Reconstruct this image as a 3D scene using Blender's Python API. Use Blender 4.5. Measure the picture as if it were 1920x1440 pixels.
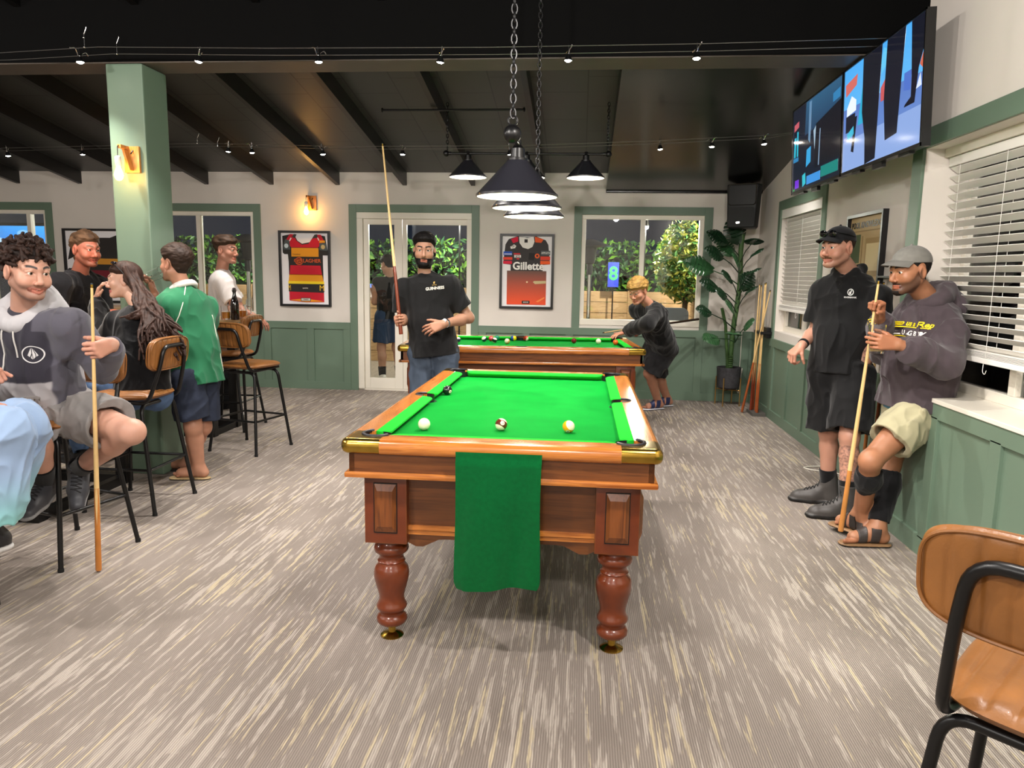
import bpy, bmesh, math, random
import numpy as np
from mathutils import Vector, Matrix, Euler
for o in list(bpy.data.objects): bpy.data.objects.remove(o)
SC = bpy.context.scene; COL = SC.collection
PI = math.pi
# ---------------------------------------------------------------- camera
CAMZ = 1.5; FPX = 1381.0
def cam_axes(yaw, pitch, roll):
    fw = np.array([-math.sin(yaw)*math.cos(pitch), math.cos(yaw)*math.cos(pitch), -math.sin(pitch)])
    rt = np.array([math.cos(yaw), math.sin(yaw), 0.]); up = np.cross(rt, fw)
    return math.cos(roll)*rt+math.sin(roll)*up, -math.sin(roll)*rt+math.cos(roll)*up, fw
CR, CU, CF = cam_axes(.0920413, .1478656, .0162943)
cam = bpy.data.cameras.new('camera'); cam.sensor_width = 36; cam.sensor_fit = 'HORIZONTAL'
cam.lens = FPX/1920*36; cam.clip_start = .05; cam.clip_end = 200
camo = bpy.data.objects.new('camera', cam); COL.objects.link(camo)
camo.matrix_world = Matrix(((CR[0], CU[0], -CF[0], 0), (CR[1], CU[1], -CF[1], 0), (CR[2], CU[2], -CF[2], CAMZ), (0, 0, 0, 1)))
SC.camera = camo
# ---------------------------------------------------------------- world, lights, exposure
SC.view_settings.view_transform = 'Standard'; SC.view_settings.look = 'None'
SC.view_settings.gamma = 1; SC.view_settings.use_curve_mapping = False
SC.view_settings.exposure = 0.56
W = bpy.data.worlds.new('night_sky'); SC.world = W; W.use_nodes = True
W.node_tree.nodes['Background'].inputs[0].default_value = (.010, .013, .022, 1)
W.node_tree.nodes['Background'].inputs[1].default_value = 1.0
P_SPOT = 95; P_SPOT_BACK = 52; P_ROOM = 108; P_POOL = 20; P_SCONCE = 11; P_YARD = 190
WARM = (1, .86, .70); NEUT = (1, .94, .885); AMBER = (1, .55, .18)
def lamp(name, kind, loc, power, color, parent=None, size=.03, aim=None, angle=70, blend=.6):
    l = bpy.data.lights.new(name, kind); l.energy = power; l.color = color
    if kind == 'AREA': l.size = size
    else: l.shadow_soft_size = size
    if kind == 'SPOT': l.spot_size = math.radians(angle); l.spot_blend = blend
    o = bpy.data.objects.new(name, l); COL.objects.link(o); o.location = loc
    if aim is not None: o.rotation_euler = (Vector(aim)-Vector(loc)).to_track_quat('-Z', 'Y').to_euler()
    if parent: o.parent = parent; o.matrix_parent_inverse = Matrix.Translation(parent.location).inverted()
    return o
# unseen lamps above and behind the camera, added to fill the room
for x, y in ((-3.9, 1.7), (-1.5, 1.5), (.7, 1.6), (-5.4, 3.4), (-2.6, -.8), (-.2, -.8)):
    lamp('room_fill', 'POINT', (x, y, 2.75), P_ROOM*(1.15 if x > .5 else .35 if x < -5 else 1), NEUT, size=.06)
lamp('panel_fill_spot', 'SPOT', (.2, 2.5, 2.8), 170, NEUT, size=.05, aim=(1.95, 3.5, .45), angle=75, blend=.9)  # unseen spot added to brighten the near right wall panels
# ---------------------------------------------------------------- pixel -> point helpers (a known depth, height or wall plane)
def _ray(x, y): return CR*((x-960)/FPX)-CU*((y-720)/FPX)+CF
def A(x, y, Y): d = _ray(x, y); return np.array([0, 0, CAMZ])+d*Y/d[1]
def AX(x, y, X): d = _ray(x, y); return np.array([0, 0, CAMZ])+d*X/d[0]
def AZ(x, y, Z): d = _ray(x, y); return np.array([0, 0, CAMZ])+d*(Z-CAMZ)/d[2]
# ---------------------------------------------------------------- materials
def lin(h):
    if isinstance(h, str):
        h = [int(h[i:i+2], 16)/255 for i in (0, 2, 4)]
        return tuple((c/12.92 if c <= .04045 else ((c+.055)/1.055)**2.4) for c in h)
    return tuple(h[:3])
MATS = {}
def nt(name):
    m = bpy.data.materials.new(name); m.use_nodes = True
    t = m.node_tree; b = t.nodes['Principled BSDF']
    return m, t, b
def N(t, typ, **kw):
    n = t.nodes.new(typ)
    for k, v in kw.items():
        if k.startswith('i_'):
            key = k[2:]; n.inputs[int(key) if key.isdigit() else key].default_value = v
        else: setattr(n, k, v)
    return n
def ramp(t, stops, fac, interp='LINEAR'):
    r = N(t, 'ShaderNodeValToRGB'); cr = r.color_ramp; cr.interpolation = interp
    while len(cr.elements) > len(stops): cr.elements.remove(cr.elements[-1])
    while len(cr.elements) < len(stops): cr.elements.new(.5)
    for e, (p, c) in zip(cr.elements, stops):
        e.position = p; e.color = (*lin(c), 1) if not isinstance(c, float) else (c, c, c, 1)
    t.links.new(fac, r.inputs[0]); return r.outputs[0]
def coord(t, scale=(1, 1, 1), rot=(0, 0, 0), kind='Object'):
    c = N(t, 'ShaderNodeTexCoord'); m = N(t, 'ShaderNodeMapping')
    m.inputs['Scale'].default_value = scale; m.inputs['Rotation'].default_value = rot
    t.links.new(c.outputs[kind], m.inputs[0]); return m.outputs[0]
def bump(t, b, h, strength=.3, dist=.01):
    n = N(t, 'ShaderNodeBump'); n.inputs['Strength'].default_value = strength; n.inputs['Distance'].default_value = dist
    t.links.new(h, n.inputs['Height']); t.links.new(n.outputs[0], b.inputs['Normal'])
def M(name, color='808080', rough=.5, metal=0., noise=0., nscale=40., bmp=0., bscale=200., emis=None, estr=0., coat=0., spec=.5, trans=0., ior=1.45, sheen=0., alpha=1., stretch=(1, 1, 1)):
    if name in MATS: return MATS[name]
    m, t, b = nt(name); c = lin(color)
    b.inputs['Base Color'].default_value = (*c, 1); b.inputs['Roughness'].default_value = rough
    b.inputs['Metallic'].default_value = metal; b.inputs['Specular IOR Level'].default_value = spec
    b.inputs['Coat Weight'].default_value = coat; b.inputs['Transmission Weight'].default_value = trans
    b.inputs['IOR'].default_value = ior; b.inputs['Sheen Weight'].default_value = sheen; b.inputs['Alpha'].default_value = alpha
    if emis: b.inputs['Emission Color'].default_value = (*lin(emis), 1); b.inputs['Emission Strength'].default_value = estr
    if noise or bmp: v = coord(t, stretch)
    if noise:
        n = N(t, 'ShaderNodeTexNoise'); n.inputs['Scale'].default_value = nscale; n.inputs['Detail'].default_value = 4
        t.links.new(v, n.inputs[0])
        o = ramp(t, [(.25, tuple(x*(1-noise) for x in c)), (.75, tuple(min(1, x*(1+noise)) for x in c))], n.outputs[0])
        t.links.new(o, b.inputs['Base Color'])
    if bmp:
        n = N(t, 'ShaderNodeTexNoise'); n.inputs['Scale'].default_value = bscale; n.inputs['Detail'].default_value = 3
        t.links.new(v, n.inputs[0]); bump(t, b, n.outputs[0], bmp, .004)
    MATS[name] = m; return m
def wood(name, c1, c2, axis=1, rough=.3, coat=.3, scale=9.):
    if name in MATS: return MATS[name]
    m, t, b = nt(name); s = [scale*4]*3; s[axis] = scale*.35
    v = coord(t, s); n = N(t, 'ShaderNodeTexNoise'); n.inputs['Scale'].default_value = 1; n.inputs['Detail'].default_value = 5
    n.inputs['Distortion'].default_value = .6; t.links.new(v, n.inputs[0])
    s2 = [90.]*3; s2[axis] = 4; v2 = coord(t, s2); n2 = N(t, 'ShaderNodeTexNoise'); n2.inputs['Scale'].default_value = 1.5; t.links.new(v2, n2.inputs[0])
    mx = N(t, 'ShaderNodeMath', operation='ADD'); mu = N(t, 'ShaderNodeMath', operation='MULTIPLY'); mu.inputs[1].default_value = .35
    t.links.new(n2.outputs[0], mu.inputs[0]); t.links.new(n.outputs[0], mx.inputs[0]); t.links.new(mu.outputs[0], mx.inputs[1])
    t.links.new(ramp(t, [(.42, c1), (.72, c2), (.9, c1)], mx.outputs[0]), b.inputs['Base Color'])
    b.inputs['Roughness'].default_value = rough; b.inputs['Coat Weight'].default_value = coat; b.inputs['Coat Roughness'].default_value = .15
    bump(t, b, mx.outputs[0], .08, .003)
    MATS[name] = m; return m
def attr_mat(name, rough=.7, bscale=0., bstr=.2, sheen=0., spec=.4, sss=0., coat=0.):
    """colour comes from the mesh's own 'Col' attribute (dye, skin tone, print)"""
    if name in MATS: return MATS[name]
    m, t, b = nt(name); a = N(t, 'ShaderNodeAttribute', attribute_name='Col')
    t.links.new(a.outputs['Color'], b.inputs['Base Color'])
    b.inputs['Roughness'].default_value = rough; b.inputs['Sheen Weight'].default_value = sheen; b.inputs['Specular IOR Level'].default_value = spec
    b.inputs['Coat Weight'].default_value = coat
    if sss:
        b.inputs['Subsurface Weight'].default_value = sss; b.inputs['Subsurface Radius'].default_value = (.9, .35, .2); b.inputs['Subsurface Scale'].default_value = .008
    if bscale:
        v = coord(t); n = N(t, 'ShaderNodeTexNoise'); n.inputs['Scale'].default_value = bscale; n.inputs['Detail'].default_value = 3
        t.links.new(v, n.inputs[0]); bump(t, b, n.outputs[0], bstr, .002)
    MATS[name] = m; return m
# ---------------------------------------------------------------- objects and tags
def tag(o, label=None, cat=None, group=None, kind=None):
    if label: o['label'] = label
    if cat: o['category'] = cat
    if group: o['group'] = group
    if kind: o['kind'] = kind
    return o
def thing(name, label, cat, loc=(0, 0, 0), rotz=0., group=None):
    o = bpy.data.objects.new(name, None); COL.objects.link(o); o.empty_display_size = .1
    o.location = loc; o.rotation_euler = (0, 0, rotz)
    return tag(o, label, cat, group)
def finish(name, me, mat, parent=None, smooth=True, world=False):
    if isinstance(me, bmesh.types.BMesh):
        bm = me; me = bpy.data.meshes.new(name); bm.normal_update(); bm.to_mesh(me); bm.free()
    o = bpy.data.objects.new(name, me); COL.objects.link(o)
    for m in (mat if isinstance(mat, (list, tuple)) else [mat]): me.materials.append(m)
    if smooth:
        me.polygons.foreach_set('use_smooth', [True]*len(me.polygons))
        try: me.set_sharp_from_angle(angle=math.radians(38))
        except Exception: pass
    if parent is not None:
        o.parent = parent
        if world:                       # mesh is in room coordinates: undo the parent's placement
            q = parent; mw = Matrix.Identity(4); chain = []
            while q is not None: chain.append(q); q = q.parent
            for q in reversed(chain): mw = mw @ q.matrix_parent_inverse @ q.matrix_basis
            o.matrix_parent_inverse = mw.inverted()
    return o
def pin(o):
    """keep a child's mesh in room coordinates"""
    q = o.parent; ch = []; mw = Matrix.Identity(4)
    while q is not None: ch.append(q); q = q.parent
    for q in reversed(ch): mw = mw @ q.matrix_parent_inverse @ q.matrix_basis
    o.matrix_parent_inverse = mw.inverted()
def copy_tree(o, parent=None, label=None, loc=None, rotz=None):
    c = o.copy(); COL.objects.link(c)
    if parent is not None: c.parent = parent
    if label: c['label'] = label
    if loc is not None: c.location = loc
    if rotz is not None: c.rotation_euler = (0, 0, rotz)
    for ch in list(o.children): copy_tree(ch, c)
    return c
def struct(name, bm, mat, smooth=False, parent=None):
    o = finish(name, bm, mat, parent, smooth, world=True)
    if parent is None: o['kind'] = 'structure'
    return o
# ---------------------------------------------------------------- mesh helpers
def B(): return bmesh.new()
def box(bm, lo, hi, bev=0., mi=0, rot=None, piv=None):
    lo = Vector(lo); hi = Vector(hi)
    vs = bmesh.ops.create_cube(bm, size=1)['verts']
    for v in vs: v.co = Vector([(lo[i]+hi[i])/2+v.co[i]*(hi[i]-lo[i]) for i in range(3)])
    fs = list({f for v in vs for f in v.link_faces})
    if bev:
        es = list({e for v in vs for e in v.link_edges})
        r = bmesh.ops.bevel(bm, geom=es, offset=bev, segments=2, profile=.6, affect='EDGES')
        fs = [f for f in r['faces']]+[f for f in fs if f.is_valid]
        vs = list({v for f in fs for v in f.verts})
    for f in fs: f.material_index = mi
    if rot is not None:
        p = Vector(piv) if piv is not None else (lo+hi)/2
        for v in vs: v.co = p+rot @ (v.co-p)
    return vs
def obox(bm, c, ax, ay, az, bev=0., mi=0):
    """box from a centre and three half-axis vectors"""
    vs = box(bm, (-1, -1, -1), (1, 1, 1), 0, mi)
    c, ax, ay, az = map(Vector, (c, ax, ay, az))
    for v in vs: v.co = c+ax*v.co.x+ay*v.co.y+az*v.co.z
    if bev: bmesh.ops.bevel(bm, geom=list({e for v in vs for e in v.link_edges}), offset=bev, segments=2, profile=.6, affect='EDGES')
def tube(bm, pts, r, n=10, cap=True, closed=False, mi=0):
    pts = [Vector(p) for p in pts]; k = len(pts); rs = r if isinstance(r, (list, tuple)) else [r]*k
    ring = []; up = None
    for i, p in enumerate(pts):
        a = pts[i-1] if (i > 0 or closed) else p; c = pts[(i+1) % k] if (i < k-1 or closed) else p
        d = (c-a); d = d.normalized() if d.length > 1e-9 else Vector((0, 0, 1))
        if up is None:
            up = Vector((0, 0, 1)) if abs(d.z) < .9 else Vector((1, 0, 0))
        u = d.cross(up).normalized(); w = u.cross(d).normalized(); up = w
        ring.append([bm.verts.new(p+(u*math.cos(2*PI*j/n)+w*math.sin(2*PI*j/n))*rs[i]) for j in range(n)])
    for i in range(k if closed else k-1):
        a, c = ring[i], ring[(i+1) % k]
        for j in range(n):
            f = bm.faces.new((a[j], a[(j+1) % n], c[(j+1) % n], c[j])); f.material_index = mi
    if cap and not closed:
        bm.faces.new(ring[0][::-1]).material_index = mi; bm.faces.new(ring[-1]).material_index = mi
def arc_pts(pts, rad=.05, seg=5):
    """round the corners of a polyline"""
    pts = [Vector(p) for p in pts]; out = [pts[0]]
    for i in range(1, len(pts)-1):
        a, b, c = pts[i-1], pts[i], pts[i+1]
        d1 = (a-b); d2 = (c-b); r = min(rad, d1.length*.48, d2.length*.48)
        p, q = b+d1.normalized()*r, b+d2.normalized()*r
        for s in range(seg+1):
            t = s/seg; out.append(p*(1-t)**2+b*2*t*(1-t)+q*t*t)
    out.append(pts[-1]); return out
def lathe(bm, prof, c=(0, 0, 0), n=28, axis=None, mi=0, cap=True):
    c = Vector(c); R = Matrix.Identity(3)
    if axis is not None: R = Vector((0, 0, 1)).rotation_difference(Vector(axis).normalized()).to_matrix()
    rings = []
    for r, z in prof:
        rings.append([bm.verts.new(c+R @ Vector((r*math.cos(2*PI*j/n), r*math.sin(2*PI*j/n), z))) for j in range(n)])
    for a, b in zip(rings, rings[1:]):
        for j in range(n):
            f = bm.faces.new((a[j], a[(j+1) % n], b[(j+1) % n], b[j])); f.material_index = mi
    if cap:
        if prof[0][0] > 1e-5: bm.faces.new(rings[0][::-1]).material_index = mi
        if prof[-1][0] > 1e-5: bm.faces.new(rings[-1]).material_index = mi
def prism(bm, pts, z0, z1, xf=None, mi=0):
    """extrude a 2-D outline; xf maps (u, v, w) to a 3-D point"""
    xf = xf or (lambda u, v, w: Vector((u, v, w)))
    a = [bm.verts.new(xf(u, v, z0)) for u, v in pts]; b = [bm.verts.new(xf(u, v, z1)) for u, v in pts]
    n = len(pts); fs = [bm.faces.new(a[::-1]), bm.faces.new(b)]
    for i in range(n): fs.append(bm.faces.new((a[i], a[(i+1) % n], b[(i+1) % n], b[i])))
    for f in fs: f.material_index = mi
    bmesh.ops.recalc_face_normals(bm, faces=fs)
    return a+b
def ball(bm, c, r, n=16, sc=(1, 1, 1), mi=0):
    vs = bmesh.ops.create_uvsphere(bm, u_segments=n, v_segments=max(6, n*2//3), radius=1)['verts']
    for v in vs: v.co = Vector((c[0]+v.co.x*r*sc[0], c[1]+v.co.y*r*sc[1], c[2]+v.co.z*r*sc[2]))
    for f in {f for v in vs for f in v.link_faces}: f.material_index = mi
def rrect(w, h, r, n=5, cx=0, cy=0):
    out = []
    for sx, sy, a0 in ((1, 1, 0), (-1, 1, PI/2), (-1, -1, PI), (1, -1, 3*PI/2)):
        for i in range(n+1):
            a = a0+i/n*PI/2; out.append((cx+sx*(w/2-r)+math.cos(a)*r, cy+sy*(h/2-r)+math.sin(a)*r))
    return out
def text_mesh(s, size, ext=.001, bold=0., spacing=1., align='CENTER', shear=0.):
    cu = bpy.data.curves.new('lettering', 'FONT'); cu.body = s; cu.size = size; cu.extrude = ext; cu.offset = bold*size
    cu.align_x = align; cu.align_y = 'CENTER'; cu.space_character = spacing; cu.shear = shear; cu.resolution_u = 3
    o = bpy.data.objects.new('lettering', cu); COL.objects.link(o)
    me = bpy.data.meshes.new_from_object(o.evaluated_get(bpy.context.evaluated_depsgraph_get()))
    bpy.data.objects.remove(o); bpy.data.curves.remove(cu); return me
def text(name, s, size, c, right, up, mat, parent=None, ext=.001, bold=0., spacing=1., shear=0., world=True, sx=1.):
    me = text_mesh(s, size, ext, bold, spacing, shear=shear)
    r = Vector(right).normalized(); u = Vector(up).normalized(); n = r.cross(u); c = Vector(c)
    for v in me.vertices: v.co = c+r*v.co.x*sx+u*v.co.y+n*v.co.z
    return finish(name, me, mat, parent, False, world)
# ================================================================ surface materials of the room
def mk_carpet():
    m, t, b = nt('carpet')
    v = coord(t, (1, 1, 1)); sep = N(t, 'ShaderNodeSeparateXYZ'); t.links.new(v, sep.inputs[0])
    def noise(sc, scale, det=3, dist=0.):
        mp = N(t, 'ShaderNodeMapping'); mp.inputs['Scale'].default_value = sc; t.links.new(v, mp.inputs[0])
        n = N(t, 'ShaderNodeTexNoise'); n.inputs['Scale'].default_value = scale; n.inputs['Detail'].default_value = det; n.inputs['Distortion'].default_value = dist
        t.links.new(mp.outputs[0], n.inputs[0]); return n.outputs[0]
    def mth(op, a, c=None, c2=None):
        n = N(t, 'ShaderNodeMath', operation=op)
        for i, q in enumerate((a, c, c2)):
            if q is None: continue
            if isinstance(q, (int, float)): n.inputs[i].default_value = q
            else: t.links.new(q, n.inputs[i])
        return n.outputs[0]
    # planks: every plank has its own share of streaks
    br = N(t, 'ShaderNodeTexBrick'); br.offset = .37; br.squash = 1
    mp = N(t, 'ShaderNodeMapping'); mp.inputs['Rotation'].default_value = (0, 0, PI/2); t.links.new(v, mp.inputs[0]); t.links.new(mp.outputs[0], br.inputs[0])
    br.inputs['Color1'].default_value = (0, 0, 0, 1); br.inputs['Color2'].default_value = (1, 1, 1, 1); br.inputs['Mortar'].default_value = (.5, .5, .5, 1)
    br.inputs['Scale'].default_value = 1; br.inputs['Mortar Size'].default_value = .0; br.inputs['Brick Width'].default_value = 1.0; br.inputs['Row Height'].default_value = .25
    pl = mth('MULTIPLY', br.outputs[0], .11)
    st = noise((34, 2.6, 1), 1.6, 5, .5)
    fine = noise((110, 14, 1), 1.0, 2)
    blot = noise((1.3, .7, 1), 1.4, 3)
    base = ramp(t, [(.30, '81776f'), (.5, '8f857d'), (.70, '9a9088')], blot)
    def streak(sc, gate, lo, hi, c, col):
        m = mth('ADD', noise(sc, 1.0, 5, .25), mth('ADD', mth('MULTIPLY', fine, .22), mth('ADD', mth('MULTIPLY', br.outputs[0], .05), mth('MULTIPLY', gate, .16))))
        mk = ramp(t, [(lo, 0.0), (hi, 1.0)], m); x = N(t, 'ShaderNodeMixRGB'); t.links.new(mk, x.inputs[0]); t.links.new(col, x.inputs[1]); x.inputs[2].default_value = (*lin(c), 1); return x.outputs[0]
    g1 = noise((1.6, .8, 1), 1.0, 2); g2 = noise((2.4, .7, 1), 1.3, 2)
    col = base
    col = streak((46, 2.7, 1), g1, .75, .83, 'b0a69c', col); col = streak((52, 2.0, 1), g2, .815, .87, 'bcae94', col)
    wv = N(t, 'ShaderNodeTexWave'); wv.bands_direction = 'X'; wv.inputs['Scale'].default_value = 38; wv.inputs['Distortion'].default_value = .4; wv.inputs['Detail'].default_value = 1
    t.links.new(v, wv.inputs[0])
    mix = N(t, 'ShaderNodeMixRGB', blend_type='MULTIPLY'); mix.inputs[0].default_value = 1
    t.links.new(col, mix.inputs[1]); t.links.new(ramp(t, [(.15, .72), (.6, 1.)], wv.outputs[0]), mix.inputs[2])
    t.links.new(mix.outputs[0], b.inputs['Base Color']); b.inputs['Roughness'].default_value = .95; b.inputs['Specular IOR Level'].default_value = .1
    hh = mth('ADD', wv.outputs[0], mth('MULTIPLY', fine, .8)); bump(t, b, hh, .5, .004)
    return m
CARPET = mk_carpet()
def mk_boards():
    m, t, b = nt('ceiling_boards')
    v = coord(t, (1, 1, 1), (0, 0, PI/2)); br = N(t, 'ShaderNodeTexBrick'); br.offset = .5
    t.links.new(v, br.inputs[0])
    for k, c in (('Color1', .034), ('Color2', .040), ('Mortar', .003)): br.inputs[k].default_value = (c*1.03, c, c*.95, 1)
    br.inputs['Scale'].default_value = 1; br.inputs['Mortar Size'].default_value = .006; br.inputs['Brick Width'].default_value = .62; br.inputs['Row Height'].default_value = .4225
    t.links.new(br.outputs[0], b.inputs['Base Color']); b.inputs['Roughness'].default_value = .42
    bump(t, b, br.outputs['Fac'], -.3, .004); return m
BOARDS = mk_boards()
CREAM = M('cream_wall_paint', 'd9d2c9', .75, noise=.03, nscale=3, bmp=.05, bscale=120)
GREEN = M('sage_green_paint', '667b69', .45, noise=.03, nscale=4)
WHITEP = M('white_window_paint', 'e6e0d2', .4)
BLACKP = M('satin_black_paint', '161514', .38)
SOFFIT = M('gloss_black_panel', '0e0e0e', .22, spec=.5)
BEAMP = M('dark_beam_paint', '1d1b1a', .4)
def mk_glass():
    m = bpy.data.materials.new('window_glass'); m.use_nodes = True; t = m.node_tree; t.nodes.clear()
    o = N(t, 'ShaderNodeOutputMaterial'); f = N(t, 'ShaderNodeFresnel'); f.inputs[0].default_value = 1.55
    tr = N(t, 'ShaderNodeBsdfTransparent'); tr.inputs[0].default_value = (.93, .96, .95, 1); g = N(t, 'ShaderNodeBsdfGlossy'); g.inputs['Roughness'].default_value = .01
    x = N(t, 'ShaderNodeMixShader'); t.links.new(f.outputs[0], x.inputs[0]); t.links.new(tr.outputs[0], x.inputs[1]); t.links.new(g.outputs[0], x.inputs[2]); t.links.new(x.outputs[0], o.inputs[0])
    return m
GLASS = mk_glass()
# ================================================================ the room shell
YB = 9.12; XR = 2.07; XN = 1.91; YN = 4.63; XL = -9.6; YF = -3.2; SL = .168
def zc(y): return 2.71+SL*(YB-max(y, 1.2))          # underside of the sloped boards
bm = B(); box(bm, (XL-.1, YF-.1, -.12), (XR+.2, YB+.14, 0)); struct('floor', bm, CARPET)
def holed(bm, u0, u1, z0, z1, holes, mk):
    """wall made of boxes around rectangular holes (ua, ub, za, zb)"""
    u = u0
    for a, b_, za, zb in sorted(holes):
        if a > u: mk(u, a, z0, z1)
        if za > z0: mk(a, b_, z0, za)
        mk(a, b_, zb, z1); u = b_
    if u < u1: mk(u, u1, z0, z1)
HB = [(-8.6, -6.925, .90, 2.225), (-5.35, -4.14, .90, 2.225), (-2.814, -1.368, 0, 2.23), (-.024, 1.425, .90, 2.225)]
bm = B(); holed(bm, XL, XR+.2, 0, 3.4, HB, lambda a, c, z0, z1: box(bm, (a, YB, z0), (c, YB+.15, z1))); struct('wall_back', bm, CREAM)
HR = [(6.78, 8.14, .945, 2.21)]
bm = B(); holed(bm, YN, YB, 0, 3.9, HR, lambda a, c, z0, z1: box(bm, (XR, a, z0), (XR+.2, c, z1))); struct('wall_right', bm, CREAM)
HN = [(1.9, 4.50, .875, 2.235)]
bm = B(); holed(bm, YF, YN, 0, 4.2, HN, lambda a, c, z0, z1: box(bm, (XN, a, z0), (XN+.36, c, z1))); struct('wall_right_front', bm, CREAM)
bm = B(); box(bm, (XL-.1, YF, 0), (XL, YB, 4.2)); struct('wall_left', bm, CREAM)
bm = B(); box(bm, (XL, YF-.1, 0), (XN, YF, 4.2)); struct('wall_front', bm, CREAM)
# sloped board ceiling
bm = B(); prism(bm, [(YB+.15, zc(YB+.15)), (5.1, zc(5.1)), (5.1, zc(5.1)+.1), (YB+.15, zc(YB)+.1)], XL, XR+.3, lambda u, v, w: Vector((w, u, v)))
struct('ceiling', bm, BOARDS)
bm = B(); prism(bm, [(5.1, zc(5.1)), (1.2, zc(1.2)), (YF, zc(1.2)), (YF, zc(1.2)+.1), (1.2, zc(1.2)+.1), (5.1, zc(5.1)+.1)], XL, XR+.3, lambda u, v, w: Vector((w, u, v)))
struct('ceiling_front', bm, M('matt_black_ceiling', '050505', .9, spec=.05))
k = 0
for i in range(-2, 11):
    x = .335+.845*(i-9)
    if x < XL or x > .3: continue
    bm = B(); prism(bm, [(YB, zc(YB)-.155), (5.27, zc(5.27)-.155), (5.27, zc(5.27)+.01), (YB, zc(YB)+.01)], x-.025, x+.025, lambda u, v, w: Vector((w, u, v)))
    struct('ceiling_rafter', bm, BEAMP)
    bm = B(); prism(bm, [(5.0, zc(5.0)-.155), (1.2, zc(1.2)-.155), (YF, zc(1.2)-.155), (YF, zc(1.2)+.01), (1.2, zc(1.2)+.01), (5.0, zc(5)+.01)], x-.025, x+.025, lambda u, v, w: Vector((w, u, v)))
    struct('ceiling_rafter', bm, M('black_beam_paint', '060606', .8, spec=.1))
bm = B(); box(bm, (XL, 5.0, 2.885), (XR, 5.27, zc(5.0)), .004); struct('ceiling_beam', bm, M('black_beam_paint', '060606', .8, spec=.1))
bm = B(); box(bm, (XL, 5.0, 2.877), (XR, 5.27, 2.886), .002); struct('beam_underside_lit', bm, M('lit_beam_underside', '4a423a', .5, noise=.15, nscale=6))  # beam's own underside in a lighter colour, standing for light bounced off the floor
bm = B(); prism(bm, [(YB, 2.495), (5.27, 2.495+SL*(YB-5.27)), (5.27, 2.68+SL*(YB-5.27)), (YB, 2.68)], .25, XR, lambda u, v, w: Vector((w, u, v)))
box(bm, (.25, YB-.035, 2.48), (XR, YB, 2.53), .008); struct('ceiling_soffit', bm, SOFFIT)
bm = B(); box(bm, (-3.283, 5.0, 0), (-3.02, 5.3, 2.876), .012); struct('column', bm, GREEN)
# green boards round the openings, chair rail, wainscot
tn = [0]
def trim(bm, mat=GREEN): tn[0] += 1; return struct('trim_%d' % tn[0], bm, mat)
T = .095; D = .018
for a, c, z0, z1 in HB:
    bm = B(); zb = 0 if z0 == 0 else .86
    box(bm, (a-T, YB-D, zb), (a, YB, z1+T), .003); box(bm, (c, YB-D, zb), (c+T, YB, z1+T), .003); box(bm, (a, YB-D, z1), (c, YB, z1+T), .003); trim(bm)
def wains(u0, u1, stiles, mk):
    mk(u0, u1, 0, .86, .004); mk(u0, u1, .775, .862, .022); mk(u0, u1, 0, .10, .022)
    for s in stiles: mk(s-.045, s+.045, .10, .775, .022)
for u0, u1, st in ((XL, -2.909, [-2.955, -3.43, -4.0, -4.58, -5.16, -5.74, -6.32, -6.9, -7.48, -8.06]), (-1.273, XR, [-1.22, -.68, -.14, .4, .94, 1.43, 1.98])):
    bm = B(); wains(u0, u1, st, lambda a, c, z0, z1, d: box(bm, (a, YB-d, z0), (c, YB, z1), .002)); trim(bm)
bm = B(); wains(YN, YB, [4.68, 5.25, 5.82, 6.39, 6.96, 7.53, 8.1, 8.67], lambda a, c, z0, z1, d: box(bm, (XR-d, a, z0), (XR, c, z1), .002)); trim(bm)
ys = [AX(1760, 760, XN)[1], AX(1876, 830, XN)[1]]; dy = ys[0]-ys[1]
bm = B(); wains(YF, YN, [YN-.045]+[ys[0]-dy*i for i in range(0, 12)], lambda a, c, z0, z1, d: box(bm, (XN-d, a, z0), (XN, c, z1+.01), .002)); trim(bm)
bm = B()
a, c, z0, z1 = HR[0]
box(bm, (XR-D, a-T, .86), (XR, a, z1+T), .003); box(bm, (XR-D, c, .86), (XR, c+T, z1+T), .003); box(bm, (XR-D, a, z1), (XR, c, z1+T), .003); trim(bm)
bm = B(); box(bm, (XN-D, 4.502, .86), (XN, 4.629, 2.245), .003); box(bm, (XN-D, YF, 2.237), (XN, 4.629, 2.343), .003); trim(bm)
bm = B(); box(bm, (XN-.03, YF+1, .858), (XN+.36, 4.499, .882), .004); trim(bm, WHITEP)      # white sill board
# ---------------------------------------------------------------- windows and door
def pane(bm, lo, hi): box(bm, lo, hi)
def window(i, a, c, z0, z1, mull, fr=.05, sub=True):
    bm = B(); y0, y1 = YB+.02, YB+.09
    box(bm, (a, y0, z0+fr+.02), (a+fr, y1, z1-fr), .004); box(bm, (c-fr, y0, z0+fr+.02), (c, y1, z1-fr), .004)
    box(bm, (a, y0, z1-fr), (c, y1, z1), .004); box(bm, (a, y0-.03, z0), (c, y1, z0+fr+.02), .004)
    for m_ in mull: box(bm, (m_-.027, y0-.006, z0+fr), (m_+.027, y1, z1-fr), .003)
    w = struct('window_%d' % i, bm, WHITEP)
    bm = B(); e = [a+fr]+list(mull)+[c-fr]
    for p, q in zip(e, e[1:]): box(bm, (p, YB+.05, z0+fr), (q, YB+.054, z1-fr))
    g = finish('window_pane', bm, GLASS, w, False); return w
window(1, HB[0][0], HB[0][1], .90, 2.225, [-7.75, AX(22, 450, 1)[0]*0-7.18])
window(2, HB[1][0], HB[1][1], .90, 2.225, [A(374, 500, YB)[0]])
window(3, HB[3][0], HB[3][1], .90, 2.225, [A(1203, 500, YB)[0]])
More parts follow.
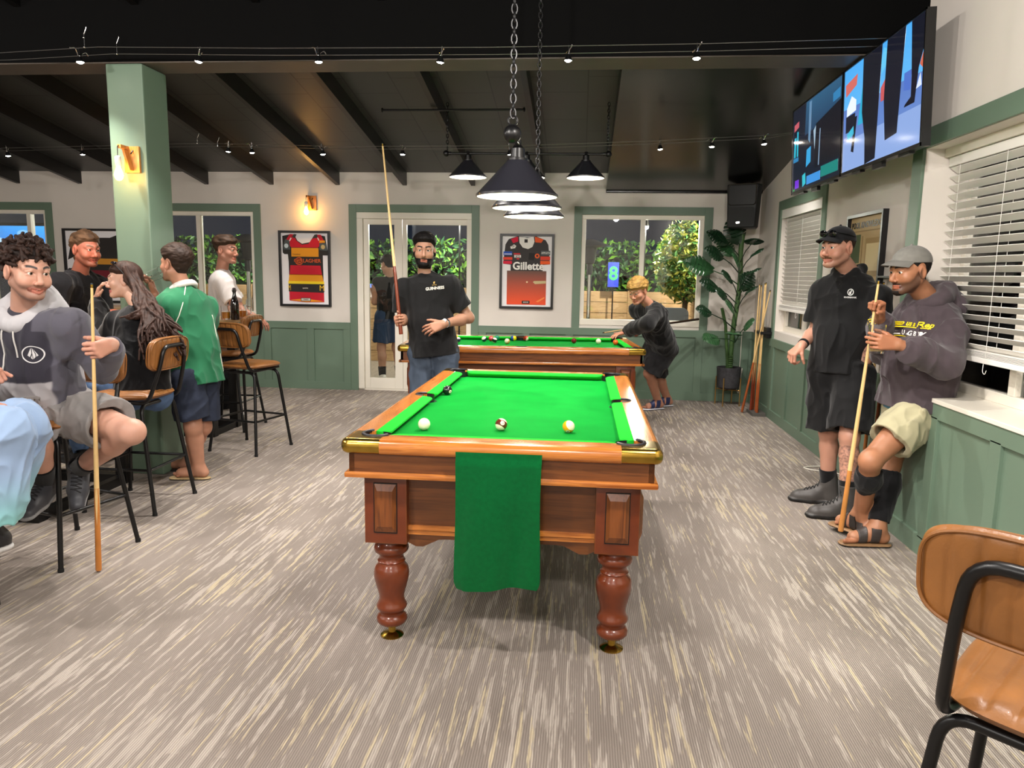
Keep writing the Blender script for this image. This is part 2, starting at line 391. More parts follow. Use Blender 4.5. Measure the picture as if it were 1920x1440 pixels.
# double glazed door
bm = B(); a, c, z1 = -2.814, -1.368, 2.23; y0, y1 = YB-.005, YB+.12
box(bm, (a, y0, .02), (a+.075, y1, z1-.075), .004); box(bm, (c-.06, y0, .02), (c, y1, z1-.075), .004); box(bm, (a, y0, z1-.075), (c, y1, z1), .004); box(bm, (a, y0+.03, -.002), (c, y1, .02))
door = struct('door_1', bm, WHITEP)
xm = A(754, 560, YB)[0]
for p, q, st in ((a+.077, xm-.002, (A(691, 560, YB)[0], A(739, 560, YB)[0])), (xm+.002, c-.062, (A(762, 560, YB)[0], A(874, 560, YB)[0]))):
    bm = B(); g0, g1 = .16, 2.085; ya, yb = YB+.03, YB+.075
    box(bm, (p, ya, .022), (st[0], yb, z1-.077), .003); box(bm, (st[1], ya, .022), (q, yb, z1-.077), .003)
    box(bm, (st[0], ya, .022), (st[1], yb, g0), .003); box(bm, (st[0], ya, g1), (st[1], yb, z1-.077), .003)
    lf = finish('door_leaf', bm, WHITEP, door, False)
    bm = B(); box(bm, (st[0], ya+.02, g0), (st[1], ya+.024, g1)); finish('door_pane', bm, GLASS, lf, False)
# windows of the right wall: frame, panes, slatted blinds
def side_window(i, x, a, c, z0, z1, mull, low):
    bm = B(); fr = .055
    box(bm, (x, a, z0+fr), (x+.06, a+fr, z1-fr), .004); box(bm, (x, c-fr, z0+fr), (x+.06, c, z1-fr), .004); box(bm, (x, a, z1-fr), (x+.06, c, z1), .004); box(bm, (x, a, z0), (x+.06, c, z0+fr), .004)
    for m_ in mull: box(bm, (x, m_-.03, z0+fr), (x+.055, m_+.03, z1-fr), .003)
    w = struct('window_%d' % i, bm, WHITEP)
    bm = B(); box(bm, (x+.03, a+fr, z0+fr), (x+.034, c-fr, z1-fr)); finish('window_pane', bm, GLASS, w, False)
    return w
side_window(4, XR+.09, 6.78, 8.14, .945, 2.21, [7.46], 0)
side_window(5, XN+.24, 1.9, 4.50, .882, 2.235, [AX(1905, 720, 2.17)[1], 2.7], 0)
SLAT = M('white_blind_slat', 'e9e6df', .45)
def blind(label, x, a, c, ztop, zbot, zend, pitch, tilt, val=0.):
    t = thing('venetian_blind', label, 'blind', (x, (a+c)/2, zbot))
    bm = B(); box(bm, (x-.03, a, ztop-.05), (x+.03, c, ztop), .004); finish('headrail', bm, SLAT, t, False, True)
    if val:
        bm = B(); box(bm, (x-.05, a-.02, ztop-val), (x-.035, c+.02, ztop+.02), .004); finish('valance', bm, SLAT, t, False, True)
    bm = B(); z = ztop-.07; dx, dz = .025*math.cos(tilt), .025*math.sin(tilt)
    while z > zbot+.02:
        obox(bm, (x, (a+c)/2, z), (dx, 0, dz), (0, (c-a)/2-.005, 0), (-.0016*math.sin(tilt), 0, .0016*math.cos(tilt))); z -= pitch
    for k in range(5 if zend else 0): obox(bm, (x, (a+c)/2, zbot+.012+k*.006), (.025, 0, 0), (0, (c-a)/2-.005, 0), (0, 0, .0016))
    finish('slats', bm, SLAT, t, False, True)
    bm = B(); box(bm, (x-.028, a, zbot-.02), (x+.028, c, zbot+.008), .004); finish('bottom_rail', bm, SLAT, t, False, True)
    n = max(2, int((c-a)/.42))
    for j in range(n):
        bm = B(); y = a+.12+(c-a-.24)*j/(n-1)
        for s in (-1, 1): tube(bm, [(x+s*.024, y, ztop-.05), (x+s*.024, y, zbot)], .0011, 5)
        tube(bm, arc_pts([(x-.03, y, zbot-.02), (x-.034, y-.005, zbot-.06), (x-.03, y-.02, zbot-.075), (x-.028, y-.03, zbot-.05)], .02, 3), .0015, 5)
        finish('cord', bm, SLAT, t, False, True)
blind('white slatted blind half lowered in the far window beside the corner speaker', XR+.045, 6.80, 8.12, 2.205, 1.19, 1, .042, -.95, .085)
blind('wide white slatted blind with open slats above the near window sill', XN+.15, 1.95, 4.485, 2.185, 1.11, 1, .050, -.62)
bm = B(); box(bm, (XN+.10, 1.9, 2.188), (XN+.24, 4.499, 2.234)); trim(bm, WHITEP)
# ================================================================ flat coloured work (prints, screens, jerseys)
def emit_attr(name, strength):
    if name in MATS: return MATS[name]
    m, t, b = nt(name); a = N(t, 'ShaderNodeAttribute', attribute_name='Col')
    b.inputs['Base Color'].default_value = (.01, .01, .01, 1); b.inputs['Roughness'].default_value = .12
    t.links.new(a.outputs['Color'], b.inputs['Emission Color']); b.inputs['Emission Strength'].default_value = strength
    MATS[name] = m; return m
def collage(name, polys, xf, mat, parent=None):
    """polys: (colour, outline, depth) - each outline becomes a thin raised slab; colour may be (bottom, top)"""
    bm = B(); cl = bm.verts.layers.float_color.new('Col')
    for col, pts, d in polys:
        vs = prism(bm, pts, 0, d, xf)
        if isinstance(col, tuple) and len(col) == 2:
            v0 = min(p[1] for p in pts); v1 = max(p[1] for p in pts); c0, c1 = np.array(lin(col[0])), np.array(lin(col[1])); n = len(pts)
            for i, v in enumerate(vs):
                f = (pts[i % n][1]-v0)/(v1-v0+1e-9); v[cl] = (*(c0*(1-f)+c1*f), 1)
        else:
            for v in vs: v[cl] = (*lin(col), 1)
    return finish(name, bm, mat, parent, False, world=True)
def R4(a, b, c, d): return [(a, b), (c, b), (c, d), (a, d)]
def circ(x, y, r, n=16, ry=None): return [(x+math.cos(2*PI*i/n)*r, y+math.sin(2*PI*i/n)*(ry or r)) for i in range(n)]
BLACKM = M('black_powder_coat', '0c0c0d', .35, spec=.5)
BRASS = M('polished_brass', 'b5933f', .22, 1., noise=.15, nscale=25)
CHROME = M('chrome', 'c8c8c8', .15, 1.)
STEEL = M('steel_cable', '9a9a98', .35, 1.)
BULBW = M('bright_bulb', 'ffffff', .3, emis='fff2df', estr=55)
BULBA = M('amber_filament_bulb', 'ffd890', .2, emis='ffb347', estr=26)
# ================================================================ lights on wires
def wire(label, pts, g):
    bm = B(); tube(bm, pts, .0024, 6); tag(finish('light_cable', bm, STEEL), label, 'cable', g)
for dy, n in ((-.06, 'nearer'), (.09, 'farther')):
    wire(n+' thin steel light cable along the big ceiling beam in front of the column', [(-9.5, 4.75+dy, 2.79), (-3.85, 4.75+dy, 2.861), (-3.12, 4.75+dy, 2.892), (-2, 4.75+dy, 2.872), (-.6, 4.75+dy, 2.862), (.7, 4.75+dy, 2.868), (1.72, 4.75+dy, 2.885), (1.98, 4.82, 2.90)], 'cables of the front light row')
    wire(n+' thin steel light cable hung under the rafters near the back wall', [(-9.5, 6.89+dy, 2.61), (-5.6, 6.89+dy, 2.618), (-3.6, 6.89+dy, 2.664), (-2.2, 6.89+dy, 2.636), (-.55, 6.89+dy, 2.645), (.65, 6.89+dy, 2.687), (1.6, 6.89+dy, 2.733), (2.04, 6.9, 2.80)], 'cables of the rear light row')
for x, y, z, z1 in ((-3.21, 4.69, 2.892, 3.0), (-3.09, 4.84, 2.892, 2.985), (-3.62, 6.83, 2.664, 2.74), (-3.50, 6.98, 2.664, 2.73)):
    bm = B(); tube(bm, [(x, y, z), (x, y, z1-.03)], .003, 6); ball(bm, (x, y, z), .007, 8); ball(bm, (x, y, z1-.05), .006, 8)
    tube(bm, [(x, y, z1-.03), (x+.01, y, z1-.01), (x+.018, y, z1+.01), (x+.01, y+.02, z1+.02)], .003, 6)
    tag(finish('cable_hook', bm, CHROME), 'small chrome hook holding a light cable '+('above the green column' if y < 5 else 'left of the rear spotlights') + (', left of the pair' if x == -3.62 or x == -3.21 else ', right of the pair'), 'hook', 'cable hooks')
def make_spot():
    t = thing('cable_spotlight', '', 'spotlight')
    bm = B()
    for s in (-1, 1): tube(bm, arc_pts([(0, s*.075, 0), (.012, s*.045, .012), (0, s*.018, -.008), (0, s*.008, -.03)], .02, 4), .0035, 6)
    tube(bm, [(0, 0, -.03), (0, 0, .028)], .003, 6); ball(bm, (0, 0, -.026), .010, 10); finish('clip', bm, CHROME, t)
    bm = B(); lathe(bm, [(.004, -.026), (.012, -.03), (.016, -.042), (.024, -.062), (.026, -.068), (.0235, -.068), (.012, -.05)], n=16, cap=False); finish('lamp_head', bm, BLACKM, t)
    bm = B(); lathe(bm, [(.0, -.075), (.014, -.072), (.022, -.066), (.012, -.05)], n=16, cap=False); finish('bulb', bm, BULBW, t)
    return t
SPOT = make_spot()
row1 = [(-3.3, 4.762, 2.884), (-2.482, 4.762, 2.88), (-1.703, 4.762, 2.872), (-.913, 4.762, 2.864), (-.125, 4.762, 2.865), (.645, 4.762, 2.868)]
row2 = [(x*.92, 6.905, 1.5+(z-1.5)*.92) for x, z in ((-6.084, 2.723), (-5.242, 2.738), (-3.647, 2.77), (-3.40, 2.758), (-2.665, 2.742), (-1.83, 2.742), (-.76, 2.745), (.708, 2.795), (1.202, 2.818), (1.685, 2.842))]
first = True
names = ['leftmost spotlight on the front cable, left of the green column top', 'spotlight on the front cable just right of the green column', 'spotlight on the front cable above the amber lit ceiling boards', 'spotlight on the front cable left of the pool lamp chain', 'spotlight on the front cable right of the pool lamp chain', 'rightmost spotlight on the front cable, nearest the wall screens']
names2 = ['leftmost spotlight on the rear cable', 'spotlight on the rear cable just left of the column', 'bright spotlight on the rear cable right of the column', 'small turned spotlight beside the bright one on the rear cable', 'spotlight on the rear cable above the amber wall light', 'spotlight on the rear cable beside the raised cue tip', 'spotlight on the rear cable just behind the big pool lamp', 'spotlight on the rear cable right of the hanging lamp bar', 'small middle spotlight under the glossy black soffit', 'rightmost spotlight on the rear cable near the wall screens']
rng = random.Random(4)
for row, nm, pw, g in ((row1, names, P_SPOT, 'front cable spotlights'), (row2, names2, P_SPOT_BACK, 'rear cable spotlights')):
    for (x, y, z), n in zip(row, nm):
        s = SPOT if first else copy_tree(SPOT); first = False
        s['label'] = n; s['group'] = g; s.location = (x, y, z); s.rotation_euler = (rng.uniform(-.12, .12), rng.uniform(-.15, .15), rng.uniform(-.6, .6))
        lamp('spot_light', 'SPOT', (x, y, z-.085), pw*(.55 if x < -3 and y > 6 else 1), NEUT, size=.02, aim=(x+rng.uniform(-.4, .4), y+rng.uniform(-.6, .6), 0) if y < 6 else (x+rng.uniform(-.3, .3), 7.95, 0), angle=112, blend=.9)
# ================================================================ wall lights with filament bulbs
def sconce(label, x, y, z, s=1.):
    t = thing('wall_light', label, 'wall light', (x, y, z), 0, 'timber wall lights')
    w = wood('honey_timber', 'a9641f', 'd18b3c', 2, .4, .2)
    bm = B(); box(bm, (-.055, -.022, -.088), (.055, 0, .088), .002); finish('back_plate', bm, w, t)
    bm = B(); prism(bm, [(-.042, .08), (-.025, .08), (.01, -.08), (-.02, -.08), (-.042, .02)], 0, .10, lambda u, v, q: Vector((u, -.022-q, v))) if False else obox(bm, (-.03, -.065, .075), (.014, 0, 0), (0, .045, 0), (0, 0, .012), .002)
    obox(bm, (-.015, -.045, 0), (.008, 0, .0), (.02, .0, -.075), (.0, .022, .0), .001); finish('arm', bm, w, t)
    bm = B(); tube(bm, arc_pts([(-.03, -.10, .085), (-.036, -.118, .075), (-.036, -.12, .01)], .02, 4), .0028, 6); finish('flex', bm, BLACKM, t)
    bm = B(); tube(bm, arc_pts([(.012, -.02, .06), (.014, -.034, .05), (.004, -.034, .035)], .01, 3), .004, 6); finish('hook', bm, BLACKM, t)
    bm = B(); lathe(bm, [(.004, .012), (.018, .006), (.02, 0), (.02, -.05), (.016, -.056)], (-.036, -.12, 0), 18); finish('lamp_holder', bm, M('white_porcelain', 'e8e4da', .25), t)
    bm = B(); lathe(bm, [(.013, -.055), (.016, -.07), (.027, -.10), (.03, -.118), (.024, -.14), (.012, -.152), (0, -.155)], (-.036, -.12, 0), 18, cap=False); finish('bulb', bm, BULBA, t)
    l = lamp('sconce_light', 'POINT', (x-.036, y-.12, z-.115), P_SCONCE, AMBER, size=.035)
sconce('timber wall light with hanging filament bulb on the front of the green column', -3.118, 5.0, 2.24)
sconce('timber wall light with hanging filament bulb above the red and black striped jersey', -3.372, YB, 2.335)
# ================================================================ pool lamps
def chain(bm, p, q, r=.0035, ln=.035):
    p, q = Vector(p), Vector(q); n = max(2, int((q-p).length/(ln*.78))); d = (q-p).normalized()
    u = d.cross(Vector((1, .3, 0))).normalized(); w = d.cross(u)
    for i in range(n):
        c = p+(q-p)*(i+.5)/n; s = u if i % 2 else w
        tube(bm, [c+d*math.cos(a)*ln*.56+s*math.sin(a)*.011 for a in [2*PI*j/10 for j in range(10)]], r, 5, closed=True)
SHADE = M('dark_grey_enamel_shade', '25252b', .28, spec=.6, coat=.6)
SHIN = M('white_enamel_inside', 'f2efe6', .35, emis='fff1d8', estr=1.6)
def pool_lamp(label, c, length, rotz, zrim, ys, ztop, ballr=.036):
    """bar along local Y; shades at offsets ys"""
    t = thing('pool_table_lamp', label, 'pool lamp', (c[0], c[1], zrim), rotz, 'three shade pool lamps'); zb = .215
    bm = B(); tube(bm, [(0, -length/2, zb), (0, length/2, zb)], .011, 12); finish('bar', bm, BLACKM, t)
    for s in (-1, 1):
        bm = B(); ball(bm, (0, s*length/2, zb), ballr, 20); lathe(bm, [(.016, 0), (.016, .03)], (0, s*(length/2-.05), zb), 12, axis=(0, s, 0)); f = finish('finial', bm, BLACKM, t)
        bm = B(); tube(bm, [(0.018*math.sin(a), s*length/2*.985, zb+ballr+.016+.018*math.cos(a)) for a in [2*PI*j/14 for j in range(14)]], .0045, 6, closed=True); finish('ring', bm, BLACKM, f)
        bm = B(); chain(bm, (0, s*length/2*.985, zb+ballr+.03), (0, s*length/2*.985, ztop-zrim)); finish('chain', bm, BLACKM, t)
    for y in ys:
        bm = B(); lathe(bm, [(.172, 0), (.176, .001), (.176, .010), (.166, .018), (.052, .142), (.046, .15), (.0, .152)], (0, y, 0), 44, cap=False)
        sh = finish('shade', bm, SHADE, t)
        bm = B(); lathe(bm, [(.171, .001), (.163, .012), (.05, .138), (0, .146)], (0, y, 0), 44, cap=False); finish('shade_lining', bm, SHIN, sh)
        bm = B(); lathe(bm, [(.044, .15), (.044, .16), (.032, .163), (.030, .20), (.024, .205), (.016, .215), (.014, .235), (0, .238)], (0, y, 0), 20, cap=False); finish('gallery', bm, BLACKM, sh)
        bm = B(); ball(bm, (0, y, .055), .03, 16); finish('bulb', bm, BULBW, sh)
        p = t.matrix_basis @ Vector((0, y, .03)) if False else Matrix.Translation(t.location) @ Matrix.Rotation(rotz, 4, 'Z') @ Vector((0, y, .035))
        lamp('pool_light', 'SPOT', p, P_POOL, (1, .94, .86), size=.05, aim=(p.x, p.y, 0), angle=128, blend=.35)
    return t
pool_lamp('black three shade lamp hanging low over the nearer pool table', (-.289, 3.77), 1.60, 0, 1.826, (-.55, 0, .55), 3.42)
pool_lamp('black three shade lamp hanging over the farther pool table', (-.545, 7.01), 1.50, PI/2+.02+PI, 2.385, (-.545, 0, .545), 3.05, .03)
bm = B(); tube(bm, [(-1.83, 6.75, 2.935), (-.555, 6.75, 2.935)], .010, 10); ball(bm, (-.555, 6.75, 2.935), .022, 12, (.5, 1, 1)); ball(bm, (-1.83, 6.75, 2.935), .022, 12, (.5, 1, 1))
tag(finish('hanging_pipe', bm, BLACKM), 'thin black pipe fixed across the underside of the rafters above the far pool lamp', 'pipe')
# ================================================================ pool tables
FELT = M('green_pool_felt', '077f29', .9, noise=.10, nscale=6, bmp=.1, bscale=900, spec=.06)
CUSH = M('green_cushion_felt', '1da62c', .85, noise=.06, nscale=8, bmp=.1, bscale=900, spec=.08)
WR_X = wood('polished_rail_timber_across', '8f4a16', 'c57a34', 0, .22, .6, 7); WR_Y = wood('polished_rail_timber_along', '8f4a16', 'c57a34', 1, .22, .6, 7)
WD_X = wood('dark_cabinet_timber_across', '4a2409', '71401a', 0, .35, .35, 6); WD_Y = wood('dark_cabinet_timber_along', '4a2409', '71401a', 1, .35, .35, 6)
WD_Z = wood('dark_cabinet_timber_upright', '55290c', '7d4419', 2, .33, .35, 6)
LEGW = M('red_brown_turned_timber', '6b2f14', .30, noise=.22, nscale=14, coat=.4)
LINER = M('black_pocket_leather', '17161a', .4)
def layered(bm, outline, zs, outer):
    """stack of outlines; outer(u, v, inset) moves the points that lie on the outside edge"""
    rings = []
    for ins, z in zs: rings.append([bm.verts.new((*outer(u, v, ins), z)) for u, v in outline])
    n = len(outline); fs = [bm.faces.new(rings[0][::-1]), bm.faces.new(rings[-1])]
    for a, b in zip(rings, rings[1:]):
        for i in range(n): fs.append(bm.faces.new((a[i], a[(i+1) % n], b[(i+1) % n], b[i])))
    bmesh.ops.recalc_face_normals(bm, faces=fs)
BULL = [(.014, .812), (.005, .818), (.001, .828), (0, .84), (.002, .853), (.008, .863), (.018, .869), (.026, .87)]
def xform(bm, f):
    for v in bm.verts: v.co = Vector(f(*v.co))
    bmesh.ops.recalc_face_normals(bm, faces=bm.faces)
def make_table():
    t = thing('pool_table', '', 'pool table'); W, L = .6115, 1.095
    # plain bed; dark discs laid on it stand for the pocket holes
    bw, bl = W-.10, L-.10; ol = []
    def corner(sx, sy):
        c = (sx*(W-.118), sy*(L-.118)); ol_ = []
        a0 = math.atan2(sy, sx)
        for k in range(9): a = a0+PI*.62-k*PI*1.24/8; ol_.append((c[0]-math.cos(a)*.055, c[1]-math.sin(a)*.055))
        return ol_
    def side(s): return [(s*(W-.095)-s*math.cos(a)*.05, math.sin(a)*.05*s) for a in [-PI/2+PI*k/8 for k in range(9)]]
    pts = [(-bw+.11, -bl), (bw-.11, -bl)]
    bm = B(); box(bm, (-bw, -bl, .79), (bw, bl, .832)); finish('bed', bm, FELT, t, False)
    # rails
    for s in (-1, 1):
        o = [(0, -L+.155), (0, L-.155), (.10, L-.155), (.10, .047)]+[(.10-math.cos(a)*.047*.95, math.sin(a)*.047) for a in [PI/2-PI*k/10 for k in range(1, 10)]]+[(.10, -.047), (.10, -L+.155)]
        bm = B(); layered(bm, o, BULL, lambda u, v, i: (u+i, v) if u < 1e-6 else (u, v)); xform(bm, lambda x, y, z: (s*(W-x), y, z)); finish('side_rail', bm, WR_Y, t)
        o = [(0, -W+.155), (0, W-.155), (.10, W-.155), (.10, -W+.155)]
        bm = B(); layered(bm, o, BULL, lambda u, v, i: (u+i, v) if u < 1e-6 else (u, v)); xform(bm, lambda x, y, z: (y, s*(L-x), z)); finish('end_rail', bm, WR_X, t)
    # brass corner caps with the pocket cut out
    r = .035
    arc = [(.118-math.cos(a)*.06, .118-math.sin(a)*.06) for a in [math.radians(-38)+math.radians(166)*k/14 for k in range(15)]]
    o = [(.155, 0)]+arc[::1]+[(0, .155)] if False else None
    oc = [(.155, 0), (.155, .071)]+[(.118+.06*math.cos(a), .118+.06*math.sin(a)) for a in [math.radians(-52-166*k/14) for k in range(15)]]+[(.071, .155), (0, .155)]+[(r-r*math.cos(a), r-r*math.sin(a)) for a in [PI/2*k/6 for k in range(7)]]
    def outer(u, v, i):
        if u <= r and v <= r:
            d = math.hypot(u-r, v-r)
            return (r+(u-r)/d*(r-i), r+(v-r)/d*(r-i)) if d > 1e-6 else (u, v)
        if u < 1e-6: return (u+i, v)
        if v < 1e-6: return (u, v+i)
        return (u, v)
    for sx in (-1, 1):
        for sy in (-1, 1):
            bm = B(); layered(bm, oc, [(a, z+.0015) for a, z in BULL], outer); xform(bm, lambda x, y, z: (sx*(W-x), sy*(L-y), z)); finish('corner_cap', bm, BRASS, t)
            bm = B(); tube(bm, [(sx*(W-.118+.058*math.cos(a)*-1*-1), 0, 0) if False else (sx*(W-(.118+.055*math.cos(a))), sy*(L-(.118+.055*math.sin(a))), .871) for a in [math.radians(-30-210*k/16) for k in range(17)]], .0075, 8)
            lathe(bm, [(.058, .866), (.056, .83), (.05, .78), (.03, .76), (0, .755)], (sx*(W-.118), sy*(L-.118), 0), 20, cap=False)
            lathe(bm, [(.052, .8335), (0, .8335)], (sx*(W-.118), sy*(L-.118), 0), 20, cap=False)  # flat black disc imitating the dark of the pocket hole
            finish('pocket', bm, LINER, t)
        bm = B(); tube(bm, [(sx*(W-.10+.046*math.cos(a)), .046*math.sin(a), .869) for a in [-PI/2+PI*k/12 for k in range(13)]], .006, 8)
        lathe(bm, [(.05, .866), (.048, .83), (.045, .78), (0, .76)], (sx*(W-.10), 0, 0), 18, cap=False); lathe(bm, [(.05, .8335), (0, .8335)], (sx*(W-.112), 0, 0), 18, cap=False); finish('pocket', bm, LINER, t)  # the last disc imitates the dark side pocket opening
    # cushions with angled jaws
    prof = [(.10, .8695), (.145, .867), (.153, .862), (.154, .856), (.138, .842), (.125, .833), (.10, .831)]
    def cushion(a0, k0, a1, k1, f):
        bm = B(); n = 5; rings = []
        for e, (a, k) in enumerate(((a0, k0), (a1, k1))):
            for j in (range(n) if e == 0 else range(n-1, -1, -1)):
                q = j/(n-1); rings.append([bm.verts.new(f(d, a+(k*(d-.10) + (1 if k > 0 else -1)*-.0*q), z)) for d, z in prof] if False else [bm.verts.new(f(.10+(d-.10)*(.35+.65*math.sin(q*PI/2)) if j < n-1 else d, a+k*(.025*q), z)) for d, z in prof])
        m = len(prof)
        for r0, r1 in zip(rings, rings[1:]):
            for i in range(m): bm.faces.new((r0[i], r0[(i+1) % m], r1[(i+1) % m], r1[i]))
        bm.faces.new(rings[0]); bm.faces.new(rings[-1][::-1]); bmesh.ops.recalc_face_normals(bm, faces=bm.faces); finish('cushion', bm, CUSH, t)
    for s in (-1, 1):
        cushion(-L+.168, 1.6, -.052, -.8, lambda d, y, z: (s*(W-d), y, z)); cushion(.052, .8, L-.168, -1.6, lambda d, y, z: (s*(W-d), y, z))
        cushion(-W+.168, 1.6, W-.168, -1.6, lambda d, y, z: (y, s*(L-d), z))
    # apron and moulding
    for s in (-1, 1):
        bm = B(); box(bm, (s*.582-.011*(1+s), -L+.03, .735), (s*.582+.011*(1-s), L-.03, .814), .001); finish('apron', bm, WD_Y, t, False)
        bm = B(); box(bm, (-.582, s*(L-.03)-.011*(1+s), .735), (.582, s*(L-.03)+.011*(1-s), .814), .001); finish('apron', bm, WD_X, t, False)
        bm = B(); box(bm, (s*.58-.018, -L+.013, .716), (s*.58+.018, L-.013, .738), .008); finish('moulding', bm, WR_Y, t)
        bm = B(); box(bm, (-.598, s*(L-.03)-.018, .716), (.598, s*(L-.03)+.018, .738), .008); finish('moulding', bm, WR_X, t)
    # cabinet
    for s in (-1, 1):
        for ax, h, w, off, m, m2 in ((0, .375, None, L-.125, WD_X, WR_X), (1, L-.25, None, .515, WD_Y, WR_Y)):
            f = (lambda u, v, q: Vector((u, s*(off-.02+q), v))) if ax == 0 else (lambda u, v, q: Vector((s*(off-.02+q), u, v)))
            bm = B(); prism(bm, R4(-h, .49, h, .72), 0, .02, f); finish('cabinet_panel', bm, m, t, False)
            bm = B(); prism(bm, R4(-h, .482, h, .50), 0, .034, f); prism(bm, R4(-h, .462, h, .478), 0, .028, f); finish('moulding', bm, m2, t, False)
            low = [(-h, .463)]; k = 24
            for i in range(k+1):
                u = -h+2*h*i/k; e = h-abs(u); low.append((u, .425-.018*math.sin(min(1, e/.14)*PI*1.5) if e < .14 else .443))
            low.append((h, .463)); bm = B(); prism(bm, low[::-1], 0, .018, f); finish('skirt', bm, m, t, False)
    # legs: square block with raised panels, turned column, brass foot
    pr = [(20, 1170), (20, 1170)]
    prof = [(0, 1168), (58, 1166), (80, 1155), (92, 1142), (93, 1128), (88, 1115), (72, 1104), (72, 1092), (80, 1080), (90, 1070), (93, 1060), (90, 1050), (83, 1040), (76, 1022), (75, 1008), (80, 985), (88, 960), (100, 920), (106, 893), (106, 870), (102, 850), (96, 838), (84, 826), (80, 812), (84, 806), (74, 796), (72, 778), (78, 768), (98, 755), (105, 742), (103, 728), (95, 716), (82, 706), (80, 698), (86, 680)]
    prof = [(r_*.00068, .43-(y-680)*.43/552) for r_, y in prof]
    for sx in (-1, 1):
        for sy in (-1, 1):
            cx, cy = sx*.455, sy*(L-.17)
            bm = B(); box(bm, (cx-.085, cy-.085, .43), (cx+.085, cy+.085, .718), .003, 1); lathe(bm, prof, (cx, cy, 0), 30)
            lg = finish('leg', bm, (LEGW, WD_Z), t)
            bm = B(); lathe(bm, [(0, 0), (.046, 0), (.048, .004), (.035, .012), (.016, .018), (.014, .055)], (cx, cy, 0), 24, cap=False); finish('brass_foot', bm, BRASS, lg)
            for nx, ny in ((sx, 0), (0, sy)):
                f = lambda u, v, q: Vector((cx+nx*(.085+q)+ny*u, cy+ny*(.085+q)+nx*u, v))
                bm = B(); prism(bm, R4(-.047, .475, .047, .68), 0, .004, f); finish('panel_recess', bm, BLACKM, lg, False)
                bm = B(); o = R4(-.045, .477, .045, .678); i_ = R4(-.03, .505, .03, .65); z0 = [bm.verts.new(f(u, v, .003)) for u, v in o]; z1 = [bm.verts.new(f(u, v, .016)) for u, v in i_]
                bm.faces.new(z1)
                for k in range(4): bm.faces.new((z0[k], z0[(k+1) % 4], z1[(k+1) % 4], z1[k]))
                bmesh.ops.recalc_face_normals(bm, faces=bm.faces); finish('raised_panel', bm, WD_Z, lg, False)
    return t
T1 = make_table(); T1.location = (-.2935, 3.762, 0); tag(T1, 'nearer pool table with a green towel hanging on its end', group='pool tables')
T2 = copy_tree(T1); T2.location = (-.563, 7.01, 0); T2.rotation_euler = (0, 0, PI/2+.087); T2['label'] = 'farther pool table set crossways under the second lamp, scattered with balls'
# towel on the near table
def towel():
    bm = B(); x0, x1 = -.452, -.128; nx, nz = 26, 40; g = []
    for j in range(nz+1):
        q = j/nz; z = .842-q*.525; row = []
        for i in range(nx+1):
            p = i/nx; x = x0+(x1-x0)*p+.006*math.sin(q*5)*(.5-p)
            y = 2.648-.010*(q > .06)-.012*min(1, q*3)+.010*math.sin(p*8+1.2+q*1.1)*min(1, q*2)+.005*math.sin(p*17+q*3)*q
            zz = z-.010*math.sin(p*5+.6)*q
            if q > .93: x += (.5-p)*2*((q-.93)/.07)**2*.012*(abs(p-.5) > .42)
            row.append(bm.verts.new((x, y, zz)))
        g.append(row)
    for j in range(nz):
        for i in range(nx): bm.faces.new((g[j][i], g[j][i+1], g[j+1][i+1], g[j+1][i]))
    bmesh.ops.solidify(bm, geom=bm.faces, thickness=.0045)
    return tag(finish('towel', bm, M('green_towelling', '07773a', .95, noise=.12, nscale=60, bmp=.35, bscale=700, sheen=.3, spec=.05)), 'plain green towel hanging over the end of the nearer pool table', 'towel')
towel()
# ---------------------------------------------------------------- balls
WHITEB = M('ivory_ball', 'eee3c6', .12, coat=.5)
def pball(x, y, col, stripe, label, z=.832, rot=(0, 0, 0), num=None, r=.0265):
    t = bpy.data.objects.new('pool_ball', None)
    bm = B(); vs = bmesh.ops.create_uvsphere(bm, u_segments=24, v_segments=18, radius=r)['verts']
    mats = [WHITEB]
    if col: mats = [WHITEB, M('ball_'+col, col, .12, coat=.5)]
    for f in bm.faces:
        c = f.calc_center_median().normalized()
        f.material_index = 0 if not col else (1 if (not stripe or abs(c.z) < .52) else 0)
    COL_ = bpy.data.meshes.new('pool_ball'); bm.to_mesh(COL_); bm.free()
    o = bpy.data.objects.new('pool_ball', COL_); COL.objects.link(o); bpy.data.objects.remove(t)
    for m in mats: COL_.materials.append(m)
    COL_.polygons.foreach_set('use_smooth', [True]*len(COL_.polygons))
    o.location = (x, y, z+r); o.rotation_euler = rot
    if num is not None:
        bm = B(); n = 16; c = bm.verts.new((0, -r-.0004, 0)); rg = [bm.verts.new((math.cos(a)*.0095, -math.sqrt(r*r-.0095**2)-.0004, math.sin(a)*.0095)) for a in [2*PI*i/n for i in range(n)]]
        for i in range(n): bm.faces.new((c, rg[i], rg[(i+1) % n]))
        bmesh.ops.recalc_face_normals(bm, faces=bm.faces)
        p = finish('number_spot', bm, WHITEB, o); p.matrix_parent_inverse = Matrix.Identity(4)
        me = text_mesh(str(num), .013, .0002)
        for v in me.vertices: v.co = Vector((v.co.x, -r-.0007-v.co.z, v.co.y))
        q = finish('number', me, M('black_ink', '101010', .5), p, False)
    return tag(o, label, 'pool ball', 'pool balls')
pball(-.727, 3.985, '17171a', False, 'black ball near the left cushion of the nearer pool table', rot=(.2, .1, .9), num=8)
pball(-.657, 3.05, None, False, 'white cue ball at the left on the near end of the nearer table')
pball(-.33, 3.10, '5b2414', True, 'brown banded ball in the middle of the near end of the nearer table', rot=(-.5, .5, .1), num=15)
pball(-.04, 3.105, 'e8a013', True, 'yellow striped ball at the right on the near end of the nearer table', rot=(.9, .5, .4), num=9)
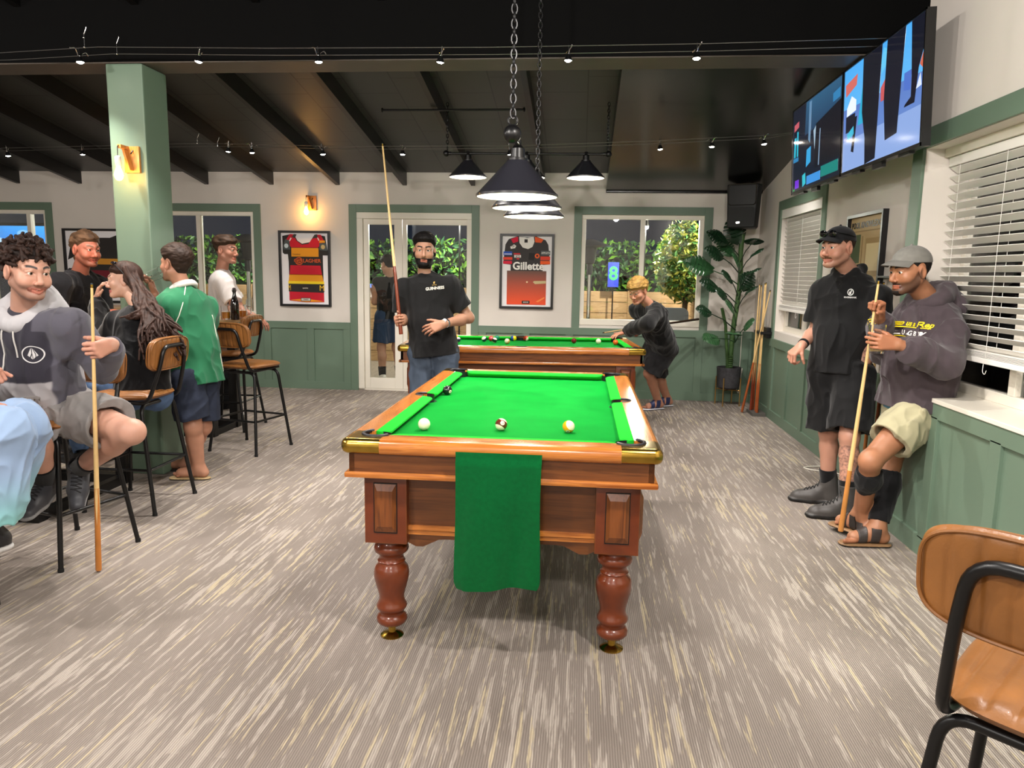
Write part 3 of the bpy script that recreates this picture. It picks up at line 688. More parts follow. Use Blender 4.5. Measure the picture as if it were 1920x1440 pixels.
b2 = [((858, 629), 'f0c814', 0, 'yellow ball at the back left of the far table beside the man in black'), ((859, 637), '3a2a5c', 1, 'purple ball in front of the yellow one at the left of the far table'), ((908, 636), '1c2440', 1, 'dark striped ball left of the red one on the far table'), ((921, 635), 'c01822', 0, 'bright red ball in the left cluster on the far table'), ((927, 638), '15151a', 1, 'black and white striped ball touching the red one'), ((933, 631), '0d7f5e', 0, 'teal green ball behind the red one on the far table'), ((951, 640), 'e7a45a', 1, 'pale cream striped ball near the front rail of the far table'), ((964, 629), 'efd30d', 0, 'yellow ball behind the blue one at the middle of the far table'), ((962, 633), '1c3f8c', 0, 'blue ball in front of the yellow one at the middle of the far table'), ((985, 629), '7c1d12', 0, 'brown ball by the middle pocket of the far table'), ((986, 633), 'd64a1e', 1, 'orange striped ball in front of the brown one'), ((1076, 639), '6a1119', 0, 'lone maroon ball at the right half of the far table'), ((1122, 640), None, 0, 'white cue ball right of the maroon ball on the far table'), ((1154, 642), 'e2571a', 0, 'orange ball nearest the right end of the far table')]
for (px, py), c, s, lb in b2:
    p = AZ(px, py, .858); q = Matrix.Rotation(-.087, 3, 'Z') @ Vector((p[0]+.563, p[1]-7.01, 0)); q = Matrix.Rotation(.087, 3, 'Z') @ Vector((q.x, max(-.42, min(.42, q.y)), 0)); p = (q.x-.563, q.y+7.01); pball(p[0], p[1], c, bool(s), lb, rot=(random.Random(px).uniform(-1, 1), random.Random(py).uniform(-1, 1), .5))
# ---------------------------------------------------------------- cues
MAPLE = M('maple_shaft', 'd9b77c', .3, coat=.4, noise=.06, nscale=12)
def cue(label, butt, tip, butt_col='a5622c', points=True, frac=.42, group='pool cues'):
    butt, tip = Vector(butt), Vector(tip); d = tip-butt; Ln = d.length
    t = thing('pool_cue', label, 'cue', (0, 0, 0), 0, group); t.location = butt; t.rotation_mode = 'QUATERNION'; t.rotation_quaternion = Vector((0, 0, 1)).rotation_difference(d.normalized())
    def rad(z): return .0145+(.0058-.0145)*z/Ln
    bm = B(); lathe(bm, [(.0132, 0), (.0145, .004)]+[(rad(z), z) for z in (.012, Ln*frac*.5, Ln*frac)], n=16); bt = finish('butt', bm, M('cue_butt_'+butt_col, butt_col, .25, coat=.5, noise=.18, nscale=10), t)
    if points:
        bm = B()
        for k in range(4):
            a0 = PI/2*k+.4; z0, z1 = Ln*frac*.55, Ln*frac
            v = [bm.verts.new((math.cos(a0+da)*(rad(z)+.0004), math.sin(a0+da)*(rad(z)+.0004), z)) for da, z in ((-.7, z1), (-.35, (z0+z1)/2), (0, z0), (.35, (z0+z1)/2), (.7, z1), (0, z1))]
            for q in ((0, 1, 5), (1, 2, 5), (2, 3, 5), (3, 4, 5)): bm.faces.new([v[i] for i in q])
        bmesh.ops.recalc_face_normals(bm, faces=bm.faces); finish('splice', bm, MAPLE, bt)
    bm = B(); lathe(bm, [(rad(Ln*frac), Ln*frac), (rad(Ln*.8), Ln*.8), (rad(Ln-.02), Ln-.022)], n=16); finish('shaft', bm, MAPLE, t)
    bm = B(); lathe(bm, [(rad(Ln), Ln-.022), (rad(Ln), Ln-.006)], n=14); finish('ferrule', bm, BRASS, t)
    bm = B(); lathe(bm, [(rad(Ln), Ln-.006), (rad(Ln)*.9, Ln-.001), (0, Ln)], n=14, cap=False); finish('tip', bm, M('blue_chalked_tip', '22303a', .8), t)
    return t
# ================================================================ bar stools
TAN = M('tan_leather', '8b5a2c', .42, noise=.22, nscale=9, bmp=.12, bscale=160, coat=.15)
def cushion_mesh(outline, thick, nu, chan, vert=True, dome=.012):
    """padded slab over an outline (u, v); channels run along v"""
    bm = B(); n = len(outline); cx = sum(p[0] for p in outline)/n; cy = sum(p[1] for p in outline)/n
    prev = None; rings = []
    for s, z in ((1, -.35), (1.005, 0), (1, .35), (.985, .5)): rings.append([(cx+(u-cx)*s, cy+(v-cy)*s, z*thick) for u, v in outline])
    for k in range(1, 7): s = .985*(1-k/6.0); rings.append([(cx+(u-cx)*s, cy+(v-cy)*s, .5*thick+dome*(1-s*s)) for u, v in outline])
    lo = [[(cx+(u-cx)*.985*(1-k/4.), cy+(v-cy)*.985*(1-k/4.), -.5*thick) for u, v in outline] for k in range(5)][::-1]
    allr = lo+rings; vs = [[bm.verts.new(p) for p in r] for r in allr]
    for a, b in zip(vs, vs[1:]):
        for i in range(n): bm.faces.new((a[i], a[(i+1) % n], b[(i+1) % n], b[i]))
    bmesh.ops.remove_doubles(bm, verts=bm.verts, dist=1e-5)
    return bm
def make_stool():
    t = thing('bar_stool', '', 'bar stool'); zs = .745
    # seat: wider at the back, rounded, stitched channels
    bm = B(); nx, ny = 40, 40; g = {}
    def sup(a): return (abs(math.cos(a))**.55*(1 if math.cos(a) > 0 else -1), abs(math.sin(a))**.55*(1 if math.sin(a) > 0 else -1))
    def padded(w, h, th, chan, n=54, m=30, both=False):
        bm = B(); gr = {}
        for side in (1, -1):
            for i in range(n+1):
                for k in range(m+1):
                    a, b_ = -1+2*i/n, -1+2*k/m; mx = max(abs(a), abs(b_)); q = mx/((abs(a)**4.5+abs(b_)**4.5)**(1/4.5)+1e-9) if mx > 0 else 1
                    rim = max(0, 1-mx**7)**.5; u, v = a*q*w/2, b_*q*h/2; zz = th*.5*rim
                    if side > 0 or both: zz -= (.0045 if both else .006)*math.exp(-(((u/chan+.5) % 1-.5)/.13)**2)*min(1, (1-mx)*5)
                    if side > 0: zz += .012*(1-mx*mx)
                    if mx > .9999: gr[(0, i, k)] = gr.get((0, i, k)) or bm.verts.new((u, v, 0))
                    gr[(side, i, k)] = gr[(0, i, k)] if mx > .9999 else bm.verts.new((u, v, zz*side))
            for i in range(n):
                for k in range(m): bm.faces.new([gr[(side, i+x, k+y)] for x, y in ((0, 0), (1, 0), (1, 1), (0, 1))])
        bmesh.ops.recalc_face_normals(bm, faces=bm.faces)
        return bm
    bm = padded(.42, .40, .05, .055, n=90)
    for v in bm.verts:
        x, y, z = v.co; k = 1+.10*(y/.2); v.co = (x*k*.96, y, z+zs-.025-.012*math.exp(-(x*x+y*y)/.02)*(z > .01))
    finish('seat', bm, TAN, t)
    # backrest, gently curved, channels on both faces, piping
    def backmap(u, v, w): return Vector((u, -.205-.035+w+.10*u*u*-1*-1-.12*(v)+.0, zs+.235+v))
    bm = padded(.425, .205, .040, .053, n=110, both=True)
    # channels on the rear face as well
    for v in bm.verts:
        u, h, w = v.co
        v.co = backmap(u, h, w)
    bmesh.ops.recalc_face_normals(bm, faces=bm.faces); bk = finish('backrest', bm, TAN, t)
    for w in (.012, -.012):
        bm = B(); tube(bm, [backmap(sup(a)[0]*.2085, sup(a)[1]*.0985, w*1.25) for a in [2*PI*i/64 for i in range(64)]], .0038, 6, closed=True); finish('piping', bm, TAN, bk)
    # back frame: hoop behind the backrest, down and forward under the seat
    r = .0125
    hoop = [(-.15, .19, zs-.058), (-.168, -.19, zs-.062), (-.135, -.262, zs+.17), (-.115, -.278, zs+.285), (.115, -.278, zs+.285), (.135, -.262, zs+.17), (.168, -.19, zs-.062), (.15, .19, zs-.058)]
    bm = B(); tube(bm, arc_pts(hoop, .06, 6), r, 12); finish('back_frame', bm, BLACKM, t)
    # legs: two hoops, split so each leg is its own tube
    for y, fy in ((.145, .225), (-.145, -.235)):
        for s in (-1, 1):
            bm = B(); tube(bm, arc_pts([(0, y, zs-.075), (s*.175, y, zs-.075), (s*.235, fy, .004)], .06, 6), r, 12); lg = finish('leg', bm, BLACKM, t)
            bm = B(); lathe(bm, [(.0145, 0), (.0145, .014), (.0125, .02)], (s*.235, fy, 0), 12); finish('foot_cap', bm, M('black_rubber', '0a0a0a', .8), lg)
    def leg_at(s, y, fy, z): q = (zs-.075-z)/(zs-.075); return (s*(.175+.06*q), y+(fy-y)*q, z)
    bm = B(); zf = .275
    c = [leg_at(-1, .145, .225, zf), leg_at(1, .145, .225, zf), leg_at(1, -.145, -.235, zf), leg_at(-1, -.145, -.235, zf)]
    for i in range(4):
        tube(bm, [c[i], c[(i+1) % 4]], .009, 10)
    finish('footrest', bm, BLACKM, t)
    return t
ST = make_stool()
stools = [('tan leather bar stool with its back turned, drawn up to the table with beer mugs', -2.765, 5.90, -.25), ('tan leather bar stool the long haired person sits on', -2.80, 4.36, PI/2), ('tan leather bar stool under the person in the two tone grey hoodie', -2.70, 3.54, PI-.28), ('tan leather bar stool at the left edge under the person in pale blue trousers', -2.80, 2.66, -PI/2-.05), ('tan leather bar stool close up in the bottom right corner', .955, 1.385, -.78), ('tan leather bar stool on the far side of the table with beer mugs', -3.33, 6.70, PI/2)]
for i, (lb, x, y, a) in enumerate(stools):
    s = ST if i == 0 else copy_tree(ST); s['label'] = lb; s['group'] = 'tan bar stools'; s.location = (x, y, 0); s.rotation_euler = (0, 0, a)
# ================================================================ high bar tables
def bar_table(label, x0, x1, y0, y1):
    t = thing('bar_table', label, 'bar table', ((x0+x1)/2, (y0+y1)/2, 0), 0, 'high bar tables'); tw = wood('table_timber', '9c7a52', 'c7a578', 1, .35, .3)
    bm = B(); box(bm, (x0, y0, 1.01), (x1, y1, 1.05), .004); finish('tabletop', bm, tw, t, False, True)
    for y in (y0+.16, y1-.16):
        for x in (x0+.10, x1-.10):
            bm = B(); box(bm, (x-.04, y-.04, 0), (x+.04, y+.04, 1.009), .003); finish('leg', bm, BLACKM, t, False, True)
        bm = B(); box(bm, (x0+.14, y-.04, 0), (x1-.14, y+.04, .06), .003); finish('floor_bar', bm, BLACKM, t, False, True)
    for x in (x0+.10, x1-.10):
        bm = B(); box(bm, (x-.03, y0+.2, .0), (x+.03, y1-.2, .06), .003); finish('floor_rail', bm, BLACKM, t, False, True)
    return t
bar_table('timber topped high table holding two beer mugs and a brown bottle', -3.95, -3.20, 6.10, 6.88)
bar_table('timber topped high table between the hoodie wearer and the green column', -3.85, -3.09, 3.78, 4.95)
bar_table('timber topped high table far back by the left wall, carrying a yellow number card', -6.0, -5.3, 7.62, 8.6)
# ---------------------------------------------------------------- drinks and the number card
CLEAR = M('clear_glass', 'ffffff', .02, trans=1., ior=1.45)
BEER = M('golden_beer', 'e0930f', .05, trans=.65, ior=1.33)
FOAM = M('beer_foam', 'f4ecd8', .8)
def mug(label, x, y, z, fill=.55, handle=1, r=.042, h=.125, tilt=None):
    t = thing('beer_mug', label, 'beer mug', (x, y, z), .3, 'beer mugs')
    bm = B(); lathe(bm, [(0, 0), (r, 0), (r+.002, .006), (r+.002, h), (r-.003, h), (r-.004, .012), (0, .012)], n=28, cap=False); finish('glass', bm, CLEAR, t)
    if fill:
        bm = B(); lathe(bm, [(0, .0125), (r-.0045, .0125), (r-.0045, h*fill), (0, h*fill)], n=24, cap=False); finish('beer', bm, BEER, t)
        bm = B(); lathe(bm, [(0, h*fill+.0005), (r-.0045, h*fill+.0005), (r-.0045, h*fill+.006), (0, h*fill+.007)], n=24, cap=False); finish('foam', bm, FOAM, t)
    if handle:
        bm = B(); tube(bm, arc_pts([(r, 0, h*.85), (r+.035, 0, h*.85), (r+.035, 0, h*.2), (r, 0, h*.2)], .03, 5), .006, 8); finish('handle', bm, CLEAR, t)
    return t
p = AZ(424, 599, 1.05); mug('beer mug in front of the brown bottle, nearest the green shirt', p[0], p[1], 1.05)
p = AZ(455, 596, 1.05); mug('beer mug to the right of the brown bottle on the high table', p[0], p[1], 1.05)
p = AZ(440, 599, 1.05); t = thing('beer_bottle', 'dark brown swing top beer bottle standing between two mugs', 'bottle', (p[0]+.02, p[1]-.03, 1.05))
DK = M('brown_bottle_glass', '140a05', .06, spec=.7, coat=.5)
bm = B(); lathe(bm, [(0, 0), (.036, 0), (.038, .006), (.038, .13), (.034, .16), (.022, .20), (.015, .225), (.0145, .255), (.017, .258), (.017, .268), (0, .268)], n=24, cap=False); finish('body', bm, DK, t)
bm = B(); lathe(bm, [(.012, .268), (.014, .275), (.012, .285), (0, .287)], n=16); tube(bm, [(.017, 0, .25), (.022, 0, .265), (.010, 0, .288), (-.01, 0, .288), (-.022, 0, .265), (-.017, 0, .25)], .0018, 6); finish('stopper', bm, M('grey_stopper', '3a3634', .5), t)
p = AZ(183, 576, 1.05); t = thing('number_card', 'yellow table card with the number 3 in a pale timber stand', 'table card', (p[0], p[1]+.03, 1.05))
bm = B(); box(bm, (-.07, -.025, 0), (.07, .025, .03), .002); finish('stand', bm, wood('pale_timber', 'c9a877', 'e0c698', 0, .5, 0), t, False)
bm = B(); box(bm, (-.005, -.004, .02), (.135, .004, .20), .003); cd = finish('card', bm, M('yellow_card', 'f2cf12', .5), t, False)
text('numeral', '3', .12, (p[0]+.06, p[1]+.03-.006, 1.05+.11), (1, 0, 0), (0, 0, 1), M('black_ink', '101010', .5), cd, bold=.02)
# ================================================================ framed jerseys
PRINT = attr_mat('printed_fabric', .7, 400, .1); FRAME = M('black_picture_frame', '121113', .35)
def frame(label, x0, z0, x1, z1, ins, polys, texts, glass=True, matc='f1eef0', yw=YB, cat='framed jersey', lean=0., rcx=0.):
    cx, cz = (x0+x1)/2, (z0+z1)/2; t = thing('framed_jersey', label, cat, (cx, yw, z0), 0, 'framed jerseys'); w = .028; d = .04
    bm = B(); box(bm, (x0, yw-d, z0), (x0+w, yw, z1), .002); box(bm, (x1-w, yw-d, z0), (x1, yw, z1), .002); box(bm, (x0+w, yw-d, z1-w), (x1-w, yw, z1), .002); box(bm, (x0+w, yw-d, z0), (x1-w, yw, z0+w), .002)
    finish('frame', bm, FRAME, t, False, True)
    bm = B(); box(bm, (x0+w, yw-.012, z0+w), (x1-w, yw-.001, z1-w)); finish('mount', bm, M('mount_'+matc, matc, .7), t, False, True)
    W_, H_ = x1-x0, z1-z0
    xf = lambda u, v, q: Vector((x0+u*W_, yw-.012-q, z0+v*H_))
    j = collage('jersey', polys, xf, PRINT, t)
    for s, sz, u, v, c, bold, sx in texts:
        text('lettering', s, sz, (x0+u*W_, yw-.0225, z0+v*H_), (1, 0, 0), (0, 0, 1), M('print_'+c, c, .6), j, .0006, bold, sx=sx)
    return t
RD, YL, BK = 'c8152c', 'e89a1c', '2a2624'
J1 = [(BK, [(.07, .93), (.07, .71), (.10, .69), (.17, .69), (.18, .60), (.19, .10), (.86, .10), (.85, .60), (.85, .68), (.95, .68), (.95, .72), (.90, .93), (.75, .95), (.68, .93), (.60, .85), (.45, .83), (.36, .87), (.30, .95), (.22, .95)], .004),
      (RD, [(.13, .87), (.22, .955), (.30, .95), (.34, .87), (.45, .815), (.58, .83), (.66, .90), (.72, .95), (.82, .95), (.88, .87), (.76, .78), (.24, .78)], .006),
      ('43413c', [(.26, .92), (.30, .955), (.35, .95), (.31, .90)], .0075), ('43413c', [(.66, .90), (.70, .95), (.75, .955), (.76, .91)], .0075), (YL, R4(.24, .66, .77, .775), .006),
      ('4d5657', [(.08, .80), (.13, .89), (.21, .87), (.22, .75), (.09, .75)], .0075), ('c9dbe2', circ(.145, .80, .04, 14, .03), .0085), ('4d5657', [(.79, .75), (.79, .84), (.92, .84), (.94, .74)], .0075), ('c9b27a', circ(.86, .79, .04, 14, .03), .0085), (YL, R4(.79, .845, .90, .875), .008),
      ('f0e8e6', [(.20, .865), (.235, .91), (.255, .90), (.215, .86)], .008), ('f0e8e6', [(.775, .87), (.75, .91), (.765, .915), (.795, .88)], .008),
      (RD, [(.195, .42), (.215, .545), (.80, .545), (.83, .42)], .006), (YL, [(.17, .325), (.19, .425), (.83, .425), (.86, .325)], .006), ('f6d423', R4(.165, .30, .865, .335), .007), (BK, R4(.17, .195, .865, .30), .0065), (RD, [(.18, .075), (.18, .195), (.86, .185), (.86, .06), (.5, .055)], .006), (YL, [(.20, .085), (.5, .06), (.86, .07), (.5, .105)], .007), (BK, R4(.405, .07, .60, .115), .008), ('d9d2c6', R4(.415, .077, .59, .108), .009)]
frame('framed red yellow and black striped jersey under the timber wall light', -3.813, 1.055, -3.15, 1.997, 0, J1, [('GALLAGHER', .062, .55, .605, 'd2591f', .02, 1.), ('@', .10, .385, .605, 'd2591f', .02, 1.), ('M', .10, .825, .245, 'f0c11e', 0, .9), ('M', .10, .19, .245, 'f0c11e', 0, .45), ('speights', .022, .5, .245, 'e8e0d0', .02, 1.), ('Canterbury', .022, .34, .69, '7a4a10', .01, 1.), ('PREMIERS', .02, .505, .092, '303030', .01, .8)])
J2 = [('3a3637', [(.06, .60), (.10, .86), (.16, .93), (.33, .97), (.45, .955), (.60, .955), (.66, .97), (.84, .92), (.89, .86), (.93, .60), (.78, .59), (.80, .50), (.20, .50), (.20, .59)], .004), (('f2552a', '6d5148'), R4(.135, .055, .865, .51), .005), (('f05a2a', 'e5384a'), R4(.135, .055, .40, .30), .0052) if False else ('e8432f', R4(.135, .055, .865, .062), .006),
      ('d8173c', [(.20, .93), (.33, .965), (.335, .90), (.24, .875)], .0065), ('ec5a24', [(.64, .965), (.80, .93), (.76, .885), (.65, .89)], .0065), ('f0ebe6', [(.35, .965), (.36, .88), (.42, .82), (.52, .80), (.60, .83), (.635, .90), (.62, .96), (.50, .945)], .007), ('2b2728', R4(.45, .885, .51, .93), .008),
      ('f3efe9', [(.19, .83), (.26, .86), (.30, .84), (.28, .81), (.20, .80)], .0065), ('2f56b8', R4(.065, .715, .225, .765), .0065), ('c9d2ea', R4(.075, .725, .22, .738), .0075), ('e0432e', R4(.06, .655, .23, .69), .0065), ('d81d3f', R4(.06, .60, .225, .64), .0065), ('e0432e', R4(.75, .655, .93, .705), .0065), ('ee5c1f', R4(.75, .60, .93, .645), .0065), ('5d6265', R4(.76, .72, .93, .78), .0065),
      ('c82a32', R4(.255, .725, .375, .745), .0065), ('efe9e4', R4(.265, .685, .39, .72), .0065), ('c82a32', R4(.31, .66, .36, .68), .0065), ('e9632a', circ(.69, .71, .045, 14, .032), .0065), ('2c2829', circ(.69, .712, .02, 10, .014), .0075), ('232021', [(.53, .66), (.54, .75), (.65, .745), (.63, .65)], .0062), ('c9b98a', [(.62, .36), (.64, .375), (.86, .38), (.86, .345), (.66, .335)], .0065), ('e8d0a6', circ(.51, .36, .018, 8, .012), .0065), ('f08a4a', [(.68, .10), (.84, .165), (.84, .145), (.72, .09)], .0065), ('1d1b1c', R4(.42, .068, .565, .108), .0065), ('cfc8be', R4(.445, .08, .54, .097), .0075)]
frame('framed grey to red fading jersey right of the glass doors', -1.014, 1.082, -.352, 1.988, 0, J2, [('Gillette', .128, .53, .57, 'f4f1ec', .03, 1.0), ('APPLETS', .028, .845, .75, 'e8e6e2', .02, 1.), ('SCS', .032, .33, .70, '2a2627', .02, 1.), ('CP', .03, .24, .832, '2a2627', .02, 1.), ('WINNERS', .012, .492, .088, '2a2627', .02, .9)])
J0 = [(BK, [(.10, .10), (.12, .62), (.04, .58), (.10, .85), (.30, .93), (.42, .88), (.58, .88), (.70, .93), (.9, .85), (.97, .58), (.88, .62), (.9, .10)], .004), ('6d1624', [(.08, .72), (.12, .86), (.30, .93), (.30, .78)], .006), ('6d1624', [(.92, .72), (.9, .86), (.70, .93), (.66, .80), (.80, .74)], .006), ('c98a2b', [(.70, .74), (.80, .80), (.93, .70), (.88, .64)], .0065), ('c98a2b', R4(.13, .52, .88, .60), .006), ('6d1624', R4(.12, .34, .88, .44), .006), ('6d1624', R4(.11, .10, .89, .24), .006)]
frame('framed dark maroon and gold jersey on the back wall left of the green column', -6.695, 1.05, -5.60, 1.993, 0, J0, [])
# ================================================================ wall screens
SCR = emit_attr('lit_screen', .75)
def screen(label, y0, y1, zb, zt, xb, xt, polys):
    """flat TV, leaning out from the right wall; u runs from the far end to the near end"""
    t = thing('television', label, 'television', (xb, (y0+y1)/2, zb), 0, 'wall televisions')
    up = Vector((xt-xb, 0, zt-zb)); n = Vector((-(zt-zb), 0, xt-xb)).normalized()
    o = Vector((xb, y1, zb)); xf = lambda u, v, q: o+Vector((0, y0-y1, 0))*u+up*v+n*q
    bm = B(); prism(bm, R4(0, 0, 1, 1), -.045, 0, xf); finish('casing', bm, M('black_tv_plastic', '0b0b0c', .3), t, False, True)
    bm = B()
    for r in (R4(0, 0, 1, .028), R4(0, .984, 1, 1), R4(0, 0, .009, 1), R4(.991, 0, 1, 1)): prism(bm, r, 0, .006, xf)
    finish('bezel', bm, M('black_bezel', '0a0a0b', .25), t, False, True)
    s = lambda u, v: (.01+u*.98, .03+v*.952)
    collage('screen', [(c, [s(min(1, max(0, a)), min(1, max(0, b_))) for a, b_ in pts], d*.2) for c, pts, d in polys], xf, SCR, t)
    bm = B(); prism(bm, R4(.44, -.045, .56, 0), -.03, -.004, xf); finish('logo_tab', bm, M('black_bezel', '0a0a0b', .25), t, False, True)
    bm = B(); a = xf(.5, .5, -.045); xw = XN if (y0+y1)/2 < YN else XR; obox(bm, (a.x+(xw-a.x)/2, a.y, a.z), ((xw-a.x)/2, 0, 0), (0, .18, 0), (0, 0, .15)); finish('wall_bracket', bm, BLACKM, t, False, True)
    for u in (.2, .8):
        bm = B(); prism(bm, R4(u-.06, -.018, u+.06, .0), -.04, -.01, xf); finish('lower_clip', bm, BLACKM, t, False, True)
S1 = [(('6f8fcf', '3f66b4'), R4(0, 0, 1, 1), .001), (('5fb4ee', '4aa9f0'), [(0, .62), (1, .55), (1, 1), (0, 1)], .002), ('35303c', [(0, .70), (.14, .74), (.16, 1), (0, 1)] , .0015) if False else ('8aa6dc', R4(0, 0, 1, .30), .0015), ('cf6a62', [(.02, .86), (.20, .90), (.19, .80), (.03, .74)], .0025), ('e7f0fb', [(.05, .62), (.12, .72), (.19, .66), (.19, .56), (.05, .54)], .0025), ('13182a', R4(.04, .38, .18, .54), .0025), ('3db6d4', [(.06, .36), (.16, .42), (.17, .34), (.08, .30)], .003), ('2aa7cf', [(.22, .40), (.30, .86), (.34, .86), (.32, .40)], .003), ('0e1220', [(.13, .18), (.18, .50), (.21, .50), (.17, .16)], .003),
      ('0d1020', [(.28, .50), (.28, 1), (.53, 1), (.50, .40), (.48, .02), (.34, 0), (.33, .25)], .004), ('0e1122', [(.59, 1), (.57, .50), (.60, .14), (.74, .16), (.77, .6), (.80, 1)], .004), ('c5575a', [(.525, .62), (.58, .68), (.575, .50), (.53, .50)], .003), ('62c3ee', [(.53, .74), (.59, .80), (.60, .92), (.55, .96), (.52, .86)], .0032), ('0d1020', [(.86, 1), (.88, .55), (.88, .40), (.82, .36), (.81, .34), (.92, .34), (.95, .6), (1, .75), (1, 1)], .004), ('4d6fc4', [(.80, .62), (.88, .62), (.87, .46), (.80, .48)], .003), ('dce6f6', [(.93, .44), (.97, .55), (.985, .45)], .0035), ('d0654a', [(.96, .62), (.99, .70), (.99, .58)], .0035)]
screen('nearer and larger looking wall screen showing dark legs against a blue street', 4.125, 5.318, 2.190, 2.866, 1.722, 1.690, S1)
S2 = [('101a2c', R4(0, 0, 1, 1), .001), (('1e3c5c', '2c5a7c'), [(.28, .62), (1, .70), (1, 1), (.3, 1)], .002), ('0d1220', [(.50, .18), (.52, .68), (1, .78), (1, .2)], .003), ('5f86a8', [(.36, .55), (.37, .98), (.42, .98), (.40, .50)], .004), ('34a0d8', [(.32, .24), (.33, .44), (.42, .46), (.42, .28)], .004), ('35b9c9', [(.25, .02), (.24, .16), (.31, .18), (.32, .05)], .004), ('28b6d2', [(.03, .42), (.04, .66), (.08, .66), (.07, .42)], .004), ('28b6d2', [(.10, .42), (.10, .72), (.13, .72), (.13, .42)], .004), ('c05a66', [(.03, .74), (.03, .82), (.14, .84), (.14, .77)], .004), ('2a7fb4', R4(.02, .36, .14, .41), .004), ('6f2bd0', R4(.07, .03, .16, .13), .004), ('3b8fd8', R4(.34, .03, .63, .13), .004), ('167f78', R4(.64, .05, .96, .17), .004), ('2f7cb0', [(.84, .88), (.97, .90), (.97, .80), (.84, .79)], .003), ('9db8cc', [(.47, .62), (.52, .66), (.50, .40)], .004), ('7f9ab8', [(.58, .20), (.60, .60), (.615, .60), (.60, .20)], .004), ('16a34a', R4(.02, .01, .06, .03), .004)]
screen('farther wall screen showing a dark match broadcast with a teal caption', 5.335, 6.52, 2.190, 2.866, 1.722, 1.690, S2)
# ================================================================ poster, speaker, corner things
t = thing('poster', 'black framed tan poster headed POOL KNOWLEDGE between the two side windows', 'poster', (XR, 5.70, 1.34))
xf = lambda u, v, q: Vector((XR-q, 6.06-u*.70, 1.33+v*.655))
bm = B()
for r in (R4(0, 0, 1, .035), R4(0, .965, 1, 1), R4(0, .035, .035, .965), R4(.965, .035, 1, .965)): prism(bm, r, 0, .04, xf)
finish('frame', bm, FRAME, t, False, True)
pj = collage('print', [('b59c72', R4(.035, .035, .965, .965), .012), ('8f7850', R4(.06, .80, .94, .812), .014), ('4d5a3e', R4(.10, .45, .35, .77), .014), ('8a744c', R4(.40, .10, .42, .75), .014), ('a0865a', R4(.5, .30, .92, .72), .014), ('6b5836', [(.55, .1), (.62, .66), (.65, .66), (.60, .1)], .015), ('7a5f38', R4(.1, .12, .36, .40), .014), ('d4c093', R4(.54, .36, .88, .66), .016)], xf, PRINT, t)
text('heading', 'POOL KNOWLEDGE', .062, xf(.5, .872, .0145), (0, -1, 0), (0, 0, 1), M('black_ink', '101010', .5), pj, .0006, .02, sx=1.05)
t = thing('loudspeaker', 'black loudspeaker mounted high in the corner above the plant', 'speaker', (1.80, 8.72, 2.055), -.42)
SPK = M('black_speaker_plastic', '18191a', .55, bmp=.1, bscale=300)
bm = B(); prism(bm, [(-.17, -.16), (.17, -.16), (.19, -.05), (.13, .16), (-.13, .16), (-.19, -.05)], 0, .475, lambda u, v, w: Vector((u, v, w))); bmesh.ops.bevel(bm, geom=list(bm.edges), offset=.02, segments=3, profile=.6, affect='EDGES')
for v in bm.verts: v.co.z -= .09*(v.co.y > .0)*(v.co.z > .4)*.3; v.co.x *= 1-.12*(v.co.z < .15)
finish('cabinet', bm, SPK, t)
bm = B(); o = rrect(.29, .22, .03, 4, 0, .36); i_ = rrect(.12, .08, .02, 4, 0, .36); a = [bm.verts.new((u, -.162, v)) for u, v in o]; c = [bm.verts.new((u, -.06, v)) for u, v in i_]; n = len(a)
for k in range(n): bm.faces.new((a[k], a[(k+1) % n], c[(k+1) % n], c[k]))
bm.faces.new(c); bmesh.ops.recalc_face_normals(bm, faces=bm.faces); a_ = [bm.verts.new((u*1.06, -.166, .36+(v-.36)*1.06)) for u, v in o]
for k in range(n): bm.faces.new((a[k], a[(k+1) % n], a_[(k+1) % n], a_[k]))
finish('horn', bm, M('speaker_horn', '26241f', .35), t)
bm = B(); prism(bm, rrect(.28, .20, .03, 4, 0, .125), .160, .170, lambda u, v, w: Vector((u, -w, v))); finish('grille', bm, M('speaker_mesh', '1d1e1f', .6, bmp=.5, bscale=500), t)
bm = B(); prism(bm, rrect(.04, .022, .006, 3, -.03, .055), .170, .173, lambda u, v, w: Vector((u, -w, v))); finish('badge', bm, CHROME, t)
bm = B(); obox(bm, (.02, .22, .28), (.02, 0, 0), (0, .07, 0), (0, 0, .03)); obox(bm, (.03, .17, .42), (.012, 0, 0), (0, .02, 0), (0, 0, .02)); finish('bracket', bm, M('rusty_bracket', '4a2a1c', .5), t)
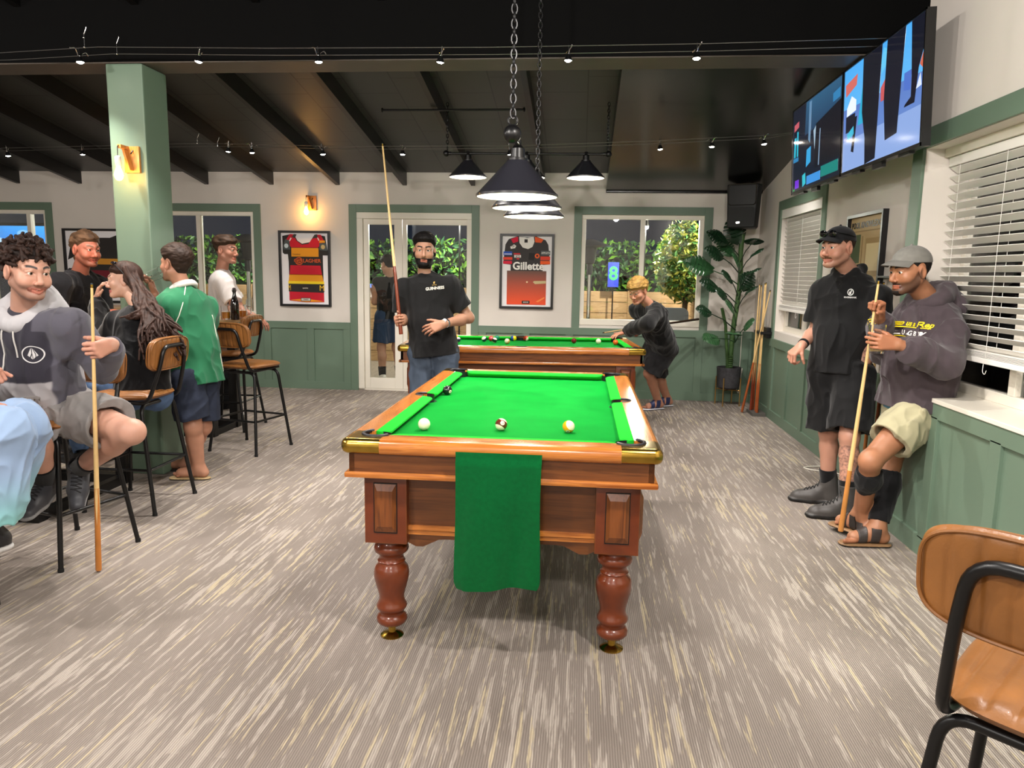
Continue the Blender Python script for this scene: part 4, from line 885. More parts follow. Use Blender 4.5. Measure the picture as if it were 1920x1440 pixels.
# pot plant on a gold stand
def plant():
    px, py = 1.76, 8.86; t = thing('potted_plant', 'tall potted plant with split leaves in the corner below the speaker', 'plant', (px, py, 0)); rg = random.Random(8)
    POT = M('charcoal_stone_pot', '39383b', .8, noise=.35, nscale=30, bmp=.5, bscale=90)
    bm = B(); lathe(bm, [(0, .20), (.10, .20), (.125, .22), (.135, .30), (.138, .42), (.142, .455), (.134, .457), (.128, .43), (0, .425)], (px, py, 0), 36, cap=False); pt = finish('pot', bm, POT, t, True, True)
    bm = B(); lathe(bm, [(0, .437), (.128, .437)], (px, py, 0), 30, cap=False); finish('soil', bm, M('dark_soil', '17110d', .95, noise=.4, nscale=80), pt, True, True)
    for k in range(4):
        a = PI/4+PI/2*k+.25; bm = B(); x, y = px+.148*math.cos(a), py+.148*math.sin(a); tube(bm, [(x, y, 0), (x, y, .335)], .008, 8); finish('stand_leg', bm, M('gold_metal_stand', 'b8935a', .3, .9), t, True, True)
    bm = B()
    for k in range(2):
        a = PI/4+PI/2*k+.25; tube(bm, [(px+.145*math.cos(a), py+.145*math.sin(a), .185), (px-.145*math.cos(a), py-.145*math.sin(a), .185)], .007, 8)
    finish('stand_cross', bm, M('gold_metal_stand', 'b8935a', .3, .9), t, True, True)
    bm = B(); pts = [(px, py, .43), (px+.01, py, .6), (px+.02, py+.01, .9), (px+.05, py, 1.2), (px+.07, py, 1.5), (px+.05, py, 1.8), (px+.06, py-.02, 2.0)]
    tube(bm, arc_pts(pts, .1, 3), [.036]*8+[.024]*60 if False else .028, 10); tube(bm, [(px-.02, py-.02, .43), (px-.05, py-.04, .7), (px-.08, py-.06, .95), (px-.14, py-.1, 1.15)], .018, 8); finish('stem', bm, M('green_stem', '3c5a2c', .6, noise=.3, nscale=12), t, True, True)
    bm = B()
    for k in range(7): tube(bm, [(px+math.cos(a)*.036, py+math.sin(a)*.036, .44+k*.025+.004*math.sin(a)) for a in [2*PI*j/16 for j in range(16)]], .009, 6, closed=True)
    finish('stem_wrap', bm, M('rope_moss', '4c6a3c', .9, noise=.4, nscale=60), t, True, True)
    L1 = M('dark_split_leaf', '16301c', .35, noise=.35, nscale=8, coat=.3); L2 = M('bright_split_leaf', '2c5230', .35, noise=.3, nscale=8, coat=.3)
    def leaf(base, tip, size, nrm, mat, roll=0.):
        base, tip = Vector(base), Vector(tip); d = (tip-base).normalized(); nrm = Vector(nrm); nrm = (nrm-d*nrm.dot(d)).normalized(); s = d.cross(nrm)
        bm = B(); att = base+(tip-base)*.0; out = []; n = 46
        for side in (1, -1):
            for i in range(n+1):
                q = i/n; w = .52*math.sin(PI*min(1, q*.94+.06))**.7*(1-.30*q)
                if .15 < q < .9:
                    ph = (q-.15)/.75*6 % 1
                    if ph > .80: w *= .42
                out.append((side, q, w))
        mid = []; edge = {1: [], -1: []}
        for i in range(n+1):
            q = i/n; dr = -.28*(q**2)*size; mid.append(bm.verts.new(tip+d*(q*size-.05*size)+nrm*dr))
        for side, q, w in out:
            dr = -.28*(q**2)*size; edge[side].append((bm.verts.new(tip+d*(q*size-.05*size+(.10*w*size)-(.06*size if q < .05 else 0))+s*side*w*.55*size+nrm*(dr+.05*size)), bm.verts.new(tip+d*(q*size-.05*size+.16*w*size)+s*side*w*size+nrm*(dr-.10*size*w))))
        for side in (1, -1):
            for i in range(n):
                a, b = edge[side][i], edge[side][i+1]
                for f in ((mid[i], mid[i+1], b[0], a[0]), (a[0], b[0], b[1], a[1])): bm.faces.new(f if side > 0 else f[::-1])
        bmesh.ops.recalc_face_normals(bm, faces=bm.faces)
        r = bmesh.ops.solidify(bm, geom=bm.faces, thickness=.002)
        k = (base+tip)/2+Vector((0, 0, .06*(tip-base).length)); tube(bm, [base, k, tip, tip+d*size*.5+nrm*(-.07*size*.5+.004)], [.007, .006, .005, .003], 6)
        finish('leaf', bm, mat, t, True, True)
    lv = [(1308, 492, 8.72, .34, 1), (1345, 440, 8.75, .26, 0), (1378, 428, 8.8, .30, 0), (1415, 447, 8.35, .24, 0), (1418, 470, 8.3, .20, 0), (1340, 470, 8.6, .25, 0), (1385, 485, 8.55, .27, 1), (1412, 505, 8.3, .22, 0), (1330, 530, 8.55, .24, 0), (1366, 515, 8.5, .22, 0), (1400, 525, 8.65, .24, 0), (1355, 548, 8.55, .20, 0), (1320, 580, 8.55, .20, 0), (1372, 572, 8.5, .22, 1), (1402, 605, 8.5, .20, 1), (1334, 632, 8.45, .24, 1), (1376, 622, 8.5, .22, 1), (1408, 540, 8.4, .2, 0), (1360, 460, 8.9, .24, 1)]
    for i, (u, v, Y, sz, mt) in enumerate(lv):
        tp = Vector(A(u, v, Y)); bz = min(1.95, max(.75, tp.z-.25)); b0 = Vector((px+.05, py-.01, bz)); out = tp-b0; out.z = 0
        d = (tp-b0).normalized(); st = tp-d*sz*.55-Vector((0, 0, .0))
        leaf(b0, st, sz, (rg.uniform(-.3, .3)-out.x*.3, -1.1, 1.0), (L1, L2)[mt])
    return t
plant()
# corner rack with cues and a leaning cue
t = thing('cue_rack', 'black floor and wall clips of the corner cue rack', 'cue rack', (2.0, 8.33, 0))
bm = B(); box(bm, (1.90, 8.16, 0), (2.045, 8.46, .035), .003); finish('base', bm, M('grey_rack_base', '57544f', .6), t, False, True)
bm = B(); box(bm, (1.93, 8.16, .90), (2.05, 8.46, .93), .003); box(bm, (2.0, 8.2, .86), (2.05, 8.42, .97), .003); finish('clip_bar', bm, BLACKM, t, False, True)
for i, (x, y, h, lb) in enumerate(((1.955, 8.20, 1.46, 'cue standing in the corner rack, nearest the viewer'), (1.965, 8.29, 1.45, 'cue standing in the corner rack behind the nearest'), (1.925, 8.36, 1.44, 'cue standing at the left of the corner rack'), (1.96, 8.42, 1.43, 'cue standing at the back of the corner rack'))):
    cue(lb, (x, y, .036), (x+.01, y+.0, h), ('9c4a1f', 'a8541f', '7c2c14', '8a3a18')[i], True, .38)
cue('cue leaning diagonally across the corner rack beside the plant', (1.83, 8.36, .012), (1.99, 8.10, 1.38), 'a5562a', False, .42)
# two cues held on the wall between the poster and the near window
t = thing('wall_cue_clip', 'thin black clip rail holding cues on the wall behind the person in the grey cap', 'cue rack', (XR, 5.18, 1.52))
bm = B(); box(bm, (XR-.05, 5.02, 1.515), (XR, 5.36, 1.53), .002); finish('rail', bm, BLACKM, t, False, True)
cue('cue on the wall clip nearer the poster', (XR-.06, 5.28, .02), (XR-.025, 5.28, 1.49), 'b06a30', False, .40); cue('cue on the wall clip nearer the big window', (XR-.06, 5.14, .02), (XR-.025, 5.12, 1.49), 'a5562a', False, .9)
# floor cable, corner cable
bm = B(); q = [AZ(u, v, .006) for u, v in ((1585, 878), (1560, 876), (1530, 874), (1503, 876), (1520, 881), (1548, 884), (1575, 889))]; tube(bm, arc_pts(q, .08, 4), .005, 8); tag(finish('power_cord', bm, M('white_cord', 'ddd8cb', .5)), 'white cord lying on the carpet behind the black work boots', 'cord')
bm = B(); tube(bm, arc_pts([(1.93, 9.08, 1.05), (1.93, 9.08, .6), (1.925, 9.07, .36), (1.90, 9.06, .16), (1.93, 9.06, .10), (1.95, 9.07, .36)], .05, 4), .0045, 8); box(bm, (1.92, 9.06, .36), (1.96, 9.098, .42), .004); tag(finish('power_cord', bm, M('white_cord', 'ddd8cb', .5)), 'white cord hanging down the corner wall behind the cues', 'cord')
# ================================================================ the yard outside the windows
bm = B(); box(bm, (XL, YB+.15, -.14), (4.2, 15.5, -.02)); struct('deck', bm, wood('grey_deck_boards', '5d5348', '84786a', 1, .7, 0))
FT = A(1000, 541, 12.3)[2]; FW = wood('pine_fence_boards', '8a6a44', 'b4936a', 0, .7, 0); FWY = wood('pine_fence_boards_along', '8a6a44', 'b4936a', 1, .7, 0)
def fence(label, p, q, top, n, mat):
    p, q = Vector(p), Vector(q); t = thing('timber_fence', label, 'fence', ((p.x+q.x)/2, (p.y+q.y)/2, 0)); d = q-p; u = d.normalized(); w = Vector((-u.y, u.x, 0)); k = 7; h = top/k
    bm = B()
    for i in range(k): obox(bm, p+d/2+Vector((0, 0, h*(i+.5)))-w*.0, u*d.length/2, w*.012, Vector((0, 0, h/2-.004)))
    finish('boards', bm, mat, t, False, True)
    for i in range(n+1):
        bm = B(); obox(bm, p+d*i/n+w*.03*(1 if w.y < 0 else -1)+Vector((0, 0, top/2)), u*.04, w*.02, Vector((0, 0, top/2+.01))); finish('post', bm, mat, t, False, True)
xr = A(1312, 565, 10.3)[0]
fence('timber board fence across the back of the yard below the hedge', (-9.4, 12.4, -.02), (xr+.12, 12.4, -.02), FT, 12, FW)
fence('timber board fence along the right side of the yard', (xr+.12, 12.35, -.02), (xr+.12, 9.4, -.02), FT, 3, FWY)
def leaves(name, label, cat, lo, hi, n, mats, size, seed, shape=None):
    rg = random.Random(seed); bm = B(); i = 0
    while i < n:
        p = Vector([rg.uniform(lo[k], hi[k]) for k in range(3)])
        if shape and not shape(p, rg): continue
        i += 1; a = Vector((rg.gauss(0, 1), rg.gauss(-.6, .8), rg.gauss(.4, 1))).normalized(); u = a.orthogonal().normalized(); u = Matrix.Rotation(rg.uniform(0, 6.3), 3, a) @ u; v = a.cross(u); s = size*rg.uniform(.6, 1.2)
        f = bm.faces.new([bm.verts.new(p+q) for q in (-u*s, v*s*.45+a*s*.12, u*s, -v*s*.45+a*s*.12)]); f.material_index = rg.randrange(len(mats))
    return tag(finish(name, bm, mats, None, False), label, cat)
LG = [M('leaf_bright', '5d8a2a', .5), M('leaf_mid', '3c6a2c', .45), M('leaf_dark', '24482a', .4)]
HT = A(1000, 458, 12.9)[2]
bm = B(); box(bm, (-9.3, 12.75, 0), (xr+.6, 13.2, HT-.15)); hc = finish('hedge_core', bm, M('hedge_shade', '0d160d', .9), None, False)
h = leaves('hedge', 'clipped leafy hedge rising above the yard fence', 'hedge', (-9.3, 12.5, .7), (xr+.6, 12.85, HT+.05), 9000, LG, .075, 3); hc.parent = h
bm = B(); tube(bm, [(A(1285, 480, 11.2)[0], 11.2, 0), (A(1285, 480, 11.2)[0]+.05, 11.25, 1.6)], .04, 8); c = A(1283, 478, 11.2)
tr = leaves('shrub', 'tall yellow green shrub at the right of the yard', 'shrub', c+np.array([-.42, -.35, -.75]), c+np.array([.45, .4, .55]), 2600, [M('leaf_yellow', '9a9a3a', .5), M('leaf_olive', '6a7a3a', .5), LG[1]], .06, 5, lambda p, r: ((p.x-c[0])/.42)**2+((p.y-c[1])/.38)**2+((p.z-c[2]+.1)/.62)**2 < 1); st = finish('trunk', bm, M('bark', '4a3a2a', .9), tr)
bm = B(); box(bm, (-9.4, YB+.16, 2.62), (A(1203, 430, 10.6)[0], 10.9, 2.72)); prism(bm, [(A(1203, 430, 10.6)[0], YB+.16), (A(1203, 430, 10.6)[0], 10.9), (xr, YB+.5), (xr, YB+.16)], 2.62, 2.72); struct('awning', bm, BLACKP)
def heater(label, px, Y, hl):
    x = A(px, 520, Y)[0]; t = thing('patio_heater', label, 'patio heater', (x, Y, -.02)); bm = B(); lathe(bm, [(0, .0), (.22, 0), (.22, .05), (.10, .09), (.10, .75), (.03, .78), (0, .78)], n=24); finish('base', bm, BLACKM, t)
    bm = B(); tube(bm, [(0, 0, .78), (0, 0, hl-.3)], .03, 12); finish('pole', bm, CHROME, t); bm = B(); lathe(bm, [(.045, hl-.45), (.045, hl-.3), (.07, hl-.28), (.10, hl-.06), (.32, hl-.04), (.05, hl+.06), (0, hl+.06)], n=24); finish('burner', bm, BLACKM, t)
heater('tall patio heater outside the right hand back window', 1105, 10.9, 1.98); heater('tall patio heater outside the window behind the person in white', 466, 10.0, 1.95)
p0, p1 = A(1139, 538, 12.2), A(1161, 492, 12.2); t = thing('banner', 'blue hanging banner with a green 8 in front of the hedge', 'banner', ((p0[0]+p1[0])/2, 12.2, p0[2]))
bm = B(); box(bm, (p0[0], 12.19, p0[2]), (p1[0], 12.20, p1[2])); bn = finish('cloth', bm, M('blue_banner', '2036b8', .6, noise=.3, nscale=12), t, False, True); text('numeral', '8', .30, ((p0[0]+p1[0])/2, 12.185, (p0[2]+p1[2])/2+.01), (1, 0, 0), (0, 0, 1), M('green_print', '35d060', .6), bn, bold=.02)
bm = B(); tube(bm, [((p0[0]+p1[0])/2, 12.21, 0), ((p0[0]+p1[0])/2, 12.21, p1[2]+.02)], .012, 6); finish('pole', bm, BLACKM, t, True, True)
x0 = A(1100, 590, 10.4)[0]; x1 = A(1182, 590, 10.4)[0]; t = thing('outdoor_table', 'dark outdoor table beyond the right hand back window', 'outdoor table', ((x0+x1)/2, 10.4, 0)); bm = B(); box(bm, (x0-.1, 10.1, .84), (x1, 10.75, .88), .004); finish('tabletop', bm, M('dark_outdoor_timber', '2a211a', .4), t, False, True)
for x in (x0, x1-.1):
    for y in (10.15, 10.65): bm = B(); box(bm, (x, y, -.02), (x+.05, y+.05, .84)); finish('leg', bm, BLACKM, t, False, True)
x0 = A(1262, 590, 10.1)[0]; t = thing('outdoor_chair', 'grey outdoor chair back showing at the bottom right of the back window', 'outdoor chair', (x0, 10.1, 0)); G = M('grey_outdoor_vinyl', '4a5058', .4)
bm = B(); prism(bm, rrect(.40, .62, .08, 5, 0, .78), -.04, .04, lambda u, v, w: Vector((x0+u, 10.1+w, v))); finish('backrest', bm, G, t, True, True); bm = B(); box(bm, (x0-.22, 10.12, .40), (x0+.22, 10.6, .50), .03); finish('seat', bm, G, t, True, True)
for sx in (-.18, .16):
    for y in (10.14, 10.54): bm = B(); box(bm, (x0+sx, y, -.02), (x0+sx+.03, y+.03, .41)); finish('leg', bm, BLACKM, t, False, True)
a, b_ = A(-60, 478, 11.4), A(84, 424, 11.4); t = thing('reflected_screen', 'bright blue screen standing for a television reflection in the far left window', 'television', ((a[0]+b_[0])/2, 11.4, 0)); bm = B(); box(bm, (a[0]-.05, 11.41, a[2]-.05), (b_[0]+.05, 11.48, b_[2]+.05)); finish('casing', bm, BLACKM, t, False, True)  # screen added behind the glass to imitate a reflected television
xf = lambda u, v, q: Vector((a[0]+(b_[0]-a[0])*u, 11.41-q, a[2]+(b_[2]-a[2])*v)); collage('screen', [(('1f6ed8', '3f9cf0'), R4(0, 0, 1, 1), .001), ('8fc8f6', circ(.42, .5, .05), .002), ('bfe0fa', [(.38, .1), (.40, .6), (.44, .6), (.46, .1)], .003), ('7fb8f0', circ(.72, .75, .08, 16, .12), .002), ('5a9be8', R4(.8, .2, 1, .5), .002)], xf, emit_attr('lit_screen_reflected', 1.3), t)
bm = B(); box(bm, ((a[0]+b_[0])/2-.04, 11.43, -.02), ((a[0]+b_[0])/2+.04, 11.47, a[2])); finish('stand', bm, BLACKM, t, False, True)
for i, (x, y, z, lb) in enumerate(((-5.0, 11.9, 2.35, 'yard lamp beyond the window behind the person in white'), (-2.0, 11.9, 2.35, 'yard lamp beyond the glass doors'), (A(1212, 424, 11.3)[0], 11.3, A(1212, 424, 11.3)[2], 'yard lamp at the top of the right hand back window'), (2.15, 10.6, 2.35, 'yard lamp above the right side fence'))):
    t = thing('yard_lamp', lb, 'yard lamp', (x, y, z), 0, 'yard lamps'); bm = B(); lathe(bm, [(0, .10), (.03, .10), (.04, .02), (.04, 0)], n=14, cap=False); finish('cap', bm, BLACKM, t); bm = B(); ball(bm, (0, 0, -.01), .035, 12); finish('bulb', bm, BULBW, t); bm = B(); tube(bm, arc_pts([(0, 0, .1), (0, 0, .16), (0, .12, .16), (0, .12, -.02-z)], .04, 3), .014, 8); finish('post', bm, BLACKM, t)
    lamp('yard_light', 'POINT', (x, y, z-.06), P_YARD, (1, .93, .80), size=.04)
# ================================================================ sculpting with distance fields (bodies, clothes)
F4 = np.float32
_NT = np.random.RandomState(5).rand(64, 64, 64).astype(F4)
def vnoise(P):
    i = np.floor(P); f = (P-i).astype(F4); i = i.astype(np.int32); f = f*f*(3-2*f)
    x0, y0, z0 = i[:, 0] & 63, i[:, 1] & 63, i[:, 2] & 63; x1, y1, z1 = (x0+1) & 63, (y0+1) & 63, (z0+1) & 63
    fx, fy, fz = f[:, 0], f[:, 1], f[:, 2]; T = _NT
    a = T[x0, y0, z0]*(1-fx)+T[x1, y0, z0]*fx; b = T[x0, y1, z0]*(1-fx)+T[x1, y1, z0]*fx
    c = T[x0, y0, z1]*(1-fx)+T[x1, y0, z1]*fx; d = T[x0, y1, z1]*(1-fx)+T[x1, y1, z1]*fx
    return (a*(1-fy)+b*fy)*(1-fz)+(c*(1-fy)+d*fy)*fz
def nrm(v): v = np.asarray(v, float); return v/(np.linalg.norm(v)+1e-12)
MG = [.10]
class Sdf:
    def __init__(s): s.p = []; s.post = []; s.fin = []
    def cap(s, a, b, r1, r2=None, k=.02, c=None, n=None, f=1., op='+'):
        a = np.asarray(a, F4); b = np.asarray(b, F4); r2 = r1 if r2 is None else r2
        cc = (a+b)/2; R = float(np.linalg.norm(b-a)/2+max(r1, r2)*max(1, f))
        s.p.append(('c', a, b, F4(r1), F4(r2), F4(k), c, None if n is None else np.asarray(nrm(n), F4), F4(f), op, cc, R)); return s
    def ell(s, c0, r, R=None, k=.02, c=None, op='+'):
        c0 = np.asarray(c0, F4); r = np.asarray([r]*3 if np.isscalar(r) else r, F4)
        s.p.append(('e', c0, np.eye(3, dtype=F4) if R is None else np.asarray(R, F4), r, None, F4(k), c, None, 1., op, c0, float(r.max()))); return s
    def chain(s, pts, rs, k=.02, c=None, **kw):
        for i in range(len(pts)-1): s.cap(pts[i], pts[i+1], rs[i], rs[i+1], k, c, **kw)
        return s
    def cut(s, p, m, rad, k=.004):
        p = np.asarray(p, F4); s.p.append(('x', p, np.asarray(nrm(m), F4), F4(rad), None, F4(k), None, None, 1., '-', p, float(rad))); return s
    def _d(s, q, P):
        if q[0] == 's': return q[1].f(P)
        if q[0] == 'c':
            _, a, b, r1, r2, k, c, n, f = q[:9]; pa = P-a; ba = b-a
            if n is not None:
                t = pa @ n; pa = pa+np.outer(t*(1/f-1), n).astype(F4); ba = ba+n*((ba @ n)*(1/f-1))
            h = np.clip(pa @ ba/(ba @ ba+1e-9), 0, 1); v = pa-h[:, None]*ba; l = np.sqrt((v*v).sum(1))+1e-9; d = l-(r1+(r2-r1)*h)
            if n is not None: un = (v @ n)/l; d = d/np.sqrt(1+un*un*(1/(f*f)-1))
            return d
        if q[0] == 'e':
            v = (P-q[1]) @ q[2].T; k0 = np.sqrt(((v/q[3])**2).sum(1))+1e-9; k1 = np.sqrt(((v/q[3]**2)**2).sum(1))+1e-9
            return k0*(k0-1)/k1
        v = P-q[1]; return np.maximum(-(v @ q[2]), np.sqrt((v*v).sum(1))-q[3])
    def sub(s, child, k=.02):
        lo, hi = child.box(0); c = ((lo+hi)/2).astype(F4); s.p.append(('s', child, None, None, None, F4(k), None, None, 1., '+', c, float(np.linalg.norm(hi-lo)/2))); return s
    def f(s, P, who=False):
        P = np.asarray(P, F4); d = np.full(len(P), .25, F4); w = np.full(len(P), -1, np.int16); best = np.full(len(P), 9., F4)
        if not len(P): return (d, w) if who else d
        if not hasattr(s, '_n') or s._n != len(s.p): s._n = len(s.p); s._c = np.array([q[10] for q in s.p]); s._r = np.array([q[11] for q in s.p])
        lo, hi = P.min(0), P.max(0); gap = np.maximum(np.maximum(lo-s._c, s._c-hi), 0); near = np.flatnonzero((gap**2).sum(1) < (s._r+MG[0])**2)
        for i in near:
            q = s.p[i]
            dc = P-q[10]; m = np.flatnonzero((dc*dc).sum(1) < (q[11]+MG[0])**2)
            if not len(m): continue
            e = s._d(q, P[m]); x = d[m]; k = q[5]
            if q[9] == '+':
                h = np.maximum(k-np.abs(x-e), 0)/k; d[m] = np.minimum(x, e)-h*h*k*.25
                if who: g = e < best[m]; mm = m[g]; best[mm] = e[g]; w[mm] = i
            else:
                h = np.maximum(k-np.abs(x+e), 0)/k; d[m] = np.maximum(x, -e)+h*h*k*.25
        for g in s.post:
            m = np.flatnonzero(np.abs(d) < .05)
            if len(m): d[m] = g(P[m], d[m])
        for g in s.fin: d = g(P, d)
        return (d, w) if who else d
    def box(s, pad=.02):
        lo = np.min([q[10]-q[11] for q in s.p if q[9] == '+'], 0); hi = np.max([q[10]+q[11] for q in s.p if q[9] == '+'], 0); return lo-pad, hi+pad
def surfnet(f, lo, hi, res, slack=.012):
    lo = np.asarray(lo, float); hi = np.asarray(hi, float); nb = np.ceil((hi-lo)/(res*8)).astype(int); nb = np.maximum(nb, 1)
    bi = np.stack(np.meshgrid(*[np.arange(n) for n in nb], indexing='ij'), -1).reshape(-1, 3)
    cen = lo+(bi*8+3.5)*res; MG[0] = res*7.3+slack+.05; dc = f(cen.astype(F4)); MG[0] = .062; act = np.abs(dc) < res*8*.9+slack
    D = np.empty(tuple(nb*8), F4).reshape(nb[0], 8, nb[1], 8, nb[2], 8); D[:] = dc.reshape(tuple(nb))[:, None, :, None, :, None]
    off = np.stack(np.meshgrid(*[np.arange(8)]*3, indexing='ij'), -1).reshape(-1, 3); ab = bi[act]
    for s0 in range(0, len(ab), 40):
        q = ab[s0:s0+40]; P = lo+((q[:, None, :]*8+off[None])*res); v = f(P.reshape(-1, 3).astype(F4)).reshape(len(q), 8, 8, 8)
        for j, b in enumerate(q): D[b[0], :, b[1], :, b[2], :] = v[j]
    MG[0] = .10; D = D.reshape(tuple(nb*8)); I = D < 0
    X, Y, Z = D.shape; cnt = np.zeros((X-1, Y-1, Z-1), np.int8)
    for dx in (0, 1):
        for dy in (0, 1):
            for dz in (0, 1): cnt += I[dx:X-1+dx, dy:Y-1+dy, dz:Z-1+dz]
    cx = np.flatnonzero((cnt > 0) & (cnt < 8)); ci = np.stack(np.unravel_index(cx, cnt.shape), -1)
    idm = np.full(cnt.size, -1, np.int64); idm[cx] = np.arange(len(cx)); idm = idm.reshape(cnt.shape)
    acc = np.zeros((len(ci), 3)); num = np.zeros(len(ci))
    C = [(a, b, c) for a in (0, 1) for b in (0, 1) for c in (0, 1)]
    val = {c: D[ci[:, 0]+c[0], ci[:, 1]+c[1], ci[:, 2]+c[2]] for c in C}
    for c in C:
        for ax in range(3):
            if c[ax]: continue
            e = list(c); e[ax] = 1; e = tuple(e); a, b = val[c], val[e]; m = (a < 0) != (b < 0)
            t = a[m]/(a[m]-b[m]); p = np.tile(np.array(c, float), (m.sum(), 1)); p[:, ax] = t; acc[m] += p; num[m] += 1
    V = lo+(ci+acc/num[:, None])*res; Fs = []
    for ax in range(3):
        sl0 = [slice(None)]*3; sl1 = [slice(None)]*3; sl0[ax] = slice(0, -1); sl1[ax] = slice(1, None)
        a, b = I[tuple(sl0)], I[tuple(sl1)]; e = np.stack(np.nonzero(a != b), -1); u, v = [(1, 2), (2, 0), (0, 1)][ax]
        e = e[(e[:, u] > 0) & (e[:, v] > 0) & (e[:, u] < D.shape[u]-1) & (e[:, v] < D.shape[v]-1)]
        if not len(e): continue
        def at(du, dv): q = e.copy(); q[:, u] -= du; q[:, v] -= dv; return idm[q[:, 0], q[:, 1], q[:, 2]]
        q = np.stack([at(1, 1), at(0, 1), at(0, 0), at(1, 0)], -1); fl = ~I[e[:, 0], e[:, 1], e[:, 2]]; q[fl] = q[fl][:, ::-1]; Fs.append(q)
    Fq = np.concatenate(Fs) if Fs else np.zeros((0, 4), int)
    return V, Fq[(Fq >= 0).all(1)]
def mesh_np(name, V, Fq, col=None):
    me = bpy.data.meshes.new(name); me.vertices.add(len(V)); me.vertices.foreach_set('co', np.asarray(V, F4).ravel())
    me.loops.add(Fq.size); me.loops.foreach_set('vertex_index', Fq.astype(np.int32).ravel()); me.polygons.add(len(Fq))
    me.polygons.foreach_set('loop_start', np.arange(0, Fq.size, 4, dtype=np.int32)); me.polygons.foreach_set('use_smooth', np.ones(len(Fq), bool)); me.update(calc_edges=True)
    if col is not None:
        a = me.color_attributes.new('Col', 'FLOAT_COLOR', 'POINT'); c = np.ones((len(V), 4), F4); c[:, :3] = col; a.data.foreach_set('color', c.ravel())
    return me
def put(name, me, mat, parent):
    o = bpy.data.objects.new(name, me); COL.objects.link(o); me.materials.append(mat)
    if parent is not None: o.parent = parent; pin(o)
    return o
def sculpt(name, S, res, mat, parent, col, lo=None, hi=None, f=None, slack=.012):
    if lo is None: lo, hi = S.box()
    V, Q = surfnet(f or S.f, lo, hi, res, slack); c = col(V) if callable(col) else np.tile(np.array(lin(col)), (len(V), 1))
    return put(name, mesh_np(name, V, Q, c), mat, parent)
def sstep(a, b, x): t = np.clip((x-a)/(b-a), 0, 1); return t*t*(3-2*t)
def folds(amp, freq=9., aniso=(1, 1, .45), seed=0.):
    """soft cloth creases"""
    A3 = np.array(aniso, F4)*freq
    def g(P, d):
        q = P*A3+seed; w = vnoise(q*.7+11)*1.6
        a = vnoise(q+w[:, None]); b = vnoise(q*2.3+w[:, None]+31)
        r = np.maximum(1-np.abs(2*a-1)*1.25, 0); r2 = np.maximum(1-np.abs(2*b-1)*1.3, 0)
        return d-amp*1.9*(r**1.8-.07)-amp*.9*(r2**1.6-.06)-amp*.8*(vnoise(q*.45+57)-.3)
    return g
SKIN = attr_mat('skin', .48, 500, .06, sss=.12, spec=.4); CLOTH = attr_mat('woven_cloth', .85, 700, .18, sheen=.12, spec=.2); FLEECE = attr_mat('fleece_cloth', .92, 420, .3, sheen=.2, spec=.15)
DENIM = attr_mat('denim_cloth', .85, 900, .3, spec=.2); HAIRM = attr_mat('hair', .62, 260, .5, spec=.22); SHOEM = attr_mat('shoe_leather', .45, 300, .15)
EYEM = attr_mat('eyeball', .12, coat=.4)
